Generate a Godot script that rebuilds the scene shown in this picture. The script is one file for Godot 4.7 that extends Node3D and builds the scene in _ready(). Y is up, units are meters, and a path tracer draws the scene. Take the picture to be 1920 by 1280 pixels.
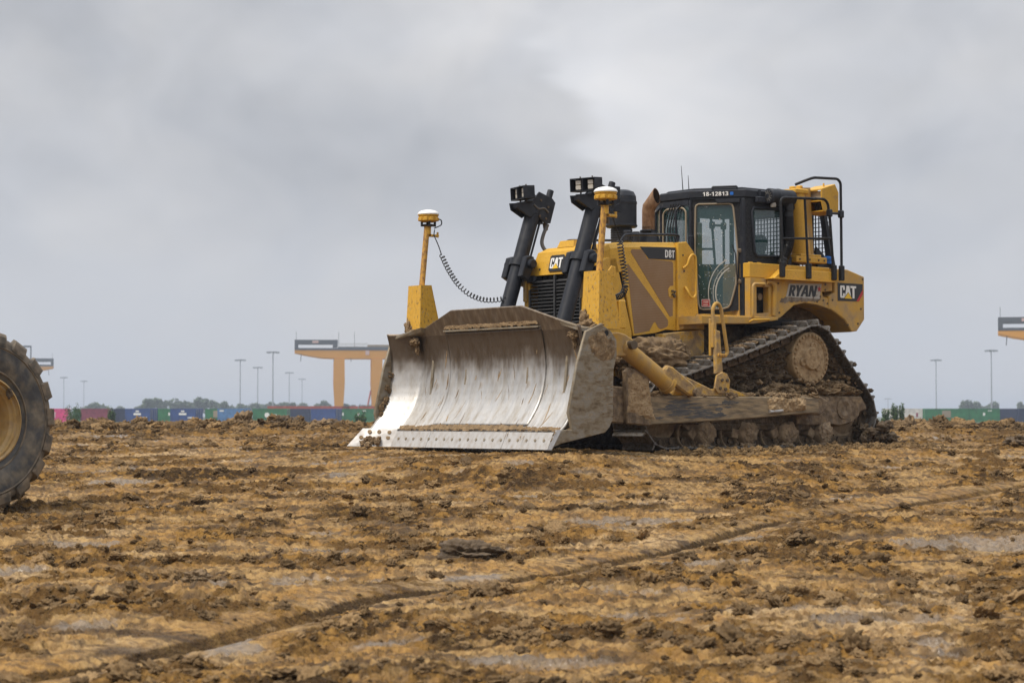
extends Node3D
# A muddy building site: a yellow track-type bulldozer, the wheel of another machine, a container yard far behind. Metres, y up.

var used := {}
var R := RandomNumberGenerator.new()
var M := {}
var dozer: Node3D

func _ready() -> void:
	R.seed = 20240517
	camera_and_light()
	materials()
	build_ground()
	yard_paints()
	build_yard()
	build_dozer()
	build_wheel()

func camera_and_light() -> void:
	var cam := Camera3D.new()
	cam.name = "camera"
	add_child(cam)
	cam.position = Vector3(0, 0.4586, 0)
	cam.rotation_degrees = Vector3(2.078, 0, 0)
	cam.far = 9000.0
	cam.near = 0.1
	var att := CameraAttributesPhysical.new()
	att.frustum_focal_length = 72.34
	att.frustum_focus_distance = 25.5
	att.frustum_near = 0.1
	att.frustum_far = 9000.0
	att.exposure_aperture = 4.2
	cam.attributes = att
	cam.fov = 18.84
	cam.current = true
	var we := WorldEnvironment.new()
	we.name = "world_environment"
	var e := Environment.new()
	e.background_mode = Environment.BG_SKY
	var sky := Sky.new()
	var sm := PanoramaSkyMaterial.new()
	sm.panorama = sky_picture()
	sky.sky_material = sm
	e.sky = sky
	e.background_energy_multiplier = 1.0
	e.tonemap_mode = Environment.TONE_MAPPER_LINEAR
	e.tonemap_exposure = 1.06
	e.fog_enabled = true
	e.fog_density = 0.0004
	e.fog_light_color = Color(0.80, 0.84, 0.90)
	e.sdfgi_enabled = true
	e.ssao_enabled = true
	e.ssil_enabled = true
	we.environment = e
	add_child(we)
	var sun := DirectionalLight3D.new()
	sun.name = "sun"
	sun.light_energy = 0.9
	sun.light_color = Color(1.0, 0.96, 0.9)
	sun.light_angular_distance = 24.0
	sun.shadow_enabled = true
	sun.rotation_degrees = Vector3(-56, -58, 0)
	add_child(sun)

# an overcast sky: a bright high cloud deck, greyer broken cloud low down
func sky_picture() -> ImageTexture:
	var w := 3072
	var h := 1536
	var im := Image.create(w, h, false, Image.FORMAT_RGBF)
	im.fill(Color(0.42, 0.40, 0.38))
	var n := FastNoiseLite.new()
	n.seed = 11
	n.frequency = 1.0
	n.fractal_octaves = 5
	n.fractal_gain = 0.52
	var n2 := FastNoiseLite.new()
	n2.seed = 5
	n2.frequency = 1.0
	n2.fractal_octaves = 3
	for j in h / 2:
		var el := (0.5 - (j + 0.5) / h) * PI
		var step := 1 if el < 0.34 else (2 if el < 0.8 else 4)
		if j % step != 0:
			continue
		var ce := cos(el)
		var se := sin(el)
		var i := 0
		while i < w:
			var az := wrapf((i + 0.5) / w * TAU, -PI, PI)
			var d := Vector3(sin(az) * ce, se, -cos(az) * ce)
			# seen on a cloud layer, flattened towards the horizon
			var p := Vector3(d.x, d.y * 1.45, d.z) * 6.4
			var wx := n2.get_noise_3dv(p * 0.9 + Vector3(7, 3, 1))
			p += Vector3(wx, -wx * 0.4, wx * 0.5) * 0.28
			var v := n.get_noise_3dv(p)
			var v2 := n2.get_noise_3dv(p * 0.45 + Vector3(31, 0, 9))
			var lift := smoothstep(0.0, 0.16, el)
			var fine := n.get_noise_3dv(p * 3.1 + Vector3(2, 8, 5)) if el < 0.34 else 0.0
			var c := 0.775 + lift * (v * 0.17 + v2 * 0.11 + fine * 0.06) + 0.02 * v2
			c += 0.05 * lift * exp(-pow((az - 0.05) / 0.10, 2.0) - pow((el - 0.165) / 0.05, 2.0))
			c -= 0.07 * smoothstep(-0.04, -0.25, az) * smoothstep(0.09, 0.2, el) * smoothstep(-0.9, -0.5, az)
			c -= 0.03 * lift * exp(-pow((az + 0.13) / 0.10, 2.0) - pow((el - 0.105) / 0.035, 2.0))
			# one soft-edged bank of cloud
			var edge := 0.024 + 0.05 * n.get_noise_2d(el * 22.0, 4.0) + (el - 0.15) * -0.35
			var bank := smoothstep(edge + 0.009, edge - 0.009, az) * smoothstep(-0.22, -0.03, az) * smoothstep(0.075, 0.10, el) * smoothstep(0.185, 0.15, el)
			c -= 0.07 * bank
			c += 0.10 * smoothstep(edge - 0.009, edge + 0.009, az) * smoothstep(0.16, 0.03, az) * smoothstep(0.08, 0.12, el) * smoothstep(0.22, 0.16, el)
			var lum := c * (0.755 + 1.35 * smoothstep(0.16, 1.3, el) * se)
			var warm := clampf(v * 0.7 + v2 * 0.5 + 0.25 * lift, -0.5, 0.8)
			var col := Color(0.958 + 0.05 * warm, 0.992, 1.066 - 0.08 * warm) * lum
			for b in step:
				for a in step:
					if i + a < w and j + b < h / 2:
						im.set_pixel(i + a, j + b, col)
			i += step
	return ImageTexture.create_from_image(im)

# ---------------------------------------------------------------- helpers
func lin(r: float, g: float, b: float) -> Color:
	return Color(r, g, b).linear_to_srgb()

func numbered(called: String, parent: Node) -> String:
	var key := str(parent.get_instance_id()) + called
	used[key] = used.get(key, -1) + 1
	return called if used[key] == 0 else "%s_%03d" % [called, used[key]]

func S() -> SurfaceTool:
	var st := SurfaceTool.new()
	st.begin(Mesh.PRIMITIVE_TRIANGLES)
	st.set_smooth_group(-1)
	return st

func put(called: String, st: SurfaceTool, m: Material, parent: Node = self, label := "") -> MeshInstance3D:
	st.generate_normals()
	return put_mesh(called, st.commit(), m, parent, label)

func put_mesh(called: String, mesh: Mesh, m: Material, parent: Node = self, label := "") -> MeshInstance3D:
	var o := MeshInstance3D.new()
	o.name = numbered(called, parent)
	o.mesh = mesh
	o.material_override = m
	if label:
		o.set_meta("label", label)
	parent.add_child(o, true)
	return o

func hold(called: String, parent: Node, at := Vector3.ZERO) -> Node3D:
	var o := Node3D.new()
	o.name = numbered(called, parent)
	o.position = at
	parent.add_child(o, true)
	return o

func tag(o: Node, label: String, category: String, group := "", kind := "") -> Node:
	o.set_meta("label", label)
	if category:
		o.set_meta("category", category)
	if group:
		o.set_meta("group", group)
	if kind:
		o.set_meta("kind", kind)
	return o

# triangles and quads are given anticlockwise as seen from outside
func tri(st: SurfaceTool, a: Vector3, b: Vector3, c: Vector3) -> void:
	st.add_vertex(a)
	st.add_vertex(c)
	st.add_vertex(b)

func quad(st: SurfaceTool, a: Vector3, b: Vector3, c: Vector3, d: Vector3) -> void:
	tri(st, a, b, c)
	tri(st, a, c, d)

func area2(p: PackedVector2Array) -> float:
	var s := 0.0
	for i in p.size():
		s += p[i].cross(p[(i + 1) % p.size()])
	return s * 0.5

func inset(p: PackedVector2Array, d: float) -> PackedVector2Array:
	var o := PackedVector2Array()
	var n := p.size()
	for i in n:
		var e0 := (p[i] - p[(i + n - 1) % n]).normalized()
		var e1 := (p[(i + 1) % n] - p[i]).normalized()
		var n0 := Vector2(-e0.y, e0.x)
		var n1 := Vector2(-e1.y, e1.x)
		var b := (n0 + n1)
		var k := 1.0 + n0.dot(n1)
		o.append(p[i] + b * (d / maxf(k, 0.35)))
	return o

# a polygon in x, y pushed from z0 to z1, its rims chamfered
func prism(st: SurfaceTool, pts: Array, z0: float, z1: float, ch := 0.0, xf := Transform3D()) -> void:
	var p := PackedVector2Array(pts)
	if area2(p) < 0:
		p.reverse()
	var q := inset(p, ch) if ch > 0 else p
	var n := p.size()
	var rings := [[q, z0], [p, z0 + ch], [p, z1 - ch], [q, z1]] if ch > 0 else [[p, z0], [p, z1]]
	for r in rings.size() - 1:
		var a: PackedVector2Array = rings[r][0]
		var b: PackedVector2Array = rings[r + 1][0]
		var za: float = rings[r][1]
		var zb: float = rings[r + 1][1]
		for i in n:
			var j := (i + 1) % n
			quad(st, xf * Vector3(a[i].x, a[i].y, za), xf * Vector3(a[j].x, a[j].y, za), xf * Vector3(b[j].x, b[j].y, zb), xf * Vector3(b[i].x, b[i].y, zb))
	var t := Geometry2D.triangulate_polygon(q)
	for i in t.size() / 3:
		var a := q[t[i * 3]]
		var b := q[t[i * 3 + 1]]
		var c := q[t[i * 3 + 2]]
		if (b - a).cross(c - a) < 0:
			var k := b
			b = c
			c = k
		tri(st, xf * Vector3(a.x, a.y, z1), xf * Vector3(b.x, b.y, z1), xf * Vector3(c.x, c.y, z1))
		tri(st, xf * Vector3(a.x, a.y, z0), xf * Vector3(c.x, c.y, z0), xf * Vector3(b.x, b.y, z0))

func rect(x0: float, y0: float, x1: float, y1: float, c := 0.0) -> Array:
	if c <= 0:
		return [Vector2(x0, y0), Vector2(x1, y0), Vector2(x1, y1), Vector2(x0, y1)]
	return [Vector2(x0 + c, y0), Vector2(x1 - c, y0), Vector2(x1, y0 + c), Vector2(x1, y1 - c), Vector2(x1 - c, y1), Vector2(x0 + c, y1), Vector2(x0, y1 - c), Vector2(x0, y0 + c)]

func box(st: SurfaceTool, c: Vector3, s: Vector3, ch := 0.008, b := Basis()) -> void:
	prism(st, rect(-s.x / 2, -s.y / 2, s.x / 2, s.y / 2, ch), -s.z / 2, s.z / 2, ch, Transform3D(b, c))

# box from corner to corner
func boxc(st: SurfaceTool, a: Vector3, b: Vector3, ch := 0.008) -> void:
	box(st, (a + b) / 2, (b - a).abs(), ch)

# eight corners: four of the bottom and four of the top, each going round anticlockwise seen from above
func hexa(st: SurfaceTool, b: Array, t: Array) -> void:
	for i in 4:
		var j := (i + 1) % 4
		quad(st, b[i], b[j], t[j], t[i])
	quad(st, t[0], t[1], t[2], t[3])
	quad(st, b[3], b[2], b[1], b[0])

func loft(st: SurfaceTool, rings: Array, smooth := true, caps := true, sheet := false) -> void:
	st.set_smooth_group(1 if smooth else -1)
	for r in rings.size() - 1:
		var a: PackedVector3Array = rings[r]
		var b: PackedVector3Array = rings[r + 1]
		var n := a.size()
		for i in n:
			var j := (i + 1) % n
			quad(st, a[i], a[j], b[j], b[i])
	st.set_smooth_group(-1)
	if caps:
		for e in 2:
			var ring: PackedVector3Array = rings[0] if e == 0 else rings[-1]
			if sheet:
				# a thin curved sheet: its end is a strip between the two faces
				var n := ring.size()
				for i in n / 2 - 1:
					if e == 0:
						quad(st, ring[i], ring[n - 1 - i], ring[n - 2 - i], ring[i + 1])
					else:
						quad(st, ring[i + 1], ring[n - 2 - i], ring[n - 1 - i], ring[i])
				continue
			for i in range(1, ring.size() - 1):
				if e == 0:
					tri(st, ring[0], ring[i + 1], ring[i])
				else:
					tri(st, ring[0], ring[i], ring[i + 1])

# a bent line with its corners rounded
func bent(p: Array, rad: float, seg := 5) -> PackedVector3Array:
	var o := PackedVector3Array([p[0]])
	for i in range(1, p.size() - 1):
		var a: Vector3 = p[i - 1]
		var b: Vector3 = p[i]
		var c: Vector3 = p[i + 1]
		var l := minf(rad, minf(a.distance_to(b), b.distance_to(c)) * 0.48)
		var s := b + (a - b).normalized() * l
		var e := b + (c - b).normalized() * l
		for k in seg + 1:
			var t := float(k) / seg
			o.append(s.lerp(b, t).lerp(b.lerp(e, t), t))
	o.append(p[-1])
	return o

func tube(st: SurfaceTool, p: PackedVector3Array, r: float, n := 8, r_end := -1.0) -> void:
	var rings := []
	var up := Vector3.UP
	var t0 := (p[1] - p[0]).normalized()
	if absf(t0.dot(up)) > 0.9:
		up = Vector3.RIGHT
	for i in p.size():
		var t := (p[mini(i + 1, p.size() - 1)] - p[maxi(i - 1, 0)]).normalized()
		var s := t.cross(up).normalized()
		up = s.cross(t).normalized()
		var ring := PackedVector3Array()
		var rr := r if r_end < 0 else lerpf(r, r_end, float(i) / (p.size() - 1))
		for k in n:
			var a := -TAU * k / n
			ring.append(p[i] + (s * cos(a) - up * sin(a)) * rr)
		rings.append(ring)
	loft(st, rings, true, true)

func rod(st: SurfaceTool, a: Vector3, b: Vector3, r: float, n := 10, r_end := -1.0) -> void:
	tube(st, PackedVector3Array([a, b]), r, n, r_end)

# a profile of (radius, height) spun about the y axis of xf; every segment of it keeps crisp edges
func lathe(st: SurfaceTool, prof: Array, xf := Transform3D(), n := 24, crisp := true) -> void:
	for k in prof.size() - 1:
		var a: Vector2 = prof[k]
		var b: Vector2 = prof[k + 1]
		st.set_smooth_group(k + 2 if crisp else 2)
		for i in n:
			var t0 := TAU * i / n
			var t1 := TAU * (i + 1) / n
			var p := func(q: Vector2, t: float) -> Vector3: return xf * Vector3(q.x * cos(t), q.y, -q.x * sin(t))
			if a.x < 1e-6:
				tri(st, p.call(a, t0), p.call(b, t1), p.call(b, t0))
			elif b.x < 1e-6:
				tri(st, p.call(a, t0), p.call(a, t1), p.call(b, t0))
			else:
				quad(st, p.call(a, t0), p.call(a, t1), p.call(b, t1), p.call(b, t0))
	st.set_smooth_group(-1)

# a ring-shaped plate: the outer outline less the inner one
func ringplate(st: SurfaceTool, outer: Array, inner: Array, z0: float, z1: float, xf := Transform3D()) -> void:
	var c := Vector2.ZERO
	for q in inner:
		c += q
	c /= inner.size()
	var ang := []
	for q in outer + inner:
		ang.append((q - c).angle())
	ang.sort()
	var cast := func(poly: Array, a: float) -> Vector2:
		var d := Vector2.from_angle(a)
		var best := 1e9
		for i in poly.size():
			var hit = Geometry2D.segment_intersects_segment(c, c + d * 50.0, poly[i] - (poly[(i + 1) % poly.size()] - poly[i]) * 1e-4, poly[(i + 1) % poly.size()] + (poly[(i + 1) % poly.size()] - poly[i]) * 1e-4)
			if hit != null:
				best = minf(best, c.distance_to(hit))
		return c + d * best
	var n := ang.size()
	for i in n:
		var a: float = ang[i]
		var b: float = ang[(i + 1) % n]
		if absf(a - b) < 1e-5:
			continue
		var o0: Vector2 = cast.call(outer, a)
		var o1: Vector2 = cast.call(outer, b)
		var i0: Vector2 = cast.call(inner, a)
		var i1: Vector2 = cast.call(inner, b)
		var f := func(q: Vector2, z: float) -> Vector3: return xf * Vector3(q.x, q.y, z)
		quad(st, f.call(i0, z1), f.call(o0, z1), f.call(o1, z1), f.call(i1, z1))
		quad(st, f.call(o0, z0), f.call(i0, z0), f.call(i1, z0), f.call(o1, z0))
		quad(st, f.call(o0, z1), f.call(o0, z0), f.call(o1, z0), f.call(o1, z1))
		quad(st, f.call(i1, z1), f.call(i1, z0), f.call(i0, z0), f.call(i0, z1))

func ico(sub: int) -> Array:
	var g := (1.0 + sqrt(5.0)) / 2.0
	var v := [Vector3(-1, g, 0), Vector3(1, g, 0), Vector3(-1, -g, 0), Vector3(1, -g, 0), Vector3(0, -1, g), Vector3(0, 1, g), Vector3(0, -1, -g), Vector3(0, 1, -g), Vector3(g, 0, -1), Vector3(g, 0, 1), Vector3(-g, 0, -1), Vector3(-g, 0, 1)]
	var f := [[0, 11, 5], [0, 5, 1], [0, 1, 7], [0, 7, 10], [0, 10, 11], [1, 5, 9], [5, 11, 4], [11, 10, 2], [10, 7, 6], [7, 1, 8], [3, 9, 4], [3, 4, 2], [3, 2, 6], [3, 6, 8], [3, 8, 9], [4, 9, 5], [2, 4, 11], [6, 2, 10], [8, 6, 7], [9, 8, 1]]
	for i in v.size():
		v[i] = v[i].normalized()
	for s in sub:
		var mid := {}
		var g2 := []
		for t in f:
			var m := []
			for k in 3:
				var a: int = t[k]
				var b: int = t[(k + 1) % 3]
				var key := Vector2i(mini(a, b), maxi(a, b))
				if not mid.has(key):
					mid[key] = v.size()
					v.append(((v[a] + v[b]) / 2).normalized())
				m.append(mid[key])
			g2 += [[t[0], m[0], m[2]], [t[1], m[1], m[0]], [t[2], m[2], m[1]], m]
		f = g2
	return [v, f]

var lump_noise: FastNoiseLite
# a ragged lump of earth
func lump(st: SurfaceTool, c: Vector3, s: Vector3, sub: int, rough: float, sd: int, smooth := false) -> void:
	if lump_noise == null:
		lump_noise = FastNoiseLite.new()
		lump_noise.frequency = 0.9
		lump_noise.fractal_octaves = 4
		lump_noise.fractal_gain = 0.6
	var g := ico(sub)
	var v: Array = g[0]
	var o := []
	for p: Vector3 in v:
		var k := 1.0 + rough * lump_noise.get_noise_3dv(p * 1.6 + Vector3(sd * 13.7, sd * 3.1, 0)) * 1.6
		o.append(c + p * k * s)
	st.set_smooth_group(3 if smooth else -1)
	for t in g[1]:
		tri(st, o[t[0]], o[t[1]], o[t[2]])
	st.set_smooth_group(-1)

# a skin of caked mud over the outline given in x, y; it bulges towards +z of xf
func mudskin(st: SurfaceTool, outline: Array, z0: float, cell: float, amp: float, sd: int, hole := Vector3.ZERO, xf := Transform3D(), rim := 0.05, freq := 4.5) -> void:
	var n := FastNoiseLite.new()
	n.seed = sd
	n.frequency = freq
	n.fractal_octaves = 5
	n.fractal_gain = 0.58
	var p := PackedVector2Array(outline)
	var lo := p[0]
	var hi := p[0]
	for q in p:
		lo = lo.min(q)
		hi = hi.max(q)
	var nx := int((hi.x - lo.x) / cell) + 1
	var ny := int((hi.y - lo.y) / cell) + 1
	var zz := {}
	for j in ny + 1:
		for i in nx + 1:
			var q := lo + Vector2(i, j) * cell
			var w := Vector2(n.get_noise_2d(q.x * 1.7 + 9, q.y * 1.7), n.get_noise_2d(q.x * 1.7, q.y * 1.7 + 40)) * cell * 2.2
			var inside := Geometry2D.is_point_in_polygon(q + w, p)
			if hole.z > 0 and (q - Vector2(hole.x, hole.y)).length() < hole.z:
				inside = false
			if not inside:
				continue
			var d := 1e9
			for k in p.size():
				d = minf(d, (Geometry2D.get_closest_point_to_segment(q, p[k], p[(k + 1) % p.size()]) - q).length())
			var h := z0 + amp * (0.55 + n.get_noise_2d(q.x, q.y) * 1.3 + absf(n.get_noise_2d(q.x * 2.3 + 50, q.y * 2.3)) * 0.9) * smoothstep(-0.01, rim, d)
			zz[Vector2i(i, j)] = xf * Vector3(q.x + w.x * 0.3, q.y + w.y * 0.3, h)
	for j in ny:
		for i in nx:
			var a := Vector2i(i, j)
			var b := Vector2i(i + 1, j)
			var c := Vector2i(i + 1, j + 1)
			var d := Vector2i(i, j + 1)
			if zz.has(a) and zz.has(b) and zz.has(c):
				tri(st, zz[a], zz[b], zz[c])
			if zz.has(a) and zz.has(c) and zz.has(d):
				tri(st, zz[a], zz[c], zz[d])

func text(called: String, s: String, parent: Node, xf: Transform3D, w: float, h: float, m: Material, bold := true, depth := 0.004) -> void:
	var t := TextMesh.new()
	var f := SystemFont.new()
	f.font_names = PackedStringArray(["Droid Sans"])
	f.font_weight = 700 if bold else 400
	t.font = f
	t.font_size = 64
	t.pixel_size = 0.01
	t.depth = depth
	t.text = s
	var bb := t.get_aabb()
	var k := Vector3(w / bb.size.x, h / bb.size.y, 1)
	var o := put_mesh(called, t, m, parent)
	o.transform = xf * Transform3D(Basis.from_scale(k), Vector3(-(bb.position.x + bb.size.x / 2) * k.x, -(bb.position.y + bb.size.y / 2) * k.y, depth / 2))

# ---------------------------------------------------------------- materials
func noisy(sd: int, freq: float, stops: Array, size := 512, oct := 5, kind := FastNoiseLite.TYPE_SIMPLEX_SMOOTH) -> NoiseTexture2D:
	var n := FastNoiseLite.new()
	n.noise_type = kind
	n.seed = sd
	n.frequency = freq
	n.fractal_octaves = oct
	n.fractal_gain = 0.55
	var t := NoiseTexture2D.new()
	t.width = size
	t.height = size
	t.seamless = true
	t.noise = n
	if stops:
		var g := Gradient.new()
		var at := PackedFloat32Array()
		var cs := PackedColorArray()
		for s in stops:
			at.append(s[0])
			cs.append(s[1])
		g.offsets = at
		g.colors = cs
		t.color_ramp = g
	return t

func grey(v: float) -> Color:
	return Color(v, v, v)

func tex_mat(called: String, sd: int, freq: float, stops: Array, rough: Array, scale := Vector3.ONE * 0.6, metal := 0.0, bump := 0.0, bump_tex: Texture2D = null, spec := 0.5) -> StandardMaterial3D:
	var m := StandardMaterial3D.new()
	m.resource_name = called
	m.albedo_texture = noisy(sd, freq, stops)
	m.uv1_triplanar = true
	m.uv1_scale = scale
	m.metallic = metal
	m.metallic_specular = spec
	m.roughness = 1.0
	if rough.is_empty():
		pass
	elif rough.size() == 1:
		m.roughness = rough[0]
	else:
		m.roughness_texture = noisy(sd, freq, [[0.3, grey(rough[0])], [0.7, grey(rough[1])]], 256)
	if bump > 0:
		m.heightmap_enabled = true
		m.heightmap_scale = bump
		m.heightmap_texture = bump_tex
	M[called] = m
	return m

func plain(called: String, c: Color, rough := 0.6, metal := 0.0) -> StandardMaterial3D:
	var m := StandardMaterial3D.new()
	m.resource_name = called
	m.albedo_color = c
	m.roughness = rough
	m.metallic = metal
	M[called] = m
	return m

func materials() -> void:
	var grain := noisy(3, 0.05, [[0.0, grey(0)], [1.0, grey(1)]], 512, 6)
	var crumbs := noisy(4, 0.022, [[0.0, grey(0)], [1.0, grey(1)]], 512, 6)
	var yel := lin(0.64, 0.365, 0.035)
	var yel2 := lin(0.57, 0.315, 0.032)
	var dust := lin(0.50, 0.33, 0.115)
	var mudl := lin(0.30, 0.205, 0.108)
	var mudm := lin(0.17, 0.11, 0.055)
	var mudd := lin(0.075, 0.05, 0.027)
	# clean, dusty and caked paint
	tex_mat("paint", 21, 0.012, [[0.0, yel2], [0.45, yel], [0.72, yel], [0.86, lin(0.52, 0.30, 0.06)], [1.0, dust]], [0.38, 0.6], Vector3.ONE * 0.55)
	tex_mat("paint_dusty", 22, 0.014, [[0.0, yel2], [0.22, lin(0.55, 0.315, 0.045)], [0.45, lin(0.50, 0.30, 0.07)], [0.65, lin(0.45, 0.285, 0.095)], [0.85, lin(0.38, 0.25, 0.105)], [1.0, mudl]], [0.5, 0.8], Vector3.ONE * 0.6)
	tex_mat("paint_muddy", 23, 0.016, [[0.0, mudm], [0.28, mudl], [0.45, lin(0.36, 0.235, 0.10)], [0.62, dust], [0.8, yel2], [1.0, mudl]], [0.6, 0.9], Vector3.ONE * 0.7, 0.0, 0.5, crumbs)
	tex_mat("paint_chipped", 24, 0.045, [[0.0, lin(0.10, 0.065, 0.035)], [0.2, lin(0.26, 0.155, 0.05)], [0.32, yel2], [0.66, yel], [0.8, dust], [0.92, lin(0.34, 0.215, 0.09)], [1.0, lin(0.16, 0.10, 0.05)]], [0.45, 0.75], Vector3(0.9, 0.5, 0.9))
	tex_mat("paint_rust", 25, 0.035, [[0.0, lin(0.10, 0.05, 0.025)], [0.33, lin(0.26, 0.13, 0.045)], [0.5, lin(0.50, 0.27, 0.06)], [0.8, yel], [1.0, lin(0.3, 0.17, 0.07)]], [0.5, 0.85], Vector3(1.6, 0.6, 1.6))
	tex_mat("black", 26, 0.02, [[0.0, lin(0.010, 0.012, 0.017)], [0.6, lin(0.019, 0.022, 0.030)], [0.88, lin(0.03, 0.031, 0.035)], [1.0, lin(0.09, 0.07, 0.05)]], [0.34, 0.6], Vector3.ONE * 0.7, 0.0, 0.0, null, 0.4)
	tex_mat("black_splashed", 27, 0.10, [[0.0, lin(0.008, 0.009, 0.011)], [0.70, lin(0.014, 0.015, 0.018)], [0.80, lin(0.03, 0.027, 0.024)], [0.87, lin(0.22, 0.175, 0.12)], [1.0, lin(0.3, 0.24, 0.16)]], [0.4, 0.75], Vector3.ONE * 0.8, 0.0, 0.0, null, 0.4)
	tex_mat("grille", 28, 0.02, [[0.0, lin(0.03, 0.03, 0.032)], [0.7, lin(0.05, 0.05, 0.052)], [1.0, lin(0.11, 0.10, 0.085)]], [0.4, 0.6])
	tex_mat("bare_steel", 39, 0.018, [[0.0, lin(0.05, 0.05, 0.053)], [0.4, lin(0.075, 0.076, 0.08)], [0.66, lin(0.12, 0.11, 0.098)], [0.9, lin(0.20, 0.16, 0.11)], [1.0, lin(0.28, 0.21, 0.13)]], [0.3, 0.6], Vector3(0.5, 3.0, 0.8), 0.3)
	plain("soot_shade", lin(0.035, 0.022, 0.015), 0.9)  # sooty lining, darkened further for the shade inside the pipe mouth
	plain("dark", lin(0.008, 0.008, 0.009), 0.8)
	# fine splashes of mud over the paint
	var specks := noisy(64, 0.16, [[0.0, grey(1)], [0.70, grey(1)], [0.77, lin(0.55, 0.42, 0.30)], [0.86, lin(0.30, 0.22, 0.14)], [1.0, lin(0.22, 0.15, 0.09)]], 512, 3)
	for q in ["paint", "paint_dusty", "paint_muddy"]:
		var pm: StandardMaterial3D = M[q]
		pm.detail_enabled = true
		pm.detail_blend_mode = BaseMaterial3D.BLEND_MODE_MUL
		pm.detail_uv_layer = BaseMaterial3D.DETAIL_UV_2
		pm.detail_albedo = specks
		pm.uv2_triplanar = true
		pm.uv2_scale = Vector3.ONE * (0.7 if q == "paint" else 1.1)
	# polished and rusty steel of the blade
	var st := tex_mat("steel", 31, 0.011, [[0.0, lin(0.34, 0.29, 0.22)], [0.22, lin(0.48, 0.45, 0.41)], [0.5, lin(0.56, 0.55, 0.535)], [0.8, lin(0.59, 0.585, 0.58)], [0.93, lin(0.45, 0.39, 0.32)], [1.0, lin(0.30, 0.225, 0.14)]], [], Vector3(1.1, 0.34, 1.1), 0.85, 0.12, grain)
	st.roughness_texture = noisy(36, 0.02, [[0.25, grey(0.42)], [0.75, grey(0.58)]], 512)
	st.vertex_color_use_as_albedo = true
	st.metallic_texture = null
	st.detail_enabled = true
	st.detail_blend_mode = BaseMaterial3D.BLEND_MODE_MUL
	st.detail_uv_layer = BaseMaterial3D.DETAIL_UV_2
	st.detail_albedo = noisy(37, 0.03, [[0.0, lin(0.5, 0.44, 0.36)], [0.16, lin(0.84, 0.82, 0.78)], [0.30, grey(1)], [0.84, grey(1)], [0.94, lin(0.85, 0.83, 0.79)], [1.0, lin(0.62, 0.54, 0.44)]], 512, 4)
	st.uv2_triplanar = true
	st.uv2_scale = Vector3(3.2, 0.42, 3.2)
	tex_mat("steel_edge", 32, 0.02, [[0.0, lin(0.30, 0.22, 0.14)], [0.2, lin(0.42, 0.39, 0.36)], [0.55, lin(0.50, 0.49, 0.48)], [0.85, lin(0.52, 0.515, 0.51)], [0.93, lin(0.40, 0.32, 0.22)], [1.0, lin(0.28, 0.19, 0.11)]], [0.55, 0.75], Vector3(1.0, 0.8, 1.0), 0.85)
	tex_mat("steel_brown", 33, 0.013, [[0.0, lin(0.10, 0.07, 0.045)], [0.35, lin(0.165, 0.125, 0.088)], [0.65, lin(0.22, 0.175, 0.13)], [0.85, lin(0.31, 0.26, 0.20)], [1.0, lin(0.42, 0.36, 0.27)]], [0.4, 0.7], Vector3(1.4, 0.5, 1.4), 0.45)
	tex_mat("steel_mud", 34, 0.012, [[0.0, lin(0.10, 0.07, 0.042)], [0.25, lin(0.19, 0.145, 0.09)], [0.5, lin(0.255, 0.21, 0.145)], [0.75, lin(0.26, 0.235, 0.195)], [0.9, lin(0.30, 0.24, 0.16)], [1.0, lin(0.17, 0.12, 0.07)]], [0.4, 0.75], Vector3(0.8, 1.3, 0.8), 0.3, 0.3, crumbs)
	tex_mat("track_steel", 35, 0.022, [[0.0, mudd], [0.30, lin(0.11, 0.085, 0.06)], [0.45, lin(0.15, 0.14, 0.13)], [0.62, lin(0.20, 0.195, 0.19)], [0.75, lin(0.14, 0.11, 0.08)], [1.0, mudm]], [0.35, 0.7], Vector3.ONE * 0.9, 0.4)
	tex_mat("arm_steel", 38, 0.016, [[0.0, lin(0.13, 0.10, 0.065)], [0.35, lin(0.21, 0.16, 0.10)], [0.6, lin(0.29, 0.215, 0.125)], [0.85, lin(0.34, 0.255, 0.15)], [1.0, lin(0.22, 0.15, 0.08)]], [0.6, 0.9], Vector3(0.4, 2.0, 0.8), 0.1, 0.35, crumbs)
	# mud
	tex_mat("mud", 41, 0.02, [[0.0, mudd], [0.35, mudm], [0.6, lin(0.22, 0.148, 0.076)], [0.8, mudl], [1.0, lin(0.36, 0.24, 0.12)]], [0.95, 0.75], Vector3.ONE * 0.8, 0.0, 2.0, crumbs)
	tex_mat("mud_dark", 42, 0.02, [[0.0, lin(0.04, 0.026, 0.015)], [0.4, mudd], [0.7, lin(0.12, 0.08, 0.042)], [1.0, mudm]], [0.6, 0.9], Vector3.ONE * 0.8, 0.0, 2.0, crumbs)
	tex_mat("mud_tan", 43, 0.02, [[0.0, mudm], [0.3, lin(0.27, 0.18, 0.09)], [0.6, lin(0.36, 0.25, 0.135)], [1.0, lin(0.43, 0.32, 0.19)]], [0.9, 0.7], Vector3.ONE * 0.9, 0.0, 1.2, crumbs)
	tex_mat("mud_frame", 44, 0.018, [[0.0, mudd], [0.3, lin(0.12, 0.082, 0.047)], [0.55, lin(0.185, 0.13, 0.078)], [0.8, lin(0.24, 0.17, 0.095)], [1.0, lin(0.33, 0.22, 0.11)]], [0.55, 0.9], Vector3.ONE * 0.8, 0.0, 1.0, crumbs)
	tex_mat("mud_roller", 45, 0.02, [[0.0, mudm], [0.3, lin(0.20, 0.14, 0.085)], [0.55, lin(0.28, 0.20, 0.12)], [0.8, lin(0.33, 0.245, 0.15)], [1.0, lin(0.40, 0.29, 0.17)]], [0.7, 0.9], Vector3.ONE * 0.9, 0.0, 1.0, crumbs)
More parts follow.
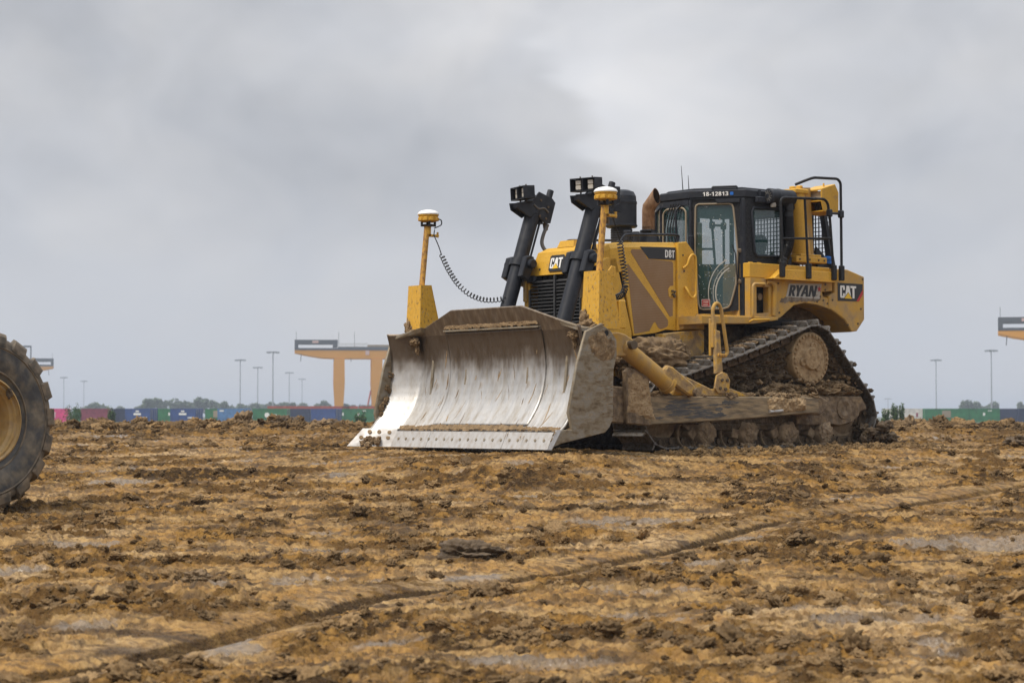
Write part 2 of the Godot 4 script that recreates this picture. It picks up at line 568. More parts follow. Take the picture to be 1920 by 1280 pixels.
	# perforated screens, faded by dust
	var sc := tex_mat("screen", 51, 0.01, [[0.0, lin(0.27, 0.16, 0.075)], [0.5, lin(0.29, 0.18, 0.095)], [1.0, lin(0.31, 0.205, 0.12)]], [0.85], Vector3.ONE * 0.5)
	var dots := Image.create(64, 64, false, Image.FORMAT_RGBA8)
	for j in 64:
		for i in 64:
			var d := Vector2(fposmod(i + (8 if (j / 16) % 2 == 1 else 0), 16) - 7.5, fposmod(j, 16) - 7.5).length()
			dots.set_pixel(i, j, Color(1, 1, 1).lerp(Color(0.88, 0.86, 0.84), smoothstep(6.0, 4.5, d)))
	sc.detail_enabled = true
	sc.detail_blend_mode = BaseMaterial3D.BLEND_MODE_MUL
	sc.detail_uv_layer = BaseMaterial3D.DETAIL_UV_2
	sc.detail_albedo = ImageTexture.create_from_image(dots)
	sc.uv2_triplanar = true
	sc.uv2_scale = Vector3.ONE * 12.0
	tex_mat("exhaust", 52, 0.02, [[0.0, lin(0.10, 0.05, 0.03)], [0.35, lin(0.22, 0.12, 0.065)], [0.65, lin(0.30, 0.19, 0.11)], [1.0, lin(0.16, 0.08, 0.045)]], [0.6, 0.85], Vector3(1.4, 0.7, 1.4), 0.3)
	tex_mat("rubber", 53, 0.014, [[0.0, lin(0.04, 0.042, 0.047)], [0.3, lin(0.06, 0.06, 0.062)], [0.5, lin(0.10, 0.09, 0.075)], [0.75, lin(0.16, 0.135, 0.10)], [1.0, lin(0.23, 0.185, 0.125)]], [0.5, 0.85], Vector3.ONE * 0.8, 0.0, 0.5, crumbs)
	tex_mat("rubber_dusty", 54, 0.014, [[0.0, lin(0.04, 0.04, 0.04)], [0.3, lin(0.10, 0.085, 0.065)], [0.6, lin(0.19, 0.15, 0.105)], [1.0, lin(0.25, 0.19, 0.12)]], [0.6, 0.9], Vector3.ONE * 0.9, 0.0, 0.5, crumbs)
	tex_mat("rim", 55, 0.014, [[0.0, lin(0.20, 0.13, 0.06)], [0.3, lin(0.40, 0.255, 0.09)], [0.6, lin(0.50, 0.33, 0.12)], [0.85, lin(0.42, 0.31, 0.18)], [1.0, lin(0.2, 0.14, 0.08)]], [0.4, 0.75], Vector3.ONE * 0.8)
	plain("hose", lin(0.10, 0.095, 0.09), 0.6)
	plain("cable", lin(0.010, 0.010, 0.012), 0.45)
	plain("white", lin(0.78, 0.78, 0.76), 0.45)
	plain("decal_black", lin(0.018, 0.019, 0.022), 0.4)
	plain("decal_yellow", lin(0.80, 0.50, 0.02), 0.45)
	plain("decal_red", lin(0.45, 0.03, 0.03), 0.45)
	plain("decal_grey", lin(0.42, 0.40, 0.36), 0.6)
	plain("blue_plastic", lin(0.01, 0.13, 0.50), 0.35)
	plain("bolt", lin(0.12, 0.09, 0.06), 0.6, 0.4)
	plain("seal", lin(0.27, 0.22, 0.155), 0.75)
	plain("fabric", lin(0.014, 0.016, 0.018), 0.9)
	plain("trim_lime", lin(0.55, 0.50, 0.14), 0.6)
	plain("lens", lin(0.62, 0.58, 0.50), 0.15, 0.3)
	plain("chrome", lin(0.62, 0.62, 0.62), 0.12, 1.0)
	var g := plain("glass", Color(lin(0.035, 0.10, 0.105), 0.36), 0.03)
	g.transparency = BaseMaterial3D.TRANSPARENCY_ALPHA

# ---------------------------------------------------------------- ground
const DOZER_AT := Vector3(2.234, 0, -26.94)
const DOZER_TURN := 39.06
var gn: Array[FastNoiseLite] = []

func noise(sd: int, freq: float, oct := 1, kind := FastNoiseLite.TYPE_SIMPLEX_SMOOTH) -> FastNoiseLite:
	var n := FastNoiseLite.new()
	n.seed = sd
	n.frequency = freq
	n.noise_type = kind
	if oct == 1:
		n.fractal_type = FastNoiseLite.FRACTAL_NONE
	else:
		n.fractal_octaves = oct
	return n

func base_height(x: float, z: float) -> float:
	var d := -z
	var b := 0.0
	if d < 27.0:
		b = maxf(0.047 * (d - 27.0), -2.2)
	elif d < 39.0:
		b = 0.0195 * (d - 27.0)
	else:
		b = lerpf(0.234, -0.68, smoothstep(39.0, 62.0, d)) if d < 62.0 else -0.68
	# the dozer stands on a level patch
	var lx := (x - DOZER_AT.x) * dozer_cs.x - (z - DOZER_AT.z) * dozer_cs.y
	var lz := (x - DOZER_AT.x) * dozer_cs.y + (z - DOZER_AT.z) * dozer_cs.x
	var out := maxf(maxf(absf(lx + 0.7) - 3.4, absf(lz) - 1.9), 0.0)
	return b * smoothstep(0.0, 2.2, out)

var dozer_cs := Vector2(cos(deg_to_rad(39.06)), sin(deg_to_rad(39.06)))
# a narrow rut that a wheel has drawn across the near mud
var rut := [Vector2(-2.9, -9.5), Vector2(-2.5, -10.05), Vector2(-2.07, -10.52), Vector2(-1.64, -11.27), Vector2(-1.15, -12.3), Vector2(-0.875, -12.98), Vector2(-0.38, -13.45), Vector2(0.367, -14.3), Vector2(1.13, -15.6), Vector2(1.94, -17.0), Vector2(2.83, -18.3), Vector2(3.69, -19.5), Vector2(5.41, -21.75)]

func dozer_gap(x: float, z: float) -> float:
	var lx := (x - DOZER_AT.x) * dozer_cs.x - (z - DOZER_AT.z) * dozer_cs.y
	var lz := (x - DOZER_AT.x) * dozer_cs.y + (z - DOZER_AT.z) * dozer_cs.x
	return maxf(maxf(absf(lx + 0.8) - 3.3, absf(lz) - 2.0), 0.0)

func rut_distance(x: float, z: float) -> float:
	var best := 9.0
	var q := Vector2(x, z)
	for i in rut.size() - 1:
		var a: Vector2 = rut[i]
		var b: Vector2 = rut[i + 1]
		if z < a.y + 0.6 and z > b.y - 0.6:
			best = minf(best, q.distance_to(Geometry2D.get_closest_point_to_segment(q, a, b)))
	return best

# height, crumbliness, wetness
func ground_at(x: float, z: float) -> Vector3:
	var d := -z
	var b := base_height(x, z)
	if d > 75.0 or d < 4.0:
		return Vector3(b, 0.5, 0.0)
	# tracks have smeared the mud along one direction
	var s := x * 0.965 - z * 0.26
	var t := x * 0.26 + z * 0.965
	var wob := gn[0].get_noise_2d(x, z)
	var str := gn[1].get_noise_2d(s * 0.22, t + wob * 0.5)
	var mask := gn[2].get_noise_2d(s * 0.7, t) + 0.5 * gn[3].get_noise_2d(x, z)
	var crumb := smoothstep(-0.14, 0.30, mask)
	var far := smoothstep(31.0, 36.0, d) * smoothstep(50.0, 42.0, d)
	crumb = maxf(crumb, far * 0.95)
	var h := b + wob * 0.045 + str * 0.045
	var big := gn[4].get_noise_2d(x, z)
	var mid := gn[5].get_noise_2d(x, z)
	h += crumb * (0.018 + big * 0.042 + mid * 0.034) * (0.45 + 0.55 * smoothstep(0.0, 1.2, dozer_gap(x, z)))
	if d < 34.0:
		var fine := gn[6].get_noise_2d(x, z)
		h += crumb * fine * 0.018 + (1.0 - crumb) * fine * 0.004
	# torn scales in the smeared mud
	var tear := gn[7].get_noise_2d(s * 0.6, t) * 3.4 + gn[8].get_noise_2d(x, z) * 0.7
	var saw := tear - floorf(tear)
	saw = saw / 0.88 if saw < 0.88 else (1.0 - saw) / 0.12
	h += (1.0 - crumb * 0.5) * (saw * saw * 0.034 - 0.012)
	if d < 34.0:
		var tear2 := gn[14].get_noise_2d(s * 0.45, t) * 2.6 + wob
		var saw2 := tear2 - floorf(tear2)
		saw2 = saw2 / 0.82 if saw2 < 0.82 else (1.0 - saw2) / 0.18
		h += saw2 * saw2 * 0.015 * (1.0 - crumb * 0.4)
	# a ragged bank on the skyline
	h += far * (maxf(gn[9].get_noise_2d(x, z), -0.15) * 0.16 + gn[4].get_noise_2d(x * 0.7, z * 0.7) * 0.05)
	var wet := smoothstep(-0.10, -0.32, mask + str * 0.4) * smoothstep(0.08, 0.36, gn[10].get_noise_2d(s * 0.4, t))
	# prints of a lugged tyre at the left
	var pr := absf(t + 12.7 + 0.10 * s)
	if pr < 0.42 and s < 2.2 and s > -2.2:
		var lug := absf(fposmod(s * 4.6 + (t * 1.6 if t > -12.7 else -t * 1.6), 1.0) - 0.5) * 2.0
		h += (smoothstep(0.35, 0.65, lug) - 0.5) * 0.036 * smoothstep(0.42, 0.3, pr) * smoothstep(2.2, 1.2, absf(s))
	if d < 22.5:
		var r := rut_distance(x, z) + wob * 0.03
		var calm := smoothstep(0.55, 0.2, r)
		h = lerpf(h, b + wob * 0.03, calm * (0.45 + 0.4 * smoothstep(-0.3, 0.3, str)))
		crumb *= 1.0 - 0.6 * calm
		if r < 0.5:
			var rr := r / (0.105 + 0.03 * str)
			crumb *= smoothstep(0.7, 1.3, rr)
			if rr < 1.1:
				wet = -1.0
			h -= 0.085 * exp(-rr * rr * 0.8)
	return Vector3(h, crumb, wet)

func build_ground() -> void:
	gn = [noise(1, 0.22), noise(2, 1.1, 3), noise(3, 0.8, 4), noise(4, 1.7, 3), noise(5, 2.4, 2), noise(6, 6.5, 3), noise(7, 12.0, 2), noise(8, 1.6, 2), noise(9, 5.0, 2), noise(10, 0.55, 3), noise(11, 0.8, 3), noise(12, 1.3, 4), noise(13, 0.35, 3), noise(14, 7.0, 3), noise(15, 4.2, 2), noise(16, 2.6, 4), noise(17, 8.0, 3)]
	var rows: Array[float] = [-900.0, -200.0, -60.0, -20.0, -6.0, 0.0, 3.0, 5.0, 6.3, 7.2]
	var d := 7.9
	while d < 50.0:
		rows.append(d)
		d += d * (0.0015 if d < 30.0 else 0.0038)
	rows.append_array([51.0, 53.0, 56.0, 60.0, 66.0, 80.0, 110.0, 160.0, 240.0, 330.0, 430.0, 560.0, 800.0, 1300.0, 2200.0, 3600.0, 6000.0])
	var cols: Array[float] = []
	var dense := 600
	for f in [-400.0, -90.0, -25.0, -9.0, -4.0, -2.2, -1.5, -1.2]:
		cols.append(f)
	for i in dense + 1:
		cols.append(-1.06 + 2.12 * i / dense)
	for f in [1.2, 1.5, 2.2, 4.0, 9.0, 25.0, 90.0, 400.0]:
		cols.append(f)
	var nc := cols.size()
	var nr := rows.size()
	var pos := PackedVector3Array()
	var nor := PackedVector3Array()
	var col := PackedColorArray()
	pos.resize(nc * nr)
	nor.resize(nc * nr)
	col.resize(nc * nr)
	var kind := PackedByteArray()
	kind.resize(nc * nr)
	var tan_c := Color(0.405, 0.262, 0.104)
	var ochre := Color(0.370, 0.212, 0.062)
	var brown := Color(0.140, 0.082, 0.031)
	var dark := Color(0.060, 0.038, 0.019)
	var pale := Color(0.52, 0.375, 0.205)
	var greyed := Color(0.215, 0.165, 0.112)
	for r in nr:
		var dist := rows[r]
		var w := 0.9 + 0.262 * maxf(dist, 6.0)
		if dist > 60.0:
			w = 0.9 + 0.262 * 60.0 + (dist - 60.0) * 0.3
		for c in nc:
			var x := cols[c] * w
			var z := -dist
			var g := ground_at(x, z)
			var k := r * nc + c
			pos[k] = Vector3(x, g.x, z)
			if dist > 75.0:
				col[k] = Color(0.10, 0.11, 0.06)
				kind[k] = 0
				continue
			var hue := gn[11].get_noise_2d(x * 0.8, z)
			var damp := gn[12].get_noise_2d(x, z)
			var speck := gn[13].get_noise_2d(x, z)
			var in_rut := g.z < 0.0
			g.z = maxf(g.z, 0.0)
			var smear := tan_c.lerp(ochre, smoothstep(-0.3, 0.3, hue)).lerp(pale, 0.8 * smoothstep(0.15, 0.55, damp + speck * 0.5))
			smear = smear.lerp(brown, 0.75 * smoothstep(0.08, 0.42, speck + hue * 0.3))
			var line := gn[15].get_noise_2d((x * 0.965 - z * 0.26) * 0.35, x * 0.26 + z * 0.965)
			smear = smear.lerp(brown, 0.85 * smoothstep(0.06, 0.38, line)).lerp(dark, 0.6 * smoothstep(0.3, 0.55, line))
			smear = smear.lerp(brown, 0.55 * smoothstep(0.0, 0.55, gn[13].get_noise_2d(x * 0.9 + 80.0, z * 1.4)))
			var grit := gn[16].get_noise_2d((x * 0.965 - z * 0.26) * 0.45, x * 0.26 + z * 0.965)
			smear = smear.lerp(dark, 0.75 * smoothstep(0.12, 0.5, grit + speck * 0.4 + line * 0.4))
			smear = smear.lerp(greyed, g.z * 0.8)
			var clod := brown.lerp(ochre, smoothstep(0.0, 0.5, hue + speck * 0.7) * 0.75).lerp(dark, smoothstep(-0.05, -0.5, damp + speck * 0.8))
			var cc := smear.lerp(clod, clampf(g.y * 1.25 + speck * 0.5, 0.0, 1.0))
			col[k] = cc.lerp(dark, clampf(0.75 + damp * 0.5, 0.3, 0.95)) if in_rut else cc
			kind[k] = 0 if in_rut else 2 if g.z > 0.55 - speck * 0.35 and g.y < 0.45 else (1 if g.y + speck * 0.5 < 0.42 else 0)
	for r in nr:
		for c in nc:
			var k := r * nc + c
			var a := pos[r * nc + mini(c + 1, nc - 1)] - pos[r * nc + maxi(c - 1, 0)]
			var b := pos[mini(r + 1, nr - 1) * nc + c] - pos[maxi(r - 1, 0) * nc + c]
			nor[k] = a.cross(b).normalized()
			if nor[k].y < 0:
				nor[k] = -nor[k]
	var idx: Array[PackedInt32Array] = [PackedInt32Array(), PackedInt32Array(), PackedInt32Array()]
	for r in nr - 1:
		for c in nc - 1:
			var a := r * nc + c
			var b := a + 1
			var e := a + nc
			var f := e + 1
			idx[kind[a]].append_array(PackedInt32Array([a, e, b, b, e, f]))
	var mesh := ArrayMesh.new()
	for s in 3:
		var remap := PackedInt32Array()
		remap.resize(nc * nr)
		remap.fill(-1)
		var p2 := PackedVector3Array()
		var n2 := PackedVector3Array()
		var c2 := PackedColorArray()
		var i2 := idx[s]
		for q in i2.size():
			var k := i2[q]
			if remap[k] < 0:
				remap[k] = p2.size()
				p2.append(pos[k])
				n2.append(nor[k])
				c2.append(col[k])
			i2[q] = remap[k]
		var arr := []
		arr.resize(Mesh.ARRAY_MAX)
		arr[Mesh.ARRAY_VERTEX] = p2
		arr[Mesh.ARRAY_NORMAL] = n2
		arr[Mesh.ARRAY_COLOR] = c2
		arr[Mesh.ARRAY_INDEX] = i2
		mesh.add_surface_from_arrays(Mesh.PRIMITIVE_TRIANGLES, arr)
	var relief := noisy(61, 0.03, [[0.0, grey(0)], [1.0, grey(1)]], 1024, 6)
	var tint := noisy(62, 0.016, [[0.0, lin(0.25, 0.21, 0.17)], [0.3, lin(0.55, 0.5, 0.45)], [0.5, lin(0.82, 0.79, 0.74)], [0.7, lin(0.95, 0.93, 0.9)], [1.0, grey(1.0)]], 1024, 7)
	for s in 3:
		var m := StandardMaterial3D.new()
		m.resource_name = ["crumbled_mud", "smeared_mud", "wet_mud"][s]
		m.vertex_color_use_as_albedo = true
		m.uv1_triplanar = true
		m.uv1_world_triplanar = true
		m.uv1_scale = Vector3.ONE * 0.9
		m.albedo_texture = tint
		m.roughness = [0.95, 0.6, 0.24][s]
		m.metallic_specular = [0.25, 0.32, 0.5][s]
		m.heightmap_enabled = true
		m.heightmap_scale = [3.0, 1.6, 0.5][s]
		m.heightmap_texture = relief
		mesh.surface_set_material(s, m)
	var o := MeshInstance3D.new()
	o.name = "ground"
	o.mesh = mesh
	add_child(o)
	tag(o, "churned brown and tan mud, smeared and rutted by tracks", "", "", "structure")
	build_clods()

func build_clods() -> void:
	var mm := StandardMaterial3D.new()
	mm.resource_name = "clod"
	mm.vertex_color_use_as_albedo = true
	mm.roughness = 0.92
	mm.metallic_specular = 0.3
	mm.uv1_triplanar = true
	mm.uv1_scale = Vector3.ONE * 0.5
	mm.albedo_texture = noisy(63, 0.03, [[0.0, grey(0.45)], [0.5, grey(0.85)], [1.0, grey(1.0)]], 256)
	var lists := [[], [], [], []]
	var tints := [[], [], [], []]
	var tried := 0
	var n := 0
	while n < 19000 and tried < 200000:
		tried += 1
		var d := 8.5 * pow(48.0 / 8.5, pow(R.randf(), 0.85))
		var x := R.randf_range(-1, 1) * (0.8 + 0.26 * d)
		var g := ground_at(x, -d)
		var far := smoothstep(33.0, 37.0, d)
		if R.randf() > g.y * g.y * 1.2 + 0.03 + far * 0.4:
			continue
		if dozer_gap(x, -d) < 0.3:
			continue
		var size := 0.005 + 0.021 * pow(R.randf(), 3.0) + (0.045 * pow(R.randf(), 12.0))
		if far > 0.0:
			size = 0.015 + 0.10 * pow(R.randf(), 4.0) * far
		var b := Basis.from_euler(Vector3(R.randf_range(-0.6, 0.6), R.randf() * TAU, R.randf_range(-0.6, 0.6)))
		b = b.scaled_local(Vector3(R.randf_range(0.8, 1.7), R.randf_range(0.45, 0.95), R.randf_range(0.8, 1.3)) * size)
		var v := R.randi() % 4
		lists[v].append(Transform3D(b, Vector3(x, g.x + size * 0.12, -d)))
		tints[v].append(Color(0.17, 0.11, 0.054).lerp(Color(0.38, 0.245, 0.115), pow(R.randf(), 1.3)).lerp(Color(0.08, 0.053, 0.03), R.randf() * 0.6 if R.randf() < 0.4 else 0.0))
		n += 1
	# heaps thrown up beside the tracks of the dozer
	for k in 900:
		var u := R.randf_range(-1.9, 2.9)
		var side := R.randfn(1.75, 0.2)
		var p := DOZER_AT + Vector3(u * dozer_cs.x + side * dozer_cs.y, 0, -u * dozer_cs.y + side * dozer_cs.x)
		var size := 0.012 + 0.042 * pow(R.randf(), 2.5)
		var b := Basis.from_euler(Vector3(R.randf() * 3, R.randf() * 6, R.randf() * 3)).scaled_local(Vector3(R.randf_range(0.8, 1.5), R.randf_range(0.6, 1.0), 1.0) * size)
		var v := R.randi() % 4
		lists[v].append(Transform3D(b, Vector3(p.x, ground_at(p.x, p.z).x + size * 0.15, p.z)))
		tints[v].append(Color(0.13, 0.082, 0.038).lerp(Color(0.36, 0.235, 0.11), R.randf()))
	for v in 4:
		var st := S()
		lump(st, Vector3.ZERO, Vector3.ONE, 3, 0.62, 100 + v * 7, true)
		st.generate_normals()
		var mu := MultiMesh.new()
		mu.transform_format = MultiMesh.TRANSFORM_3D
		mu.use_colors = true
		mu.mesh = st.commit()
		mu.instance_count = lists[v].size()
		for i in lists[v].size():
			mu.set_instance_transform(i, lists[v][i])
			mu.set_instance_color(i, tints[v][i])
		var o := MultiMeshInstance3D.new()
		o.name = numbered("mud_crumbs", self)
		o.multimesh = mu
		o.material_override = mm
		add_child(o, true)
		tag(o, ["loose crumbs of brown mud scattered over the churned ground", "loose lumps of dark mud scattered over the churned ground", "broken bits of tan mud scattered over the churned ground", "rough clots of mud scattered over the churned ground"][v], "mud", "", "stuff")
	# single clods large enough to pick out: x, distance, size, look
	var big := [
		[-0.32, 15.0, Vector3(0.24, 0.10, 0.16), "large flat-topped mud clod lying in front of the bulldozer blade"],
		[-2.05, 13.4, Vector3(0.15, 0.06, 0.09), "long dark mud clod in the left foreground mud"],
		[-5.1, 39.0, Vector3(0.34, 0.30, 0.3), "rounded earth lump on the skyline below the crimson container"],
		[-4.35, 39.5, Vector3(0.42, 0.24, 0.3), "broad earth lump on the skyline below the first navy container"],
		[-3.6, 39.2, Vector3(0.36, 0.20, 0.3), "reddish earth lump on the skyline between two navy containers"],
		[-2.1, 38.6, Vector3(0.17, 0.26, 0.16), "pointed dark earth lump on the skyline below the light blue container"],
		[-3.72, 38.9, Vector3(0.20, 0.18, 0.2), "ragged earth lump on the skyline beside the crane leg"],
		[7.33, 38.0, Vector3(0.22, 0.30, 0.2), "upright earth lump on the skyline just behind the bulldozer tracks"],
		[9.45, 38.2, Vector3(0.15, 0.16, 0.14), "brown earth lump on the skyline below the last green container"],
		[7.05, 28.5, Vector3(0.24, 0.14, 0.2), "dark earth clod at the right edge of the mud"]]
	big[6][0] = -3.35
	for k in big.size():
		var st := S()
		var s: Vector3 = big[k][2] * (0.62 if k > 1 and k < 9 else 0.85)
		lump(st, Vector3.ZERO, s, 4, 0.55, 300 + k * 5, true)
		var o := put("mud_clod", st, M.mud if k % 3 else M.mud_dark)
		o.position = Vector3(big[k][0], ground_at(big[k][0], -big[k][1]).x + s.y * 0.3, -big[k][1])
		o.rotation.y = k * 1.3
		tag(o, big[k][3], "clod", "mud clods standing out of the churned ground")

# ---------------------------------------------------------------- far container yard
func build_yard() -> void:
	var cont := func(called: String, c: Color) -> StandardMaterial3D: return tex_mat(called, 71, 0.01, [[0.0, c * 0.8], [0.5, c], [1.0, c * 1.12]], [0.6], Vector3.ONE * 0.15)
	cont.call("box_pink", lin(0.72, 0.045, 0.22))
	cont.call("box_crimson", lin(0.23, 0.028, 0.06))
	cont.call("box_navy", lin(0.016, 0.055, 0.21))
	cont.call("box_dark", lin(0.012, 0.025, 0.075))
	cont.call("box_green", lin(0.018, 0.16, 0.055))
	cont.call("box_blue", lin(0.07, 0.18, 0.38))
	cont.call("box_white", lin(0.62, 0.60, 0.57))
	cont.call("box_red", lin(0.42, 0.09, 0.06))
	var far_y := -0.68
	# name of paint, x of the middle, distance, turn, length, label, mark
	var rows := [
		["box_pink", -89.6, 402.0, 0.0, 6.06, "bright pink shipping container with white lettering beside the big wheel", 1],
		["box_crimson", -81.3, 402.0, 0.0, 5.6, "crimson shipping container between two bushes on the skyline", 0],
		["box_dark", -77.3, 405.0, 0.0, 2.6, "very dark blue container beside the small bush by the crimson one", 0],
		["box_green", -75.4, 406.5, 0.0, 3.2, "narrow green container end left of the first navy container", 0],
		["box_navy", -72.1, 400.0, 0.5, 6.06, "navy container with white mark, left of two alike, behind earth lump", 2],
		["box_green", -67.2, 408.0, 0.5, 6.06, "green container seen between the two white-marked navy containers", 3],
		["box_navy", -63.3, 400.0, 0.5, 6.06, "navy container with white mark and white line, right of two alike", 2],
		["box_green", -57.7, 408.0, 0.5, 6.06, "green container with pale square between navy and light blue ones", 4],
		["box_blue", -54.1, 400.0, 0.5, 6.06, "light blue shipping container in the row behind the mud", 5],
		["box_green", -46.8, 400.0, 0.18, 6.9, "long green container with round white mark left of the crane leg", 6],
		["box_dark", -41.3, 405.0, 0.3, 4.2, "dark navy container right of the long green one", 0],
		["box_green", -39.4, 408.0, 0.3, 4.0, "green container half hidden by the navy one at the crane leg", 0],
		["box_navy", -36.3, 402.0, 0.45, 5.6, "plain navy container standing at the foot of the crane leg", 0],
		["box_green", -32.9, 407.0, 0.3, 4.4, "dim green container right of the crane leg", 3],
		["box_green", -29.8, 404.0, 0.2, 6.06, "green container nearest to the bulldozer blade", 3],
		["box_white", 75.3, 400.0, 0.0, 6.06, "white container behind the weeds right of the bulldozer", 0],
		["box_white", 79.3, 404.0, 0.25, 4.4, "white container with dark door marks beside long green container", 7],
		["box_green", 84.6, 401.0, 0.0, 8.6, "long green container with a pale poster on its side", 4],
		["box_green", 91.8, 401.0, 0.0, 6.06, "green container at the right below the distant treetops", 3],
		["box_dark", 97.4, 403.0, 0.3, 4.6, "navy container near the right edge of the yard", 0],
		["box_dark", 101.5, 401.0, 0.0, 6.06, "navy container cut off by the right edge of the picture", 0]]
	for r in rows:
		container(r[0], Vector3(r[1], far_y, -r[2]), r[3], r[4], r[5], r[6])
	# red containers stacked behind the row
	for k in 4:
		var x: float = [-46.5, -38.6, -33.9, -28.5][k]
		container("box_red", Vector3(x, far_y + 0.62, -430.0), 0.0, [9.0, 9.6, 3.4, 6.8][k], ["red container roof above the long green container", "red container roof left of the crane leg", "short red container roof behind the crane leg", "red container roof between crane leg and blade"][k], 0)
	for p in [[-93.2, 402.5, "dark navy container hidden mostly behind the big wheel"], [-85.0, 410.0, "green container behind the leafy bush by the pink one"]]:
		container("box_green" if p[1] > 405.0 else "box_dark", Vector3(p[0], far_y, -p[1]), 0.0, 4.5, p[2], 0)
	masts(far_y)
	crane(Vector3(-65.6, far_y, -620.0), 0.10, 58.0, "orange gantry crane with grey top rail left of the bulldozer blade")
	crane(Vector3(113.6, far_y, -480.0), -0.23, 58.0, "orange gantry crane boom at the right edge of the picture")
	crane(Vector3(-182.9, far_y, -820.0), PI + 0.22, 58.0, "small far gantry crane boom showing beside the big wheel", true)
	# the slanting boom of a yard machine
	var bm := hold("reach_stacker_boom", self, Vector3(-42.2, far_y, -600.0))
	var st := S()
	rod(st, Vector3(-0.9, 0.5, 0), Vector3(0.1, 4.2, 0), 0.32, 8)
	put("lower_boom", st, M.box_green, bm)
	st = S()
	rod(st, Vector3(0.12, 4.25, 0), Vector3(1.0, 8.6, 0), 0.24, 8)
	put("upper_boom", st, M.box_red, bm)
	st = S()
	boxc(st, Vector3(-1.6, 1.9, 0.4), Vector3(-0.4, 2.8, 0.8))
	put("sign_plate", st, M.white, bm)
	tag(bm, "thin leaning boom, red above and green below, beside the second crane leg", "boom")
	trees(far_y)

func container(paint: String, at: Vector3, turn: float, length: float, label: String, mark: int) -> void:
	var o := hold("shipping_container", self, at)
	o.rotation.y = -turn
	var hw := 1.22
	var hh := 2.59
	var hl := length / 2
	var st := S()
	# corrugated walls
	var pts := []
	var nx := int(length / 0.28)
	for i in nx:
		var x := -hl + 0.1 + (length - 0.2) * i / nx
		var w := (length - 0.2) / nx
		pts += [Vector2(x, hw - 0.04), Vector2(x + w * 0.4, hw - 0.04), Vector2(x + w * 0.5, hw), Vector2(x + w * 0.9, hw)]
	pts += [Vector2(hl - 0.1, hw - 0.04), Vector2(hl - 0.1, -hw), Vector2(-hl + 0.1, -hw)]
	var flat := Basis(Vector3(1, 0, 0), Vector3(0, 0, 1), Vector3(0, -1, 0))
	prism(st, pts, -hh + 0.08, -0.12, 0.0, Transform3D(flat, Vector3.ZERO))
	put("side_panel", st, M[paint], o)
	st = S()
	for sx in [-1, 1]:
		for sz in [-1, 1]:
			st = S()
			boxc(st, Vector3(sx * hl - sx * 0.14, 0, sz * hw - sz * 0.12), Vector3(sx * hl, hh, sz * (hw + 0.015)), 0.01)
			put("corner_post", st, M[paint], o)
	for sz in [-1, 1]:
		for y in [[hh - 0.09, hh + 0.01], [0.0, 0.15]]:
			st = S()
			boxc(st, Vector3(-hl, y[0], sz * hw - sz * 0.08), Vector3(hl, y[1], sz * (hw + 0.012)), 0.01)
			put("rail", st, M[paint], o)
	for sz in [-1, 1]:
		st = S()
		boxc(st, Vector3(hl - 0.1, 0.14, 0.02 * sz), Vector3(hl - 0.02, hh - 0.1, sz * (hw - 0.13)), 0.01)
		var door := put("door", st, M[paint], o)
		st = S()
		for k in [0.35, 0.85]:
			rod(st, Vector3(hl + 0.02, 0.1, sz * k), Vector3(hl + 0.02, hh - 0.1, sz * k), 0.03, 6)
		put("lock_rod", st, M.decal_grey, door)
	var z := hw + 0.012
	if mark == 1:
		text("lettering", "ONE", o, Transform3D(Basis(), Vector3(-0.35, 1.45, z)), 2.1, 0.95, M.white, true, 0.02)
	elif mark > 1:
		var paint_m: Material = M.box_crimson if mark == 7 else (M.seal if mark == 4 else M.white)
		var bars := []
		match mark:
			2:
				st = S()
				prism(st, [Vector2(-0.5, 1.95), Vector2(0.5, 1.95), Vector2(0.25, 2.3), Vector2(0.0, 2.1), Vector2(-0.2, 2.3)], z, z + 0.02)
				put("painted_mark", st, paint_m, o)
				bars = [[-0.9, 1.35, 0.9, 1.72], [1.2, 0.75, 2.4, 0.95]]
			3:
				st = S()
				prism(st, [Vector2(-0.3, 1.3), Vector2(0.1, 1.2), Vector2(0.2, 1.7), Vector2(-0.2, 1.9)], z, z + 0.02)
				put("painted_mark", st, paint_m, o)
				bars = [[0.7, 2.1, 1.5, 2.25]]
			4:
				bars = [[-1.0, 0.9, 0.7, 2.2]]
			5:
				bars = [[-2.5, 2.05, -1.5, 2.3]]
			6:
				st = S()
				lathe(st, [Vector2(0.5, 0), Vector2(0.5, 0.02), Vector2(0, 0.02)], Transform3D(Basis(Vector3.RIGHT, PI / 2), Vector3(-0.5, 1.35, z)), 16)
				put("painted_mark", st, paint_m, o)
				bars = [[0.4, 1.1, 1.4, 1.5]]
			7:
				bars = [[-0.4, 1.0, 0.5, 1.8]]
		for q in bars:
			st = S()
			boxc(st, Vector3(q[0], q[1], z), Vector3(q[2], q[3], z + 0.02), 0.0)
			put("painted_mark", st, paint_m, o)
	tag(o, label, "container", "shipping containers in the far yard")

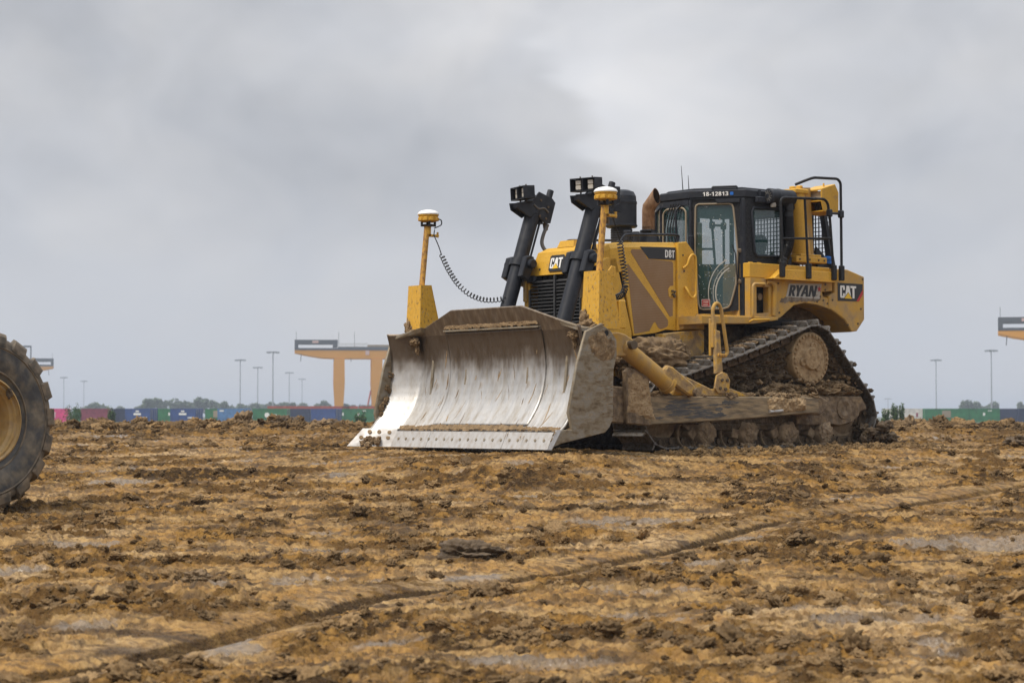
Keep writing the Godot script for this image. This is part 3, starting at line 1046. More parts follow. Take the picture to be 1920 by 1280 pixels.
func masts(y0: float) -> void:
	# x, distance, height: floodlight masts far off
	var list := [
		[-139.5, 1055.0, 30.0, "third tallest floodlight mast, leftmost of the five beside the crane"], [-150.4, 1216.0, 30.0, "floodlight mast between the two taller ones left of the crane"],
		[-107.6, 925.0, 30.0, "tallest floodlight mast with round lamp ring left of the crane"], [-147.8, 1364.0, 30.0, "short floodlight mast right of the tallest one"],
		[-163.2, 1598.0, 30.0, "shortest floodlight mast of the group, next to the crane"], [-334.0, 1532.0, 30.0, "faint floodlight mast nearest to the big wheel"],
		[-353.0, 1695.0, 30.0, "faint floodlight mast standing over the leafy bush"], [320.0, 1750.0, 16.0, "low far floodlight mast just right of the bulldozer tracks"],
		[217.7, 1055.0, 30.0, "floodlight mast over the green containers on the right"], [210.4, 902.0, 30.0, "tall floodlight mast below the crane boom on the right"]]
	for m in list:
		var o := hold("floodlight_mast", self, Vector3(m[0], y0, -m[1]))
		var h: float = m[2]
		var st := S()
		rod(st, Vector3.ZERO, Vector3(0, h, 0), 0.36, 8, 0.2)
		put("pole", st, M.mast, o)
		st = S()
		lathe(st, [Vector2(0.3, h - 0.3), Vector2(2.1, h - 0.1), Vector2(2.1, h + 0.2), Vector2(0.3, h + 0.3), Vector2(0.0, h + 0.7)], Transform3D(), 12)
		put("lamp_ring", st, M.mast, o)
		for k in 8:
			st = S()
			var a := TAU * k / 8
			box(st, Vector3(cos(a) * 2.5, h - 0.25, sin(a) * 2.5), Vector3(0.9, 0.7, 0.7), 0.03, Basis(Vector3.UP, -a))
			put("floodlight", st, M.mast, o)
		tag(o, m[3], "light mast", "floodlight masts beyond the container yard")

# a rail-mounted gantry crane: origin below the tip of its cantilever, the girder runs towards +x
func crane(at: Vector3, turn: float, length: float, label: String, trolley := false) -> void:
	var o := hold("gantry_crane", self, at)
	o.rotation.y = turn
	var top := 20.9
	var zs := [-4.5, 4.5]
	for zz in zs:
		var st := S()
		prism(st, [Vector2(0, top), Vector2(0, top - 0.8), Vector2(3.5, top - 1.55), Vector2(8.0, top - 2.3), Vector2(12.5, top - 2.5), Vector2(length - 12.5, top - 2.5), Vector2(length - 3.5, top - 1.55), Vector2(length, top - 0.8), Vector2(length, top)], zz - 0.8, zz + 0.8, 0.06)
		put("girder", st, M.crane_orange, o)
		st = S()
		prism(st, [Vector2(0, top + 0.02), Vector2(length, top + 0.02), Vector2(length, top + 0.62), Vector2(length - 13, top + 0.62), Vector2(length - 13, top + 1.0), Vector2(13, top + 1.0), Vector2(13, top + 0.62), Vector2(0, top + 0.62)], zz - 0.9, zz + 0.9, 0.0)
		put("rail_beam", st, M.crane_grey, o)
		for e in [0.0, length - 12.9]:
			st = S()
			boxc(st, Vector3(e, top + 0.64, zz - 0.5), Vector3(e + 1.1, top + 1.9, zz + 0.5), 0.03)
			boxc(st, Vector3(e + 11.5, top + 1.02, zz - 0.5), Vector3(e + 12.9, top + 1.9, zz + 0.5), 0.03)
			boxc(st, Vector3(e, top + 1.92, zz - 0.5), Vector3(e + 12.9, top + 3.1, zz + 0.5), 0.03)
			put("top_frame", st, M.crane_grey, o)
	for lx in [13.35, 24.65, length - 24.65, length - 13.35]:
		for zz in zs:
			var st := S()
			var ring := func(y: float, wx: float, wz: float) -> Array: return [Vector3(lx - wx, y, zz + wz), Vector3(lx + wx, y, zz + wz), Vector3(lx + wx, y, zz - wz), Vector3(lx - wx, y, zz - wz)]
			hexa(st, ring.call(0.0, 1.05, 0.8), ring.call(11.0, 1.68, 1.0))
			hexa(st, ring.call(11.02, 1.68, 1.0), ring.call(top - 2.52, 1.6, 1.0))
			put("leg", st, M.crane_orange, o)
	var st := S()
	boxc(st, Vector3(5.3, top + 2.1, 5.02), Vector3(7.1, top + 2.8, 5.1), 0.0)
	boxc(st, Vector3(21.2, top - 1.4, 5.32), Vector3(22.3, top - 0.1, 5.4), 0.0)
	put("name_board", st, M.board, o)
	for k in 3:
		st = S()
		rod(st, Vector3([2.0, 11.8, 16.8][k], top - 1.2, 4.5), Vector3([1.8, 11.7, 16.9][k], top - 3.4, 4.5), 0.1, 5)
		put("hanging_cable", st, M.crane_grey, o)
	for k in 3:
		st = S()
		var x: float = [0.5, 13.2, 17.9][k]
		rod(st, Vector3(x, top + [3.0, 1.0, 1.0][k], 4.5), Vector3(x, top + 5.5, 4.5), 0.06, 5)
		put("lightning_rod", st, M.crane_grey, o)
	st = S()
	boxc(st, Vector3(22.0, top + 1.02, -2.0), Vector3(29.0, top + 1.75, 3.0), 0.05)
	put("machinery_house", st, M.seal, o)
	st = S()
	for k in 24:
		boxc(st, Vector3(13.2 + k * 0.37, top + 1.02, 5.0), Vector3(13.28 + k * 0.37, top + 1.9, 5.05), 0.0)
	boxc(st, Vector3(13.2, top + 1.92, 5.0), Vector3(22.0, top + 2.04, 5.06), 0.0)
	put("railing", st, M.decal_grey, o)
	if trolley:
		st = S()
		for x in [8.6, 11.4]:
			boxc(st, Vector3(x, top + 3.12, -5.0), Vector3(x + 0.5, top + 7.4, -4.2), 0.03)
		boxc(st, Vector3(8.6, top + 7.42, -5.0), Vector3(11.9, top + 8.1, -4.2), 0.03)
		put("trolley_frame", st, M.crane_grey, o)
	tag(o, label, "gantry crane", "gantry cranes over the container yard")

func leaf_crown(st: SurfaceTool, c: Vector3, r: Vector3, count: int, leaf: float, rg: RandomNumberGenerator) -> void:
	# lobes of leaf clumps through the crown's volume
	var lobes := []
	for k in 9:
		var a := rg.randf() * TAU
		lobes.append([c + Vector3(cos(a) * r.x * rg.randf_range(0.15, 0.72), r.y * rg.randf_range(-0.45, 0.55), sin(a) * r.z * rg.randf_range(0.15, 0.7)), rg.randf_range(0.3, 0.52)])
	for i in count:
		var l: Array = lobes[i % lobes.size()]
		var d := Vector3(rg.randfn(), rg.randfn(), rg.randfn()).normalized() * pow(rg.randf(), 0.4)
		var p: Vector3 = l[0] + d * r * l[1]
		var b := Basis.from_euler(Vector3(rg.randf() * TAU, rg.randf() * TAU, rg.randf() * TAU)).scaled(Vector3.ONE * leaf * rg.randf_range(0.6, 1.3))
		var v := rg.randf_range(0.55, 1.25)
		st.set_color(Color(v, v, v * 0.9))
		quad(st, p + b * Vector3(-1, 0, 0), p + b * Vector3(0, -0.5, 0.1), p + b * Vector3(1, 0, 0), p + b * Vector3(0, 0.5, 0.1))
	st.set_color(Color.WHITE)

func trees(y0: float) -> void:
	var rg := RandomNumberGenerator.new()
	rg.seed = 77
	var leafm := func(called: String, c: Color) -> void:
		var m := plain(called, c, 0.8)
		m.vertex_color_use_as_albedo = true
		m.backlight_enabled = true
		m.backlight = c * 0.6
	leafm.call("leaf_hazed", lin(0.10, 0.15, 0.075))  # lightened green, distance haze put into the leaf colour
	leafm.call("leaf_near", lin(0.07, 0.13, 0.03))
	plain("bark", lin(0.08, 0.06, 0.045), 0.9)
	# px centre, half width, top, distance of each crown seen over the containers
	var list := [
		[176, 20, 757, 640.0, "rounded tree over the crimson container"], [262, 14, 760, 700.0, "low tree over the first navy container"], [285, 20, 747, 620.0, "domed tree between the two navy containers"],
		[306, 11, 752, 660.0, "small tree beside the domed tree over the green container"], [338, 22, 748, 640.0, "broad tree over the second navy container"], [372, 16, 747, 650.0, "tree at the right end of the broad tree mass"],
		[410, 14, 753, 650.0, "lone round tree over the light blue container"], [448, 10, 762, 720.0, "low tree at the foot of the leftmost mast"], [468, 16, 757, 690.0, "tree at the foot of the second mast"],
		[520, 14, 756, 700.0, "tree at the foot of the tallest mast"], [541, 11, 751, 640.0, "dark tree right of the tallest mast"], [566, 13, 757, 720.0, "pale far tree behind the red roofs"],
		[595, 12, 754, 690.0, "tree left of the crane leg"], [612, 11, 753, 690.0, "tree touching the crane leg"], [655, 9, 758, 700.0, "tree between the two crane legs"], [690, 9, 759, 720.0, "tree at the second crane leg"],
		[1817, 16, 748, 640.0, "domed tree over the green containers on the right"], [1866, 12, 754, 680.0, "low tree beside the right tall mast"], [1916, 9, 755, 690.0, "tree cut by the right edge"], [232, 13, 762, 760.0, "far low tree behind the narrow green container"],
		[428, 12, 760, 720.0, "low tree left of the leftmost mast over the light blue container"], [494, 13, 759, 720.0, "low tree between the second mast and the tallest mast"], [636, 10, 760, 730.0, "low tree behind the crane leg"], [668, 10, 760, 730.0, "low far tree over the dim green container"], [1846, 12, 757, 720.0, "low tree between the domed tree and the right tall mast"]]
	for t in list:
		var d: float = t[3] * 1.4
		var k := d / 3858.0
		var x: float = (t[0] - 960) * k
		var topy: float = 0.4586 + (780 - t[2]) * k
		var hw: float = t[1] * k
		var o := hold("tree", self, Vector3(x, y0, -d))
		var hgt := topy - y0
		var st := S()
		tube(st, PackedVector3Array([Vector3(0, 0, 0), Vector3(0.15, hgt * 0.35, 0.1), Vector3(-0.1, hgt * 0.7, 0)]), 0.32, 7, 0.1)
		for b in 4:
			var a := TAU * b / 4 + 0.4
			rod(st, Vector3(0.1, hgt * 0.35, 0), Vector3(cos(a) * hw * 0.5, hgt * 0.65, sin(a) * hw * 0.5), 0.14, 5, 0.04)
		put("trunk", st, M.bark, o)
		st = S()
		leaf_crown(st, Vector3(0, hgt * 0.57, 0), Vector3(hw * 1.4, hgt * 0.50, hw), 1300, 0.85, rg)
		put("crown", st, M.leaf_hazed, o)
		tag(o, t[4], "tree", "trees beyond the container yard")
	# leafy scrub between the mud and the yard
	var scrub := [[138, 19, 756, 190.0, "leafy green bush in front of the pink container"], [209, 9, 764, 190.0, "small green bush between the crimson and dark containers"], [676, 13, 775, 150.0, "low green weeds beside the blade in front of the green container"], [1678, 9, 757, 150.0, "upright green weed in front of the white container"], [1691, 6, 756, 152.0, "thin green weed beside the brown clod on the right"], [1661, 8, 768, 150.0, "low green weeds just right of the tracks"]]
	for t in scrub:
		var d: float = t[3]
		var k := d / 3858.0
		var hw: float = t[1] * k
		var hgt: float = 0.4586 + (780 - t[2]) * k + 0.68
		var o := hold("bush", self, Vector3((t[0] - 960) * k, y0, -d))
		var st := S()
		for b in 7:
			var a := TAU * b / 7
			rod(st, Vector3(0, 0, 0), Vector3(cos(a) * hw * 0.6, hgt * (0.75 + 0.2 * sin(b * 2.1)), sin(a) * hw * 0.6), 0.025, 5, 0.008)
		put("stem", st, M.bark, o)
		st = S()
		for b in 7:
			var a := TAU * b / 7
			leaf_crown(st, Vector3(cos(a) * hw * 0.5, hgt * (0.55 + 0.14 * sin(b * 2.1)), sin(a) * hw * 0.5), Vector3(hw * 0.55, hgt * (0.42 + 0.05 * sin(b * 2.1)), hw * 0.5), 130, 0.085, rg)
		put("foliage", st, M.leaf_near, o)
		tag(o, t[4], "bush", "bushes and weeds before the container yard")

func yard_paints() -> void:
	plain("mast", lin(0.30, 0.325, 0.36), 0.5, 0.2)  # pale blue-grey, haze of the distance painted into it
	plain("crane_orange", lin(0.62, 0.28, 0.015), 0.6)
	plain("crane_grey", lin(0.07, 0.08, 0.095), 0.6)
	plain("board", lin(0.60, 0.42, 0.40), 0.6)

# ---------------------------------------------------------------- bulldozer
# its own axes: x towards its rear, y up, z towards its left side (the side seen)
func V(x: float, y: float, z := 0.0) -> Vector3:
	return Vector3(x, y, z)

func pz(st: SurfaceTool, pts: Array, z0: float, z1: float, ch := 0.006, sg := 1.0) -> void:
	prism(st, pts, minf(z0 * sg, z1 * sg), maxf(z0 * sg, z1 * sg), ch)

func P(a: Array) -> Array:
	var o := []
	for i in a.size() / 2:
		o.append(Vector2(a[i * 2], a[i * 2 + 1]))
	return o

const PLAN := Basis(Vector3(1, 0, 0), Vector3(0, 0, -1), Vector3(0, 1, 0))   # polygon (x, -z), pushed up

func build_dozer() -> void:
	dozer = hold("bulldozer", self, DOZER_AT)
	dozer.rotation_degrees.y = DOZER_TURN
	tag(dozer, "muddy yellow bulldozer with a wide polished blade standing on churned mud", "bulldozer")
	blade()
	masts_on_blade()
	lift_cylinders()
	undercarriage(1.0)
	undercarriage(-1.0)
	push_arm(1.0)
	push_arm(-1.0)
	engine_hood()
	cab()
	rear_end()
	ladder()
	loose_mud()

# ---- blade
const PROFILE := [[0.274, -3.475], [0.349, -3.392], [0.44, -3.315], [0.53, -3.252], [0.626, -3.197], [0.72, -3.158], [0.82, -3.13], [0.92, -3.113], [1.03, -3.105], [1.157, -3.11], [1.28, -3.128], [1.40, -3.155], [1.50, -3.185]]

func wing(z: float) -> float:
	return -0.80 * maxf(absf(z) - 1.555, 0.0)

func blade() -> void:
	var b := hold("blade", dozer)
	var st := S()
	var zs := [-1.86, -1.7, -1.56, -1.55, -1.0, -0.4, 0.4, 1.0, 1.55, 1.56, 1.7, 1.86]
	var rings := []
	var fine := fine_profile()
	zs = []
	for i in 125:
		zs.append(-1.86 + i * 0.03)
	for z in zs:
		var ring := PackedVector3Array()
		for q in fine:
			ring.append(V(q[1] + wing(z), q[0], z))
		for k in fine.size():
			var q: Array = fine[fine.size() - 1 - k]
			ring.append(V(q[1] + wing(z) + 0.045, q[0], z))
		rings.append(ring)
	loft(st, rings, true, true, true)
	st = wear_and_reflection(st)
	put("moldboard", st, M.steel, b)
	# wear liner in the middle, 14 mm proud
	st = S()
	rings = []
	fine = fine.filter(func(q): return q[0] > 0.348)
	for i in 63:
		var z := -0.925 + i * 1.85 / 62
		var ring := PackedVector3Array()
		for q in fine:
			ring.append(V(q[1] - 0.018, q[0], z))
		for k in fine.size():
			var q: Array = fine[fine.size() - 1 - k]
			ring.append(V(q[1] - 0.002, q[0], z))
		rings.append(ring)
	loft(st, rings, true, true, true)
	st = wear_and_reflection(st)
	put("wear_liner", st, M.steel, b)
	# cutting edge in three lengths, with their bolts
	for seg in [[-1.53, -0.806], [-0.80, 0.677], [0.683, 1.53]]:
		st = S()
		var za: float = seg[0]
		var zb: float = seg[1]
		hexa(st, [V(-3.60, 0.075, zb), V(-3.54, 0.075, zb), V(-3.54, 0.075, za), V(-3.60, 0.075, za)].map(func(p): return p), [V(-3.505, 0.272, zb), V(-3.445, 0.272, zb), V(-3.445, 0.272, za), V(-3.505, 0.272, za)])
		put("cutting_edge", st, M.steel_edge, b)
	var tilt := Basis(Vector3(0, 0, 1), PI / 2 - 0.45)
	for k in 19:
		st = S()
		lathe(st, [Vector2(0.019, -0.01), Vector2(0.019, 0.004), Vector2(0.0, 0.004)], Transform3D(tilt, V(-3.553, 0.178, -1.43 + k * 0.158)), 10)
		put("edge_bolt", st, M.steel_mud, b)
	for sg in [-1.0, 1.0]:
		# end bits
		st = S()
		var z0: float = 1.535 * sg
		var z1: float = 1.965 * sg
		var bt := [V(-3.60, 0.075, z0), V(-3.54, 0.075, z0), V(-3.90, 0.082, z1), V(-3.965, 0.082, z1)]
		var tp := [V(-3.485, 0.30, z0), V(-3.425, 0.30, z0), V(-3.70, 0.305, 1.90 * sg), V(-3.765, 0.305, 1.90 * sg)]
		if sg > 0:
			bt.reverse()
			tp.reverse()
		else:
			pass
		hexa(st, bt, tp)
		var eb := put("end_bit", st, M.steel_edge, b)
		var n: Vector3 = (tp[1] - bt[0]).cross(bt[3] - bt[0]).normalized()
		if n.x > 0:
			n = -n
		var u: Vector3 = (V(-3.965, 0.082, z1) - V(-3.60, 0.075, z0))
		var w: Vector3 = (V(-3.485, 0.30, z0) - V(-3.60, 0.075, z0))
		for k in 7:
			var a: float = [0.16, 0.40, 0.62, 0.14, 0.34, 0.56, 0.76][k]
			var c: float = [0.80, 0.82, 0.82, 0.50, 0.50, 0.50, 0.50][k]
			st = S()
			var yb := n
			var xb := u.normalized()
			lathe(st, [Vector2(0.026, -0.01), Vector2(0.026, 0.003), Vector2(0.0, 0.003)], Transform3D(Basis(xb, yb, xb.cross(yb)), V(-3.60, 0.075, z0) + u * a + w * c), 14)
			put("bolt_hole", st, M.mud, b)
		# end plates
		st = S()
		pz(st, P([-3.88, 0.095, -3.70, 0.150, -3.05, 0.270, -2.98, 0.330, -2.93, 0.42, -2.915, 0.99, -2.865, 1.166, -2.872, 1.337, -2.955, 1.433, -3.09, 1.503, -3.33, 1.412, -3.455, 1.053, -3.59, 0.494, -3.535, 0.309, -3.70, 0.30]), 1.865, 1.905, 0.006, sg)
		put("end_plate", st, M.steel_mud, b)
		st = S()
		tube(st, PackedVector3Array([V(-3.535, 0.309, 1.885 * sg), V(-3.59, 0.494, 1.885 * sg), V(-3.455, 1.053, 1.885 * sg), V(-3.33, 1.412, 1.885 * sg), V(-3.09, 1.506, 1.885 * sg)]), 0.021, 6)
		put("worn_rim", st, M.steel_mud, b)
		if sg > 0:
			st = S()
			mudskin(st, P([-3.32, 1.36, -3.28, 1.18, -3.10, 1.06, -2.93, 1.10, -2.885, 1.20, -2.89, 1.33, -2.97, 1.41, -3.09, 1.46]), 1.904, 0.017, 0.010, 51, Vector3.ZERO, Transform3D(), 0.08)
			put("caked_mud", st, M.mud, b).set_meta("kind", "stuff")
			for k in 26:
				st = S()
				var q := Vector2(R.randf_range(-3.2, -2.96), R.randf_range(0.45, 1.0))
				var ln := R.randf_range(0.03, 0.12)
				var hw := R.randf_range(0.003, 0.009)
				prism(st, [q, q + Vector2(ln * 0.3, -hw), q + Vector2(ln, -hw * 0.4 + 0.008), q + Vector2(ln * 0.6, hw)], 1.9045, 1.908, 0.0)
				put("mud_streak", st, M.mud, b)
		st = S()
		lathe(st, [Vector2(0.033, 0.0), Vector2(0.033, 0.004), Vector2(0.0, 0.004)], Transform3D(Basis(Vector3.RIGHT, PI / 2 * sg), V(-3.03, 1.41, 1.904 * sg)), 14)
		put("lifting_eye", st, M.dark, b)  # flat dark disc, shade of the open hole put into its colour
		# corner gusset under the top rail
		st = S()
		var ga := [V(-3.36, 1.425, 1.84 * sg), V(-3.20, 1.425, 1.85 * sg), V(-3.17, 1.50, 1.36 * sg), V(-3.25, 1.52, 1.36 * sg)]
		var gb := [V(-3.36, 1.465, 1.84 * sg), V(-3.18, 1.465, 1.85 * sg), V(-3.19, 1.565, 1.34 * sg), V(-3.27, 1.575, 1.34 * sg)]
		if sg < 0:
			ga.reverse()
			gb.reverse()
		hexa(st, ga, gb)
		put("corner_gusset", st, M.steel_mud, b)
		st = S()
		var tb := [V(-3.14, 1.22, 1.52 * sg), V(-3.12, 1.22, 1.56 * sg), V(-3.13, 1.22, 1.54 * sg), V(-3.15, 1.22, 1.53 * sg)]
		lump(st, V(-3.22, 1.40, 1.55 * sg), Vector3(0.04, 0.05, 0.09), 4, 0.4, 61 if sg > 0 else 67, true)
		lump(st, V(-3.18, 1.33, 1.53 * sg), Vector3(0.025, 0.09, 0.035), 4, 0.4, 63 if sg > 0 else 69, true)
		var pm := put("caked_mud", st, M.mud, b)
		pm.set_meta("kind", "stuff")
	# spill guard above the moldboard
	st = S()
	var sp := P([-1.84, 1.385, 1.84, 1.385, 1.84, 1.44, 1.315, 1.571, 0.69, 1.759, -0.69, 1.759, -1.315, 1.571, -1.84, 1.44])
	var lean := 0.42
	# its polygon lies in (z, y): map x to -z, y up and forward
	prism(st, sp.map(func(q): return Vector2(-q.x, (q.y - 1.40) / cos(lean))), 0.0, 0.03, 0.004, Transform3D(Basis(Vector3(0, 0, -1), Vector3(-sin(lean), cos(lean), 0), Vector3(cos(lean), sin(lean), 0)), V(-3.145, 1.40, 0)))
	put("spill_guard", st, M.steel_brown, b)
	st = S()
	box(st, V(-3.215, 1.512, 0), Vector3(0.05, 0.022, 1.85), 0.005)
	put("liner_lip", st, M.steel_mud, b)
	# boxes and ribs at the back
	st = S()
	boxc(st, V(-3.06, 0.42, -1.52), V(-2.80, 0.86, 1.52), 0.02)
	boxc(st, V(-3.05, 1.12, -1.52), V(-2.86, 1.46, 1.52), 0.02)
	put("back_beam", st, M.steel_mud, b)
	for z in [-1.3, -0.6, 0.6, 1.3]:
		st = S()
		pz(st, P([-3.20, 0.30, -2.80, 0.42, -2.75, 0.86, -2.86, 1.46, -3.08, 1.46]), z - 0.02, z + 0.02)
		put("rib", st, M.steel_mud, b)
	# wing backs that carry the end plates
	for sg in [-1.0, 1.0]:
		st = S()
		var wb := [Vector2(-3.06, -1.5), Vector2(-2.95, -1.5), Vector2(-2.93, -1.86), Vector2(-3.24, -1.86)]
		if sg < 0:
			wb = wb.map(func(q): return Vector2(q.x, -q.y))
		prism(st, wb, 0.5, 1.44, 0.01, Transform3D(PLAN, Vector3.ZERO))
		put("wing_back", st, M.steel_mud, b)
	# dirt lying on the ledge above the cutting edge and on the lip below the spill guard
	st = S()
	var edge := Transform3D(Basis(Vector3(0, 0, -1), Vector3(0.72, 0.69, 0).normalized(), Vector3(0.72, 0.69, 0).normalized().rotated(Vector3(0, 0, 1), PI / 2)), V(-3.497, 0.276, 0))
	mudskin(st, P([-1.90, 0.0, 1.55, 0.0, 1.55, 0.09, 0.92, 0.092, 0.92, 0.112, -0.92, 0.112, -0.92, 0.08, -1.55, 0.075, -1.9, 0.03]), 0.004, 0.016, 0.018, 8, Vector3.ZERO, edge, 0.02)
	put("ledge_dirt", st, M.mud, b).set_meta("kind", "stuff")
	st = S()
	mudskin(st, P([-0.93, 0.0, 0.93, 0.0, 0.9, 0.085, -0.9, 0.085]), 0.0, 0.018, 0.02, 9, Vector3.ZERO, Transform3D(Basis(Vector3(0, 0, -1), Vector3(0.35, 0.94, 0).normalized(), Vector3(-0.94, 0.35, 0).normalized()), V(-3.236, 1.522, 0)), 0.03)
	put("lip_dirt", st, M.mud, b).set_meta("kind", "stuff")
	# splashes of mud on plates
	var spl := [[V(-3.46, 0.62, -1.85), 0.09], [V(-3.40, 0.80, -1.85), 0.06], [V(-3.50, 0.45, -1.845), 0.07], [V(-3.36, 0.98, -1.85), 0.04], [V(-3.76, 0.16, -1.78), 0.13], [V(-3.72, 0.14, -1.70), 0.10], [V(-3.56, 0.30, 1.86), 0.06]]
	for k in spl.size():
		for i in 5:
			st = S()
			var r: float = spl[k][1]
			var at: Vector3 = spl[k][0] + Vector3(R.randf_range(-1, 1) * r * 0.8, R.randf_range(-0.8, 1) * r * 0.9, 0)
			if k in [4, 5]:
				at = spl[k][0] + Vector3(R.randf_range(-0.5, 0.5) * r, R.randf_range(-0.5, 0.3) * r, R.randf_range(-0.6, 0.6) * r)
			lump(st, at, Vector3(r * R.randf_range(0.25, 0.5), r * R.randf_range(0.2, 0.4), 0.02 if k < 4 else r * 0.35), 2, 0.7, 400 + k * 9 + i)
			put("mud_splash", st, M.mud, b)
	# scratches and streaks of dried mud down the blade
	for k in 34:
		st = S()
		var z := R.randf_range(-1.5, 1.5)
		var y0 := R.randf_range(0.4, 1.35)
		var ln := R.randf_range(0.05, 0.28)
		var ws := R.randf_range(0.003, 0.012)
		var pts := PackedVector3Array()
		var drift := R.randf_range(-0.5, 0.5)
		var prev := []
		for i in 6:
			var y := y0 - ln * i / 5.0
			var zz := z + drift * ln * i / 5.0 + R.randf_range(-0.004, 0.004)
			var x := profile_x(y) + (-0.0195 if absf(zz) < 0.92 else -0.0015)
			var hw := ws * sin(PI * (i + 0.4) / 6.0) * R.randf_range(0.6, 1.2)
			var cur := [V(x, y, zz - hw), V(x, y, zz + hw)]
			if prev:
				quad(st, prev[0], cur[0], cur[1], prev[1])
			prev = cur
		put("mud_streak", st, M.mud_tan if k % 3 else M.mud, b)

# the blade's outline with a row of points every 3 cm
func fine_profile() -> Array:
	var o := []
	for i in PROFILE.size() - 1:
		var a: Array = PROFILE[i]
		var b: Array = PROFILE[i + 1]
		var n := maxi(1, int((b[0] - a[0]) / 0.03))
		for k in n:
			o.append([lerpf(a[0], b[0], float(k) / n), lerpf(a[1], b[1], float(k) / n)])
	o.append(PROFILE[-1])
	return o

# the lower face is polished by the earth that it cuts, the upper tint is its brown skin plus a painted-in ground reflection
func wear_and_reflection(st: SurfaceTool) -> SurfaceTool:
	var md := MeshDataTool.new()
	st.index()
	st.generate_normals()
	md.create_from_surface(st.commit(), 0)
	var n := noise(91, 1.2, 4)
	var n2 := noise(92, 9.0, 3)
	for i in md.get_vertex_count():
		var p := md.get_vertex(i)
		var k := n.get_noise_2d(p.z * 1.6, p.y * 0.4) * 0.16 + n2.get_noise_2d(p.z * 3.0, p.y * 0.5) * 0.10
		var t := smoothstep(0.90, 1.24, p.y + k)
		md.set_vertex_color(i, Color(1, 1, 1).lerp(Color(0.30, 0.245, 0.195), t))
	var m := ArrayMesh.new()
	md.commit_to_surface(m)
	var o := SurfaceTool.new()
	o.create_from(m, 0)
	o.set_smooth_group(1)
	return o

func profile_x(y: float) -> float:
	for i in PROFILE.size() - 1:
		if y <= PROFILE[i + 1][0]:
			return lerpf(PROFILE[i][1], PROFILE[i + 1][1], (y - PROFILE[i][0]) / (PROFILE[i + 1][0] - PROFILE[i][0]))
	return PROFILE[-1][1]

func helix(path: PackedVector3Array, r: float, turns: float) -> PackedVector3Array:
	var n := int(turns * 9)
	var cum := [0.0]
	for i in path.size() - 1:
		cum.append(cum[-1] + path[i].distance_to(path[i + 1]))
	var o := PackedVector3Array()
	for k in n + 1:
		var s: float = cum[-1] * k / n
		var i := 0
		while i < path.size() - 2 and cum[i + 1] < s:
			i += 1
		var p := path[i].lerp(path[i + 1], (s - cum[i]) / maxf(cum[i + 1] - cum[i], 1e-6))
		var t := (path[i + 1] - path[i]).normalized()
		var u := t.cross(Vector3(0.7, 0.1, 0.7)).normalized()
		var w := t.cross(u)
		var a := TAU * turns * k / n
		o.append(p + (u * cos(a) + w * sin(a)) * r)
	return o

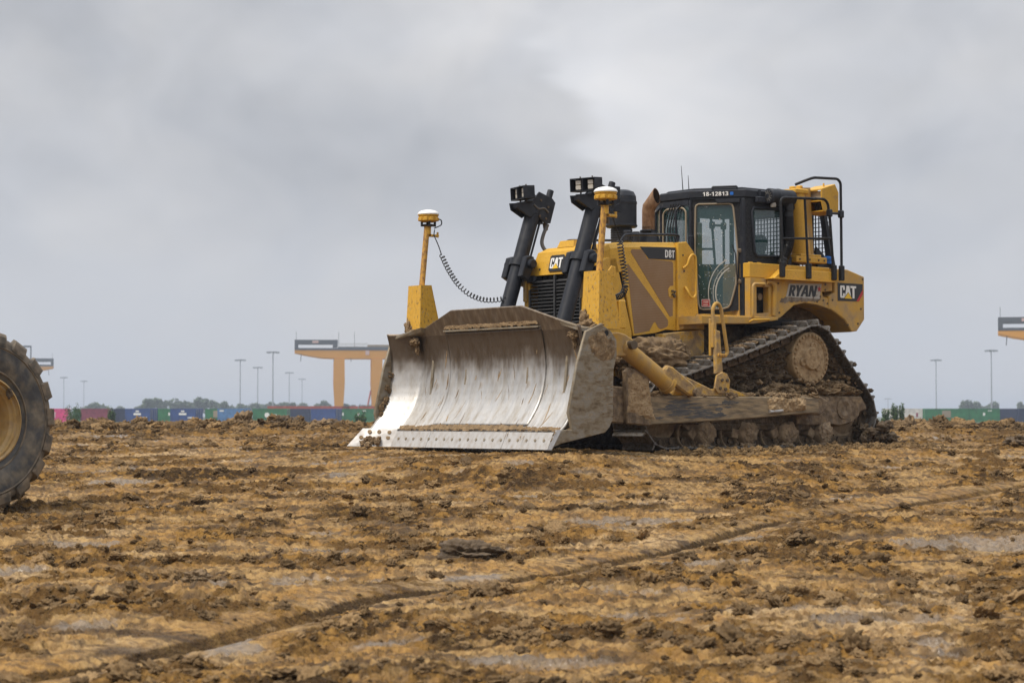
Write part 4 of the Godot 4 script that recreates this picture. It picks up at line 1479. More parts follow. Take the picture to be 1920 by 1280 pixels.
func masts_on_blade() -> void:
	for sg in [-1.0, 1.0]:
		var c: float = 1.72 * sg
		var g := hold("receiver_mast", dozer)
		var st := S()
		var wt := 0.135
		var wb := 0.155
		hexa(st, [V(-3.12, 1.46, c + wb), V(-2.76, 1.46, c + wb), V(-2.76, 1.46, c - wb), V(-3.12, 1.46, c - wb)], [V(-3.09, 2.13, c + wt), V(-2.92, 2.135, c + wt), V(-2.92, 2.135, c - wt), V(-3.09, 2.13, c - wt)])
		put("mast_base", st, M.paint_chipped, g)
		if sg > 0:
			st = S()
			boxc(st, V(-2.80, 1.47, c + 0.02), V(-2.70, 1.80, c + 0.16), 0.01)
			put("base_bracket", st, M.paint, g)
			st = S()
			pz(st, P([-2.90, 2.13, -2.84, 2.20, -2.78, 2.19, -2.77, 2.12, -2.80, 2.07, -2.88, 2.06]), c + 0.05, c + 0.07)
			put("cable_bracket", st, M.paint, g)
		st = S()
		rod(st, V(-2.975, 2.12, c), V(-2.893, 2.90, c), 0.0375, 16)
		put("mast_pole", st, M.paint_rust, g)
		st = S()
		lathe(st, [Vector2(0.046, 2.80), Vector2(0.046, 2.90), Vector2(0.0, 2.90)], Transform3D(Basis(), V(-2.885, 0, c)), 16)
		boxc(st, V(-2.86, 2.77, c - 0.015), V(-2.74, 2.80, c + 0.06), 0.006)
		rod(st, V(-2.76, 2.76, c + 0.05), V(-2.76, 2.83, c + 0.05), 0.014, 8)
		put("mast_clamp", st, M.paint, g)
		st = S()
		lathe(st, [Vector2(0.0, 2.905), Vector2(0.085, 2.905), Vector2(0.10, 2.925), Vector2(0.0, 2.94)], Transform3D(Basis(), V(-2.872, 0, c)), 16)
		for k in 4:
			var a := TAU * k / 4 + 0.5
			rod(st, V(-2.872 + cos(a) * 0.085, 2.90, c + sin(a) * 0.085), V(-2.872 + cos(a) * 0.085, 2.965, c + sin(a) * 0.085), 0.016, 8)
		put("shock_mount", st, M.black, g)
		st = S()
		lathe(st, [Vector2(0.0, 2.955), Vector2(0.085, 2.957), Vector2(0.118, 2.975), Vector2(0.124, 3.028), Vector2(0.134, 3.04), Vector2(0.134, 3.058), Vector2(0.0, 3.06)], Transform3D(Basis(), V(-2.872, 0, c)), 20)
		for k in 10:
			var a := TAU * k / 10
			box(st, V(-2.872 + cos(a) * 0.122, 2.995, c + sin(a) * 0.122), Vector3(0.022, 0.045, 0.05), 0.005, Basis(Vector3.UP, -a))
		put("receiver_body", st, M.paint, g)
		st = S()
		lathe(st, [Vector2(0.140, 3.056), Vector2(0.140, 3.066), Vector2(0.125, 3.088), Vector2(0.09, 3.106), Vector2(0.045, 3.116), Vector2(0.0, 3.118)], Transform3D(Basis(), V(-2.872, 0, c)), 24, false)
		put("receiver_dome", st, M.white, g)
		st = S()
		tube(st, bent([V(-2.76, 3.0, c + 0.03), V(-2.70, 3.0, c + 0.05), V(-2.69, 2.93, c + 0.05), V(-2.80, 2.88, c + 0.03)], 0.04), 0.008, 6)
		box(st, V(-2.745, 3.0, c + 0.02), Vector3(0.05, 0.035, 0.035), 0.006)
		put("receiver_plug", st, M.cable, g)
		# dirt heaped on the foot
		st = S()
		lump(st, V(-3.10, 1.49, c - 0.02 * sg), Vector3(0.10, 0.07, 0.16), 4, 0.45, 71 if sg > 0 else 75, true)
		lump(st, V(-3.11, 1.57, c - 0.10), Vector3(0.035, 0.11, 0.07), 4, 0.5, 73 if sg > 0 else 77, true)
		put("caked_mud", st, M.mud, g).set_meta("kind", "stuff")
	# coiled cables
	var far := [V(-2.80, 2.86, -1.68), V(-2.831, 2.794, -1.66), V(-2.799, 2.654, -1.6), V(-2.785, 2.527, -1.55), V(-2.795, 2.333, -1.4), V(-2.794, 2.132, -1.2), V(-2.721, 1.992, -1.05), V(-2.664, 1.924, -0.85), V(-2.611, 1.913, -0.7), V(-2.55, 1.93, -0.55)]
	var st := S()
	tube(st, bent(far.slice(0, 4), 0.05), 0.007, 6)
	tube(st, helix(bent(far.slice(3), 0.25, 6), 0.030, 25.0), 0.0065, 6)
	put("coiled_cable", st, M.cable, dozer)
	var near := [V(-2.78, 2.86, 1.68), V(-2.734, 2.833, 1.66), V(-2.623, 2.674, 1.62), V(-2.502, 2.529, 1.55), V(-2.423, 2.347, 1.5), V(-2.373, 2.16, 1.5), V(-2.356, 2.003, 1.5), V(-2.453, 1.889, 1.55), V(-2.72, 1.814, 1.65)]
	st = S()
	tube(st, bent(near.slice(0, 4), 0.05), 0.007, 6)
	tube(st, helix(bent(near.slice(3), 0.25, 6), 0.034, 24.0), 0.008, 6)
	put("coiled_cable", st, M.cable, dozer)

func lift_cylinders() -> void:
	for sg in [-1.0, 1.0]:
		var z: float = 0.59 * sg
		var g := hold("lift_cylinder", dozer)
		var lo := V(-2.70, 1.15, z)
		var hi := V(-2.03, 3.12, z)
		var ax := (hi - lo).normalized()
		var bs := Basis(ax.cross(Vector3(0, 0, 1)).normalized(), ax, Vector3(0, 0, 1))
		var st := S()
		lathe(st, [Vector2(0.0, 0.0), Vector2(0.095, 0.0), Vector2(0.095, 1.98), Vector2(0.10, 1.985), Vector2(0.10, 2.05), Vector2(0.0, 2.06)], Transform3D(bs, lo), 20)
		put("cylinder_barrel", st, M.black, g)
		st = S()
		rod(st, lo - ax * 0.5, lo + ax * 0.02, 0.045, 14)
		put("cylinder_rod", st, M.chrome, g)
		# two hydraulic pipes behind the barrel
		for k in 2:
			st = S()
			var off := bs.x * 0.115 + V(0, 0, 0.04 * (k * 2 - 1))
			tube(st, bent([lo + ax * 1.25 + off, lo + ax * 1.9 + off, lo + ax * 2.02 + off * 1.2], 0.05), 0.014, 8)
			put("hydraulic_pipe", st, M.black, g)
		# head guard: two plates and a bridge
		var hp: Array = P([-2.44, 3.155, -2.415, 3.06, -2.20, 2.96, -2.10, 3.02, -1.90, 2.885, -1.80, 2.895, -1.70, 3.19, -1.76, 3.25, -2.02, 3.33, -2.17, 3.18]).map(func(q): return Vector2(-2.03 + (q.x + 2.03) * 0.84, 3.10 + (q.y - 3.10) * 0.9))
		for q in [-1.0, 1.0]:
			st = S()
			prism(st, hp, z + q * 0.080 - 0.012, z + q * 0.080 + 0.012, 0.004)
			put("head_plate", st, M.black, g)
		st = S()
		prism(st, P([-2.34, 3.14, -2.33, 3.09, -2.17, 3.02, -2.03, 3.13, -2.05, 3.26, -2.15, 3.16]), z - 0.067, z + 0.067, 0.004)
		boxc(st, V(-1.86, 2.95, z - 0.067), V(-1.83, 3.17, z + 0.067), 0.004)
		rod(st, V(-1.85, 3.2, z + 0.05), V(-1.80, 3.34, z + 0.05), 0.042, 8)
		put("head_bridge", st, M.black, g)
		st = S()
		tube(st, bent([V(-2.12, 3.14, z + 0.095), V(-2.04, 3.08, z + 0.098), V(-1.95, 3.11, z + 0.098), V(-1.88, 3.05, z + 0.098)], 0.05), 0.012, 6)
		put("weld_strap", st, M.hose, g)
		for q in [[-2.0, 3.22], [-1.88, 3.14], [-2.02, 3.02], [-1.92, 2.99]]:
			st = S()
			lathe(st, [Vector2(0.016, 0.0), Vector2(0.016, 0.012), Vector2(0.0, 0.012)], Transform3D(Basis(Vector3.RIGHT, PI / 2), V(q[0], q[1] - 0.02, z + 0.092)), 6)
			put("plate_bolt", st, M.bolt, g)
		# trunnion yoke round the barrel
		var mid := lo + ax * 1.30
		st = S()
		lathe(st, [Vector2(0.096, -0.045), Vector2(0.125, -0.045), Vector2(0.125, 0.05), Vector2(0.096, 0.05)], Transform3D(bs, mid), 20)
		put("trunnion_collar", st, M.black, g)
		for q in [-1.0, 1.0]:
			st = S()
			prism(st, P([-0.075, -0.20, 0.055, -0.22, 0.085, -0.02, 0.05, 0.10, -0.02, 0.10, -0.075, 0.06]), -0.045, 0.045, 0.012, Transform3D(Basis(bs.x, bs.y, Vector3(0, 0, 1)), mid + V(0, 0, q * 0.165)))
			put("trunnion_arm", st, M.black, g)
			st = S()
			lathe(st, [Vector2(0.062, 0.0), Vector2(0.062, 0.05), Vector2(0.05, 0.06), Vector2(0.0, 0.06)], Transform3D(Basis(Vector3.RIGHT, PI / 2 * q), mid + V(0.02, -0.01, q * 0.205)), 16)
			put("trunnion_cap", st, M.black, g)
		st = S()
		var ky := Transform3D(Basis(bs.x, bs.y, Vector3(0, 0, 1)), mid + V(0.06, -0.16, 0))
		prism(st, P([0.03, -0.07, 0.26, -0.06, 0.27, 0.05, 0.05, 0.09]), -0.20, 0.20, 0.02, ky)
		put("yoke_bracket", st, M.black, g)
		# hoses from the head down to the hood
		var hz: float = z + (0.06 if sg < 0 else -0.06)
		st = S()
		tube(st, bent([V(-1.86, 2.90, hz), V(-1.93, 2.78, hz), V(-1.985, 2.64, hz * 0.97), V(-1.93, 2.52, hz * 0.85), V(-1.82, 2.46, hz * 0.7)], 0.12), 0.024, 10)
		put("hydraulic_hose", st, M.hose, g)
		st = S()
		tube(st, bent([mid + V(0.1, 0.02, 0), V(-2.08, 2.42, hz * 0.95), V(-2.0, 2.37, hz * 0.85), V(-1.9, 2.40, hz * 0.6)], 0.08), 0.02, 8)
		put("hydraulic_hose", st, M.hose, g)
		st = S()
		rod(st, V(-1.84, 2.83, z), V(-1.86, 2.93, z), 0.03, 8)
		put("hose_fitting", st, M.bolt, g)
		# work lights
		var l := hold("work_light", dozer)
		l.position = V(-2.215, 3.285, 0.615 * sg)
		l.scale = Vector3(0.9, 0.92, 0.9)
		# its face turns outwards: local -x is the face
		l.rotation.y = 0.23 * sg
		l.rotation.z = 0.06
		st = S()
		var shell := func(y0: float, y1: float, z0: float, z1: float) -> void: boxc(st, V(-0.08, y0, z0), V(0.10, y1, z1), 0.003)
		shell.call(0.078, 0.09, -0.21, 0.21)
		shell.call(-0.09, -0.078, -0.21, 0.21)
		shell.call(-0.077, 0.077, -0.21, -0.198)
		shell.call(-0.077, 0.077, 0.198, 0.21)
		shell.call(-0.077, 0.077, -0.006, 0.006)
		boxc(st, V(0.06, -0.077, -0.197), V(0.10, 0.077, 0.197), 0.003)
		put("lamp_housing", st, M.black, l)
		for q in [-1.0, 1.0]:
			for y in [-0.033, 0.033]:
				st = S()
				boxc(st, V(-0.035, y - 0.03, q * 0.102 - 0.045), V(-0.02, y + 0.03, q * 0.102 + 0.045), 0.006)
				put("lamp_lens", st, M.lens, l)
			st = S()
			boxc(st, V(-0.018, -0.07, q * 0.102 - 0.065), V(0.055, 0.07, q * 0.102 + 0.065), 0.01)
			put("lamp_body", st, M.decal_black, l)
			st = S()
			rod(st, V(0.02, 0.09, q * 0.1), V(0.02, 0.115, q * 0.1), 0.011, 6)
			rod(st, V(0.02, -0.12, q * 0.1), V(0.02, -0.09, q * 0.1), 0.013, 6)
			put("lamp_stud", st, M.bolt, l)
		st = S()
		boxc(st, V(-0.04, -0.135, -0.15), V(0.09, -0.12, 0.15), 0.003)
		put("lamp_bracket", st, M.black, l)

# ---- tracks
func circle(c: Vector2, r: float, n: int) -> Array:
	var o := []
	for i in n:
		o.append(c + Vector2.from_angle(TAU * i / n) * r)
	return o

func undercarriage(sg: float) -> void:
	var zc: float = 1.03 * sg
	var u := hold("undercarriage", dozer)
	# the loop that the shoes run on
	var cs := [[Vector2(-1.50, 0.47), 0.405], [Vector2(1.88, 0.47), 0.405], [Vector2(1.13, 1.19), 0.44]]
	var loop := PackedVector2Array()
	var ends := []
	for i in 3:
		var a: Array = cs[i]
		var b: Array = cs[(i + 1) % 3]
		var d: Vector2 = (b[0] - a[0])
		var sa: float = (a[1] - b[1]) / d.length()
		d = d.normalized()
		var n := Vector2(d.y, -d.x) * sqrt(1 - sa * sa) + d * sa
		ends.append([a[0] + n * a[1], b[0] + n * b[1], n.angle()])
	for i in 3:
		var sag := 0.03 if i == 2 else 0.0
		var dn: Vector2 = ends[i][1] - ends[i][0]
		for k in 25:
			var t := k / 24.0
			loop.append(ends[i][0] + dn * t - Vector2(0, sag * 4 * t * (1 - t)))
		var a0: float = ends[i][2]
		var a1: float = ends[(i + 1) % 3][2]
		if a1 < a0:
			a1 += TAU
		var c: Array = cs[(i + 1) % 3]
		for k in range(1, 12):
			loop.append(c[0] + Vector2.from_angle(lerpf(a0, a1, k / 12.0)) * c[1])
	var cum := [0.0]
	for i in loop.size():
		cum.append(cum[-1] + loop[i].distance_to(loop[(i + 1) % loop.size()]))
	var total: float = cum[-1]
	# one shoe: plate with a turned-down edge and a tall grouser
	var st := S()
	prism(st, P([-0.112, -0.012, 0.09, -0.012, 0.112, -0.03, 0.118, -0.02, 0.10, 0.008, -0.112, 0.010]), -0.295, 0.295, 0.004)
	prism(st, P([-0.280, 0.0, 0.280, 0.0, 0.272, 0.066, 0.25, 0.075, -0.25, 0.075, -0.272, 0.066]), -0.095, -0.068, 0.004, Transform3D(Basis(Vector3(0, 0, 1), Vector3(0, 1, 0), Vector3(-1, 0, 0)), Vector3(-0.165, 0.008, 0)))
	st.generate_normals()
	var shoe := st.commit()
	st = S()
	for zz in [-0.10, 0.10]:
		prism(st, P([-0.13, -0.135, 0.12, -0.135, 0.13, -0.07, 0.09, -0.015, -0.09, -0.015, -0.13, -0.07]), zz - 0.03, zz + 0.03, 0.006)
	rod(st, V(0.108, -0.085, -0.155), V(0.108, -0.085, 0.155), 0.034, 10)
	st.generate_normals()
	var link := st.commit()
	var tr := hold("track", dozer)
	var count := 48
	for k in count:
		var s := total * (k + 0.3) / count
		var i := 0
		while cum[i + 1] < s:
			i += 1
		var p := loop[i].lerp(loop[(i + 1) % loop.size()], (s - cum[i]) / (cum[i + 1] - cum[i]))
		var t := (loop[(i + 1) % loop.size()] - loop[i]).normalized()
		var n := Vector2(t.y, -t.x)
		var xf := Transform3D(Basis(V(t.x, t.y), V(n.x, n.y), V(0, 0, -1)), V(p.x, p.y, zc))
		xf.basis = xf.basis.rotated(Vector3(0, 0, 1), R.randf_range(-0.03, 0.03))
		var o := put_mesh("track_shoe", shoe, M.track_steel, tr)
		o.transform = xf
		o = put_mesh("chain_link", link, M.mud_dark, tr)  # dark mud here also stands for the black shade between rollers
		o.transform = xf
	# frame
	st = S()
	pz(st, P([-1.40, 0.36, 1.0, 0.36, 1.0, 0.72, -1.40, 0.72]), 0.83, 1.21, 0.01, sg)
	pz(st, P([-0.9, 0.28, 1.25, 0.28, 1.25, 0.36, -0.9, 0.36]), 1.0, 1.22, 0.01, sg)
	put("roller_frame", st, M.mud_dark, u)  # frame mud darkened too, shade of the gaps put into the tone
	st = S()
	pz(st, P([-1.35, 0.09, 1.6, 0.09, 1.7, 0.37, -1.4, 0.37]), 0.84, 0.90, 0.01, sg)
	put("inner_guard", st, M.mud_dark, u)
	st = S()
	pz(st, P([0.80, 0.36, 1.0, 0.34, 1.50, 0.35, 1.62, 0.33, 1.86, 0.38, 2.0, 0.46, 2.02, 0.52, 2.16, 0.55, 2.13, 0.62, 2.05, 0.72, 0.80, 0.72]), 1.0, 1.28, 0.012, sg)
	var fp := put("frame_plate", st, M.mud_frame, u)
	st = S()
	lathe(st, [Vector2(0.14, 0.0), Vector2(0.14, 0.012), Vector2(0.10, 0.018), Vector2(0.05, 0.005), Vector2(0.05, -0.01), Vector2(0, -0.01)], Transform3D(Basis(Vector3.RIGHT, PI / 2 * sg), V(1.70, 0.56, 1.28 * sg)), 20)
	put("bearing_cap", st, M.mud_frame, fp)
	for q in [-1.5, 1.88]:
		st = S()
		lathe(st, [Vector2(0.0, 0.19), Vector2(0.10, 0.19), Vector2(0.12, 0.13), Vector2(0.25, 0.07), Vector2(0.295, 0.10), Vector2(0.335, 0.10), Vector2(0.335, 0.06), Vector2(0.36, 0.05), Vector2(0.36, -0.05), Vector2(0.335, -0.06), Vector2(0.335, -0.10), Vector2(0.25, -0.07), Vector2(0, -0.1)], Transform3D(Basis(Vector3.RIGHT, PI / 2 * sg), V(q, 0.47, zc)), 32)
		put("idler", st, M.mud_roller, u)
	for k in 8:
		var x: float = [-1.05, -0.80, -0.31, -0.06, 0.41, 0.67, 1.09, 1.34][k]
		var inner := k % 2 == 0
		st = S()
		lathe(st, [Vector2(0.0, 0.06), Vector2(0.07, 0.06), Vector2(0.15, 0.10), Vector2(0.165, 0.165), Vector2(0.178, 0.17), Vector2(0.188, 0.155), Vector2(0.188, 0.12), Vector2(0.15, 0.10), Vector2(0.13, 0.08), Vector2(0.13, -0.08), Vector2(0.165, -0.085), Vector2(0.165, -0.11), Vector2(0, -0.12)], Transform3D(Basis(Vector3.RIGHT, PI / 2 * sg), V(x, 0.235, zc)), 28)
		var ro := put("track_roller", st, M.mud_roller, u)
		st = S()
		# the hexagonal end cap, standing further out on every second roller
		lathe(st, [Vector2(0.0, 0.0), Vector2(0.088, 0.0), Vector2(0.080, 0.13), Vector2(0.07, 0.14), Vector2(0.0, 0.14)] if inner else [Vector2(0.0, 0.0), Vector2(0.150, 0.0), Vector2(0.165, 0.10), Vector2(0.15, 0.18), Vector2(0.12, 0.205), Vector2(0.0, 0.21)], Transform3D(Basis(Vector3.RIGHT, PI / 2 * sg) * Basis(Vector3.UP, 0.3 * k), V(x + (0.05 if inner else 0.0), 0.24, zc + 0.06 * sg)), 4 if inner else 6)
		put("roller_cap", st, M.mud_roller, ro)
		if not inner:
			st = S()
			lump(st, V(x + 0.01, 0.25, zc + 0.24 * sg), Vector3(0.13, 0.12, 0.05), 4, 0.3, 500 + k, true)
			lump(st, V(x - 0.02, 0.08, zc + 0.21 * sg), Vector3(0.11, 0.05, 0.07), 4, 0.4, 520 + k, true)
			put("caked_mud", st, M.mud_roller, ro).set_meta("kind", "stuff")
	# bogie cross pieces between rollers
	for x in [-0.86, -0.08, 0.66]:
		st = S()
		pz(st, P([x - 0.32, 0.36, x + 0.30, 0.36, x + 0.22, 0.27, x - 0.12, 0.24]), 1.1, 1.2, 0.01, sg)
		put("bogie_pad", st, M.mud_frame, u)
	# final drive
	st = S()
	var hub := Transform3D(Basis(Vector3.RIGHT, PI / 2 * sg), V(1.10, 1.205, 0))
	lathe(st, [Vector2(0.40, 0.70), Vector2(0.40, 0.88), Vector2(0.345, 0.90), Vector2(0.345, 1.24), Vector2(0.335, 1.252), Vector2(0.272, 1.256), Vector2(0.268, 1.246), Vector2(0.16, 1.25), Vector2(0.15, 1.262), Vector2(0.145, 1.285), Vector2(0.135, 1.293), Vector2(0.0, 1.296)], hub, 40)
	var fd := put("final_drive", st, M.mud_tan, u)
	for k in 30:
		var a := TAU * k / 30
		st = S()
		lathe(st, [Vector2(0.019, 0.0), Vector2(0.019, 0.022), Vector2(0.014, 0.027), Vector2(0.0, 0.027)], Transform3D(hub.basis, V(1.10 + cos(a) * 0.303, 1.205 + sin(a) * 0.303, 1.25 * sg)), 6)
		put("hub_bolt", st, M.mud_tan, fd)
	for k in 3:
		var a := TAU * k / 3 + 1.35
		st = S()
		lathe(st, [Vector2(0.052, 0.0), Vector2(0.050, 0.03), Vector2(0.034, 0.036), Vector2(0.028, 0.028), Vector2(0.0, 0.028)], Transform3D(hub.basis, V(1.10 + cos(a) * 0.165, 1.205 + sin(a) * 0.165, 1.246 * sg)), 14)
		put("hub_plug", st, M.mud_tan, fd)
	st = S()
	for k in 26:
		var a := TAU * k / 26
		prism(st, P([-0.035, 0.0, 0.035, 0.0, 0.018, 0.055, -0.018, 0.055]), 0.98, 1.08, 0.004, Transform3D(Basis(Vector3(0, 0, 1), a), V(1.10, 1.205, 0)) * Transform3D(Basis(), V(0, 0.345, 0)) if sg > 0 else Transform3D(Basis(Vector3(0, 0, 1), a), V(1.10, 1.205, -2.06)) * Transform3D(Basis(), V(0, 0.345, 0)))
	put("sprocket_teeth", st, M.mud_dark, u)
	if sg < 0:
		return
	# mud packed between frame and chain
	st = S()
	mudskin(st, P([-1.25, 0.70, 2.12, 0.70, 2.06, 0.86, 1.88, 1.06, 1.62, 1.36, 0.72, 1.36, 0.30, 1.22, -0.30, 1.05, -0.80, 0.93, -1.25, 0.82]), 1.06, 0.019, 0.12, 15, Vector3(1.10, 1.205, 0.335), Transform3D(), 0.06, 6.5)
	put("packed_mud", st, M.mud_dark, u).set_meta("kind", "stuff")
	st = S()
	mudskin(st, P([0.05, 0.70, 2.12, 0.70, 2.06, 0.84, 1.70, 0.93, 1.3, 0.92, 0.9, 0.88, 0.5, 0.90, 0.2, 0.80]), 1.17, 0.014, 0.13, 16, Vector3(1.10, 1.205, 0.36), Transform3D(), 0.07, 7.5)
	put("packed_mud", st, M.mud, u).set_meta("kind", "stuff")
	st = S()
	for k in 60:
		var x := R.randf_range(0.0, 2.1)
		var r := R.randf_range(0.006, 0.03) * R.randf_range(0.5, 1.0)
		lump(st, V(x, R.randf_range(0.73, 0.93), R.randf_range(1.22, 1.31)), Vector3(r * 1.4, r, r), 2, 0.7, 600 + k, true)
	for k in 30:
		var r := R.randf_range(0.006, 0.028)
		lump(st, V(R.randf_range(1.5, 2.12), R.randf_range(0.76, 1.0), R.randf_range(1.14, 1.27)), Vector3(r * 1.3, r, r), 2, 0.7, 760 + k, true)
	put("mud_lumps", st, M.mud, u).set_meta("kind", "stuff")
	# mud on the outside of the lower roller guards and behind the track
	st = S()
	for k in 120:
		var r := R.randf_range(0.015, 0.065)
		lump(st, V(2.25 + R.randf_range(-0.2, 0.3), R.randf_range(0.02, 0.42) * R.randf_range(0.5, 1.0), R.randf_range(0.9, 1.42)), Vector3(r * 1.4, r, r), 2, 0.7, 2700 + k, true)
	put("mud_behind_track", st, M.mud_dark, u).set_meta("kind", "stuff")
	# mud lying on the upper run of the shoes
	st = S()
	for k in 26:
		var t := R.randf()
		var e0: Vector2 = ends[2][0].lerp(ends[2][1], t)
		var r := R.randf_range(0.02, 0.06)
		lump(st, V(e0.x, e0.y + 0.005, R.randf_range(0.78, 1.1)), Vector3(r * 1.6, r * 0.6, r * 1.5), 3, 0.6, 800 + k, true)
	for k in 40:
		var e0: Vector2 = ends[2][0].lerp(ends[2][1], R.randf_range(0.1, 0.45))
		var r := R.randf_range(0.03, 0.07)
		lump(st, V(e0.x, e0.y + 0.02, R.randf_range(0.80, 1.2)), Vector3(r * 1.6, r * 0.6, r * 1.5), 3, 0.6, 900 + k, true)
	put("mud_on_shoes", st, M.mud, tr).set_meta("kind", "stuff")
	# clots clinging to the grousers at the rear
	st = S()
	for k in 14:
		var e0: Vector2 = ends[1][0].lerp(ends[1][1], R.randf())
		lump(st, V(e0.x + 0.07, e0.y + 0.03, R.randf_range(0.8, 1.3)), Vector3(0.03, 0.025, 0.04), 3, 0.6, 960 + k, true)
	put("mud_on_grousers", st, M.mud_dark, tr).set_meta("kind", "stuff")

func push_arm(sg: float) -> void:
	var a := hold("push_arm", dozer)
	var st := S()
	pz(st, P([-2.10, 0.35, -0.53, 0.415, 0.70, 0.49, 0.95, 0.50, 0.95, 0.695, 0.70, 0.70, -2.10, 0.70]), 1.40, 1.53, 0.012, sg)
	put("arm_beam", st, M.arm_steel, a)
	if sg > 0:
		# where the mud has rubbed off to bare dark steel
		var nn := noise(55, 4.0, 3)
		for k in 30:
			st = S()
			var bare := []
			var x0 := R.randf_range(-2.0, -0.75)
			var y0 := R.randf_range(0.43, 0.63)
			var ln := R.randf_range(0.15, 0.55) * (1.0 if x0 < -1.2 else 0.6)
			var hw := R.randf_range(0.012, 0.045)
			for i in 17:
				var t := i / 16.0
				bare.append(Vector2(x0 + ln * t, y0 + t * ln * 0.04 - hw * sin(PI * t) * (0.6 + 0.5 * nn.get_noise_2d(t * 3.0 + k, 0))))
			for i in range(15, 0, -1):
				var t := i / 16.0
				bare.append(Vector2(x0 + ln * t, y0 + t * ln * 0.04 + hw * sin(PI * t) * (0.6 + 0.5 * nn.get_noise_2d(t * 3.0 + k, 8))))
			prism(st, bare, 1.5303, 1.5312 + k * 0.0001, 0.0)
			put("bare_patch", st, M.bare_steel, a)
	st = S()
	pz(st, P([0.55, 0.47, 1.05, 0.47, 1.20, 0.56, 1.20, 0.66, 1.05, 0.72, 0.55, 0.72]), 1.24, 1.46, 0.02, sg)
	put("trunnion", st, M.mud_frame, a)
	st = S()
	pz(st, P([-2.42, 0.37, -2.02, 0.345, -2.06, 0.66, -2.05, 0.94, -2.36, 1.03, -2.43, 0.98]), 1.50, 1.585, 0.012, sg)
	pz(st, P([-2.95, 0.40, -2.36, 0.37, -2.36, 0.80, -2.95, 0.84]), 1.36, 1.52, 0.015, sg)
	put("front_lug", st, M.mud_frame, a)
	# gusset that carries the brace and the ladder
	st = S()
	pz(st, P([-1.60, 0.705, -1.52, 0.94, -1.44, 0.96, -1.03, 0.82, -0.95, 0.79, -0.60, 0.80, -0.28, 0.705]), 1.42, 1.50, 0.012, sg)
	put("gusset", st, M.paint_muddy, a)
	st = S()
	lathe(st, [Vector2(0.055, -0.05), Vector2(0.055, 0.05), Vector2(0.034, 0.05), Vector2(0.034, 0.0), Vector2(0.0, 0.0)], Transform3D(Basis(Vector3.RIGHT, PI / 2 * sg), V(-1.455, 0.885, 1.50 * sg)), 16)
	put("gusset_boss", st, M.paint_muddy, a)
	# tilt cylinder from the blade's top corner
	var t := hold("tilt_cylinder", dozer)
	var p0 := V(-2.62, 1.34, 1.60 * sg)
	var p1 := V(-1.70, 0.815, 1.56 * sg)
	var ax := (p1 - p0).normalized()
	var bs := Basis(ax.cross(Vector3(0, 0, 1)).normalized(), ax, Vector3(0, 0, 1))
	st = S()
	lathe(st, [Vector2(0.0, 0.10), Vector2(0.085, 0.10), Vector2(0.105, 0.13), Vector2(0.105, 0.98), Vector2(0.118, 0.985), Vector2(0.118, 1.04), Vector2(0.09, 1.06), Vector2(0.0, 1.06)], Transform3D(bs, p0), 22)
	put("cylinder_barrel", st, M.paint_dusty, t)
	st = S()
	rod(st, p0 - ax * 0.35, p0 + ax * 0.12, 0.05, 14)
	put("cylinder_rod", st, M.chrome, t)
	st = S()
	var c0 := V(-1.80, 0.975, 1.62 * sg)
	var c1 := V(-1.36, 0.745, 1.60 * sg)
	var cx := (c1 - c0).normalized()
	var cy := Vector3(0, 0, 1).cross(cx).normalized()
	var link := [Vector2(-0.03, -0.085), Vector2(0.42, -0.085), Vector2(0.50, -0.05), Vector2(0.53, 0.0), Vector2(0.50, 0.05), Vector2(0.42, 0.075), Vector2(0.02, 0.09), Vector2(-0.06, 0.07), Vector2(-0.09, 0.0), Vector2(-0.07, -0.06)]
	prism(st, link, -0.045, 0.045, 0.02, Transform3D(Basis(cx, cy, Vector3(0, 0, 1)), c0))
	put("brace_link", st, M.paint_muddy, t)
	st = S()
	rod(st, c1 + V(0, 0.0, -0.09), c1 + V(0, 0, 0.09), 0.052, 14)
	put("brace_pin", st, M.mud_frame, t)
	st = S()
	rod(st, V(-2.46, 1.29, 1.56 * sg), V(-2.46, 1.29, 1.76 * sg), 0.052, 14)
	put("rod_pin", st, M.chrome if sg < 0 else M.bolt, t)
	st = S()
	pz(st, P([-2.62, 1.44, -2.52, 1.42, -2.38, 1.36, -2.37, 1.24, -2.50, 1.16, -2.85, 1.14, -2.85, 1.42]), 1.57, 1.66, 0.015, sg)
	put("rod_eye", st, M.paint_dusty, t)
	# mud that has slid off the arm
	if sg > 0:
		st = S()
		mudskin(st, P([0.02, 0.52, 0.10, 0.475, 0.35, 0.50, 0.72, 0.52, 0.72, 0.70, 0.10, 0.71, -0.02, 0.66]), 1.528, 0.017, 0.035, 21)
		put("caked_mud", st, M.mud_tan, a).set_meta("kind", "stuff")
		st = S()
		mudskin(st, P([-2.42, 0.50, -2.10, 0.42, -1.95, 0.40, -2.0, 0.52, -2.04, 0.72, -2.08, 0.90, -2.30, 0.99, -2.42, 0.9]), 1.582, 0.017, 0.02, 22)
		put("caked_mud", st, M.mud_tan, a).set_meta("kind", "stuff")
		st = S()
		for k in 44:
			var x := R.randf_range(-2.0, 0.9)
			var r := R.randf_range(0.015, 0.05)
			lump(st, V(x, 0.705 + r * 0.2, R.randf_range(1.40, 1.52)), Vector3(r * 1.6, r * 0.8, r), 2, 0.7, 1000 + k)
		put("mud_crumbs_on_arm", st, M.mud, a).set_meta("kind", "stuff")
		st = S()
		rod(st, V(0.02, 0.515, 1.55), V(0.25, 0.523, 1.55), 0.022, 8)
		put("step_bar", st, M.steel_edge, a)

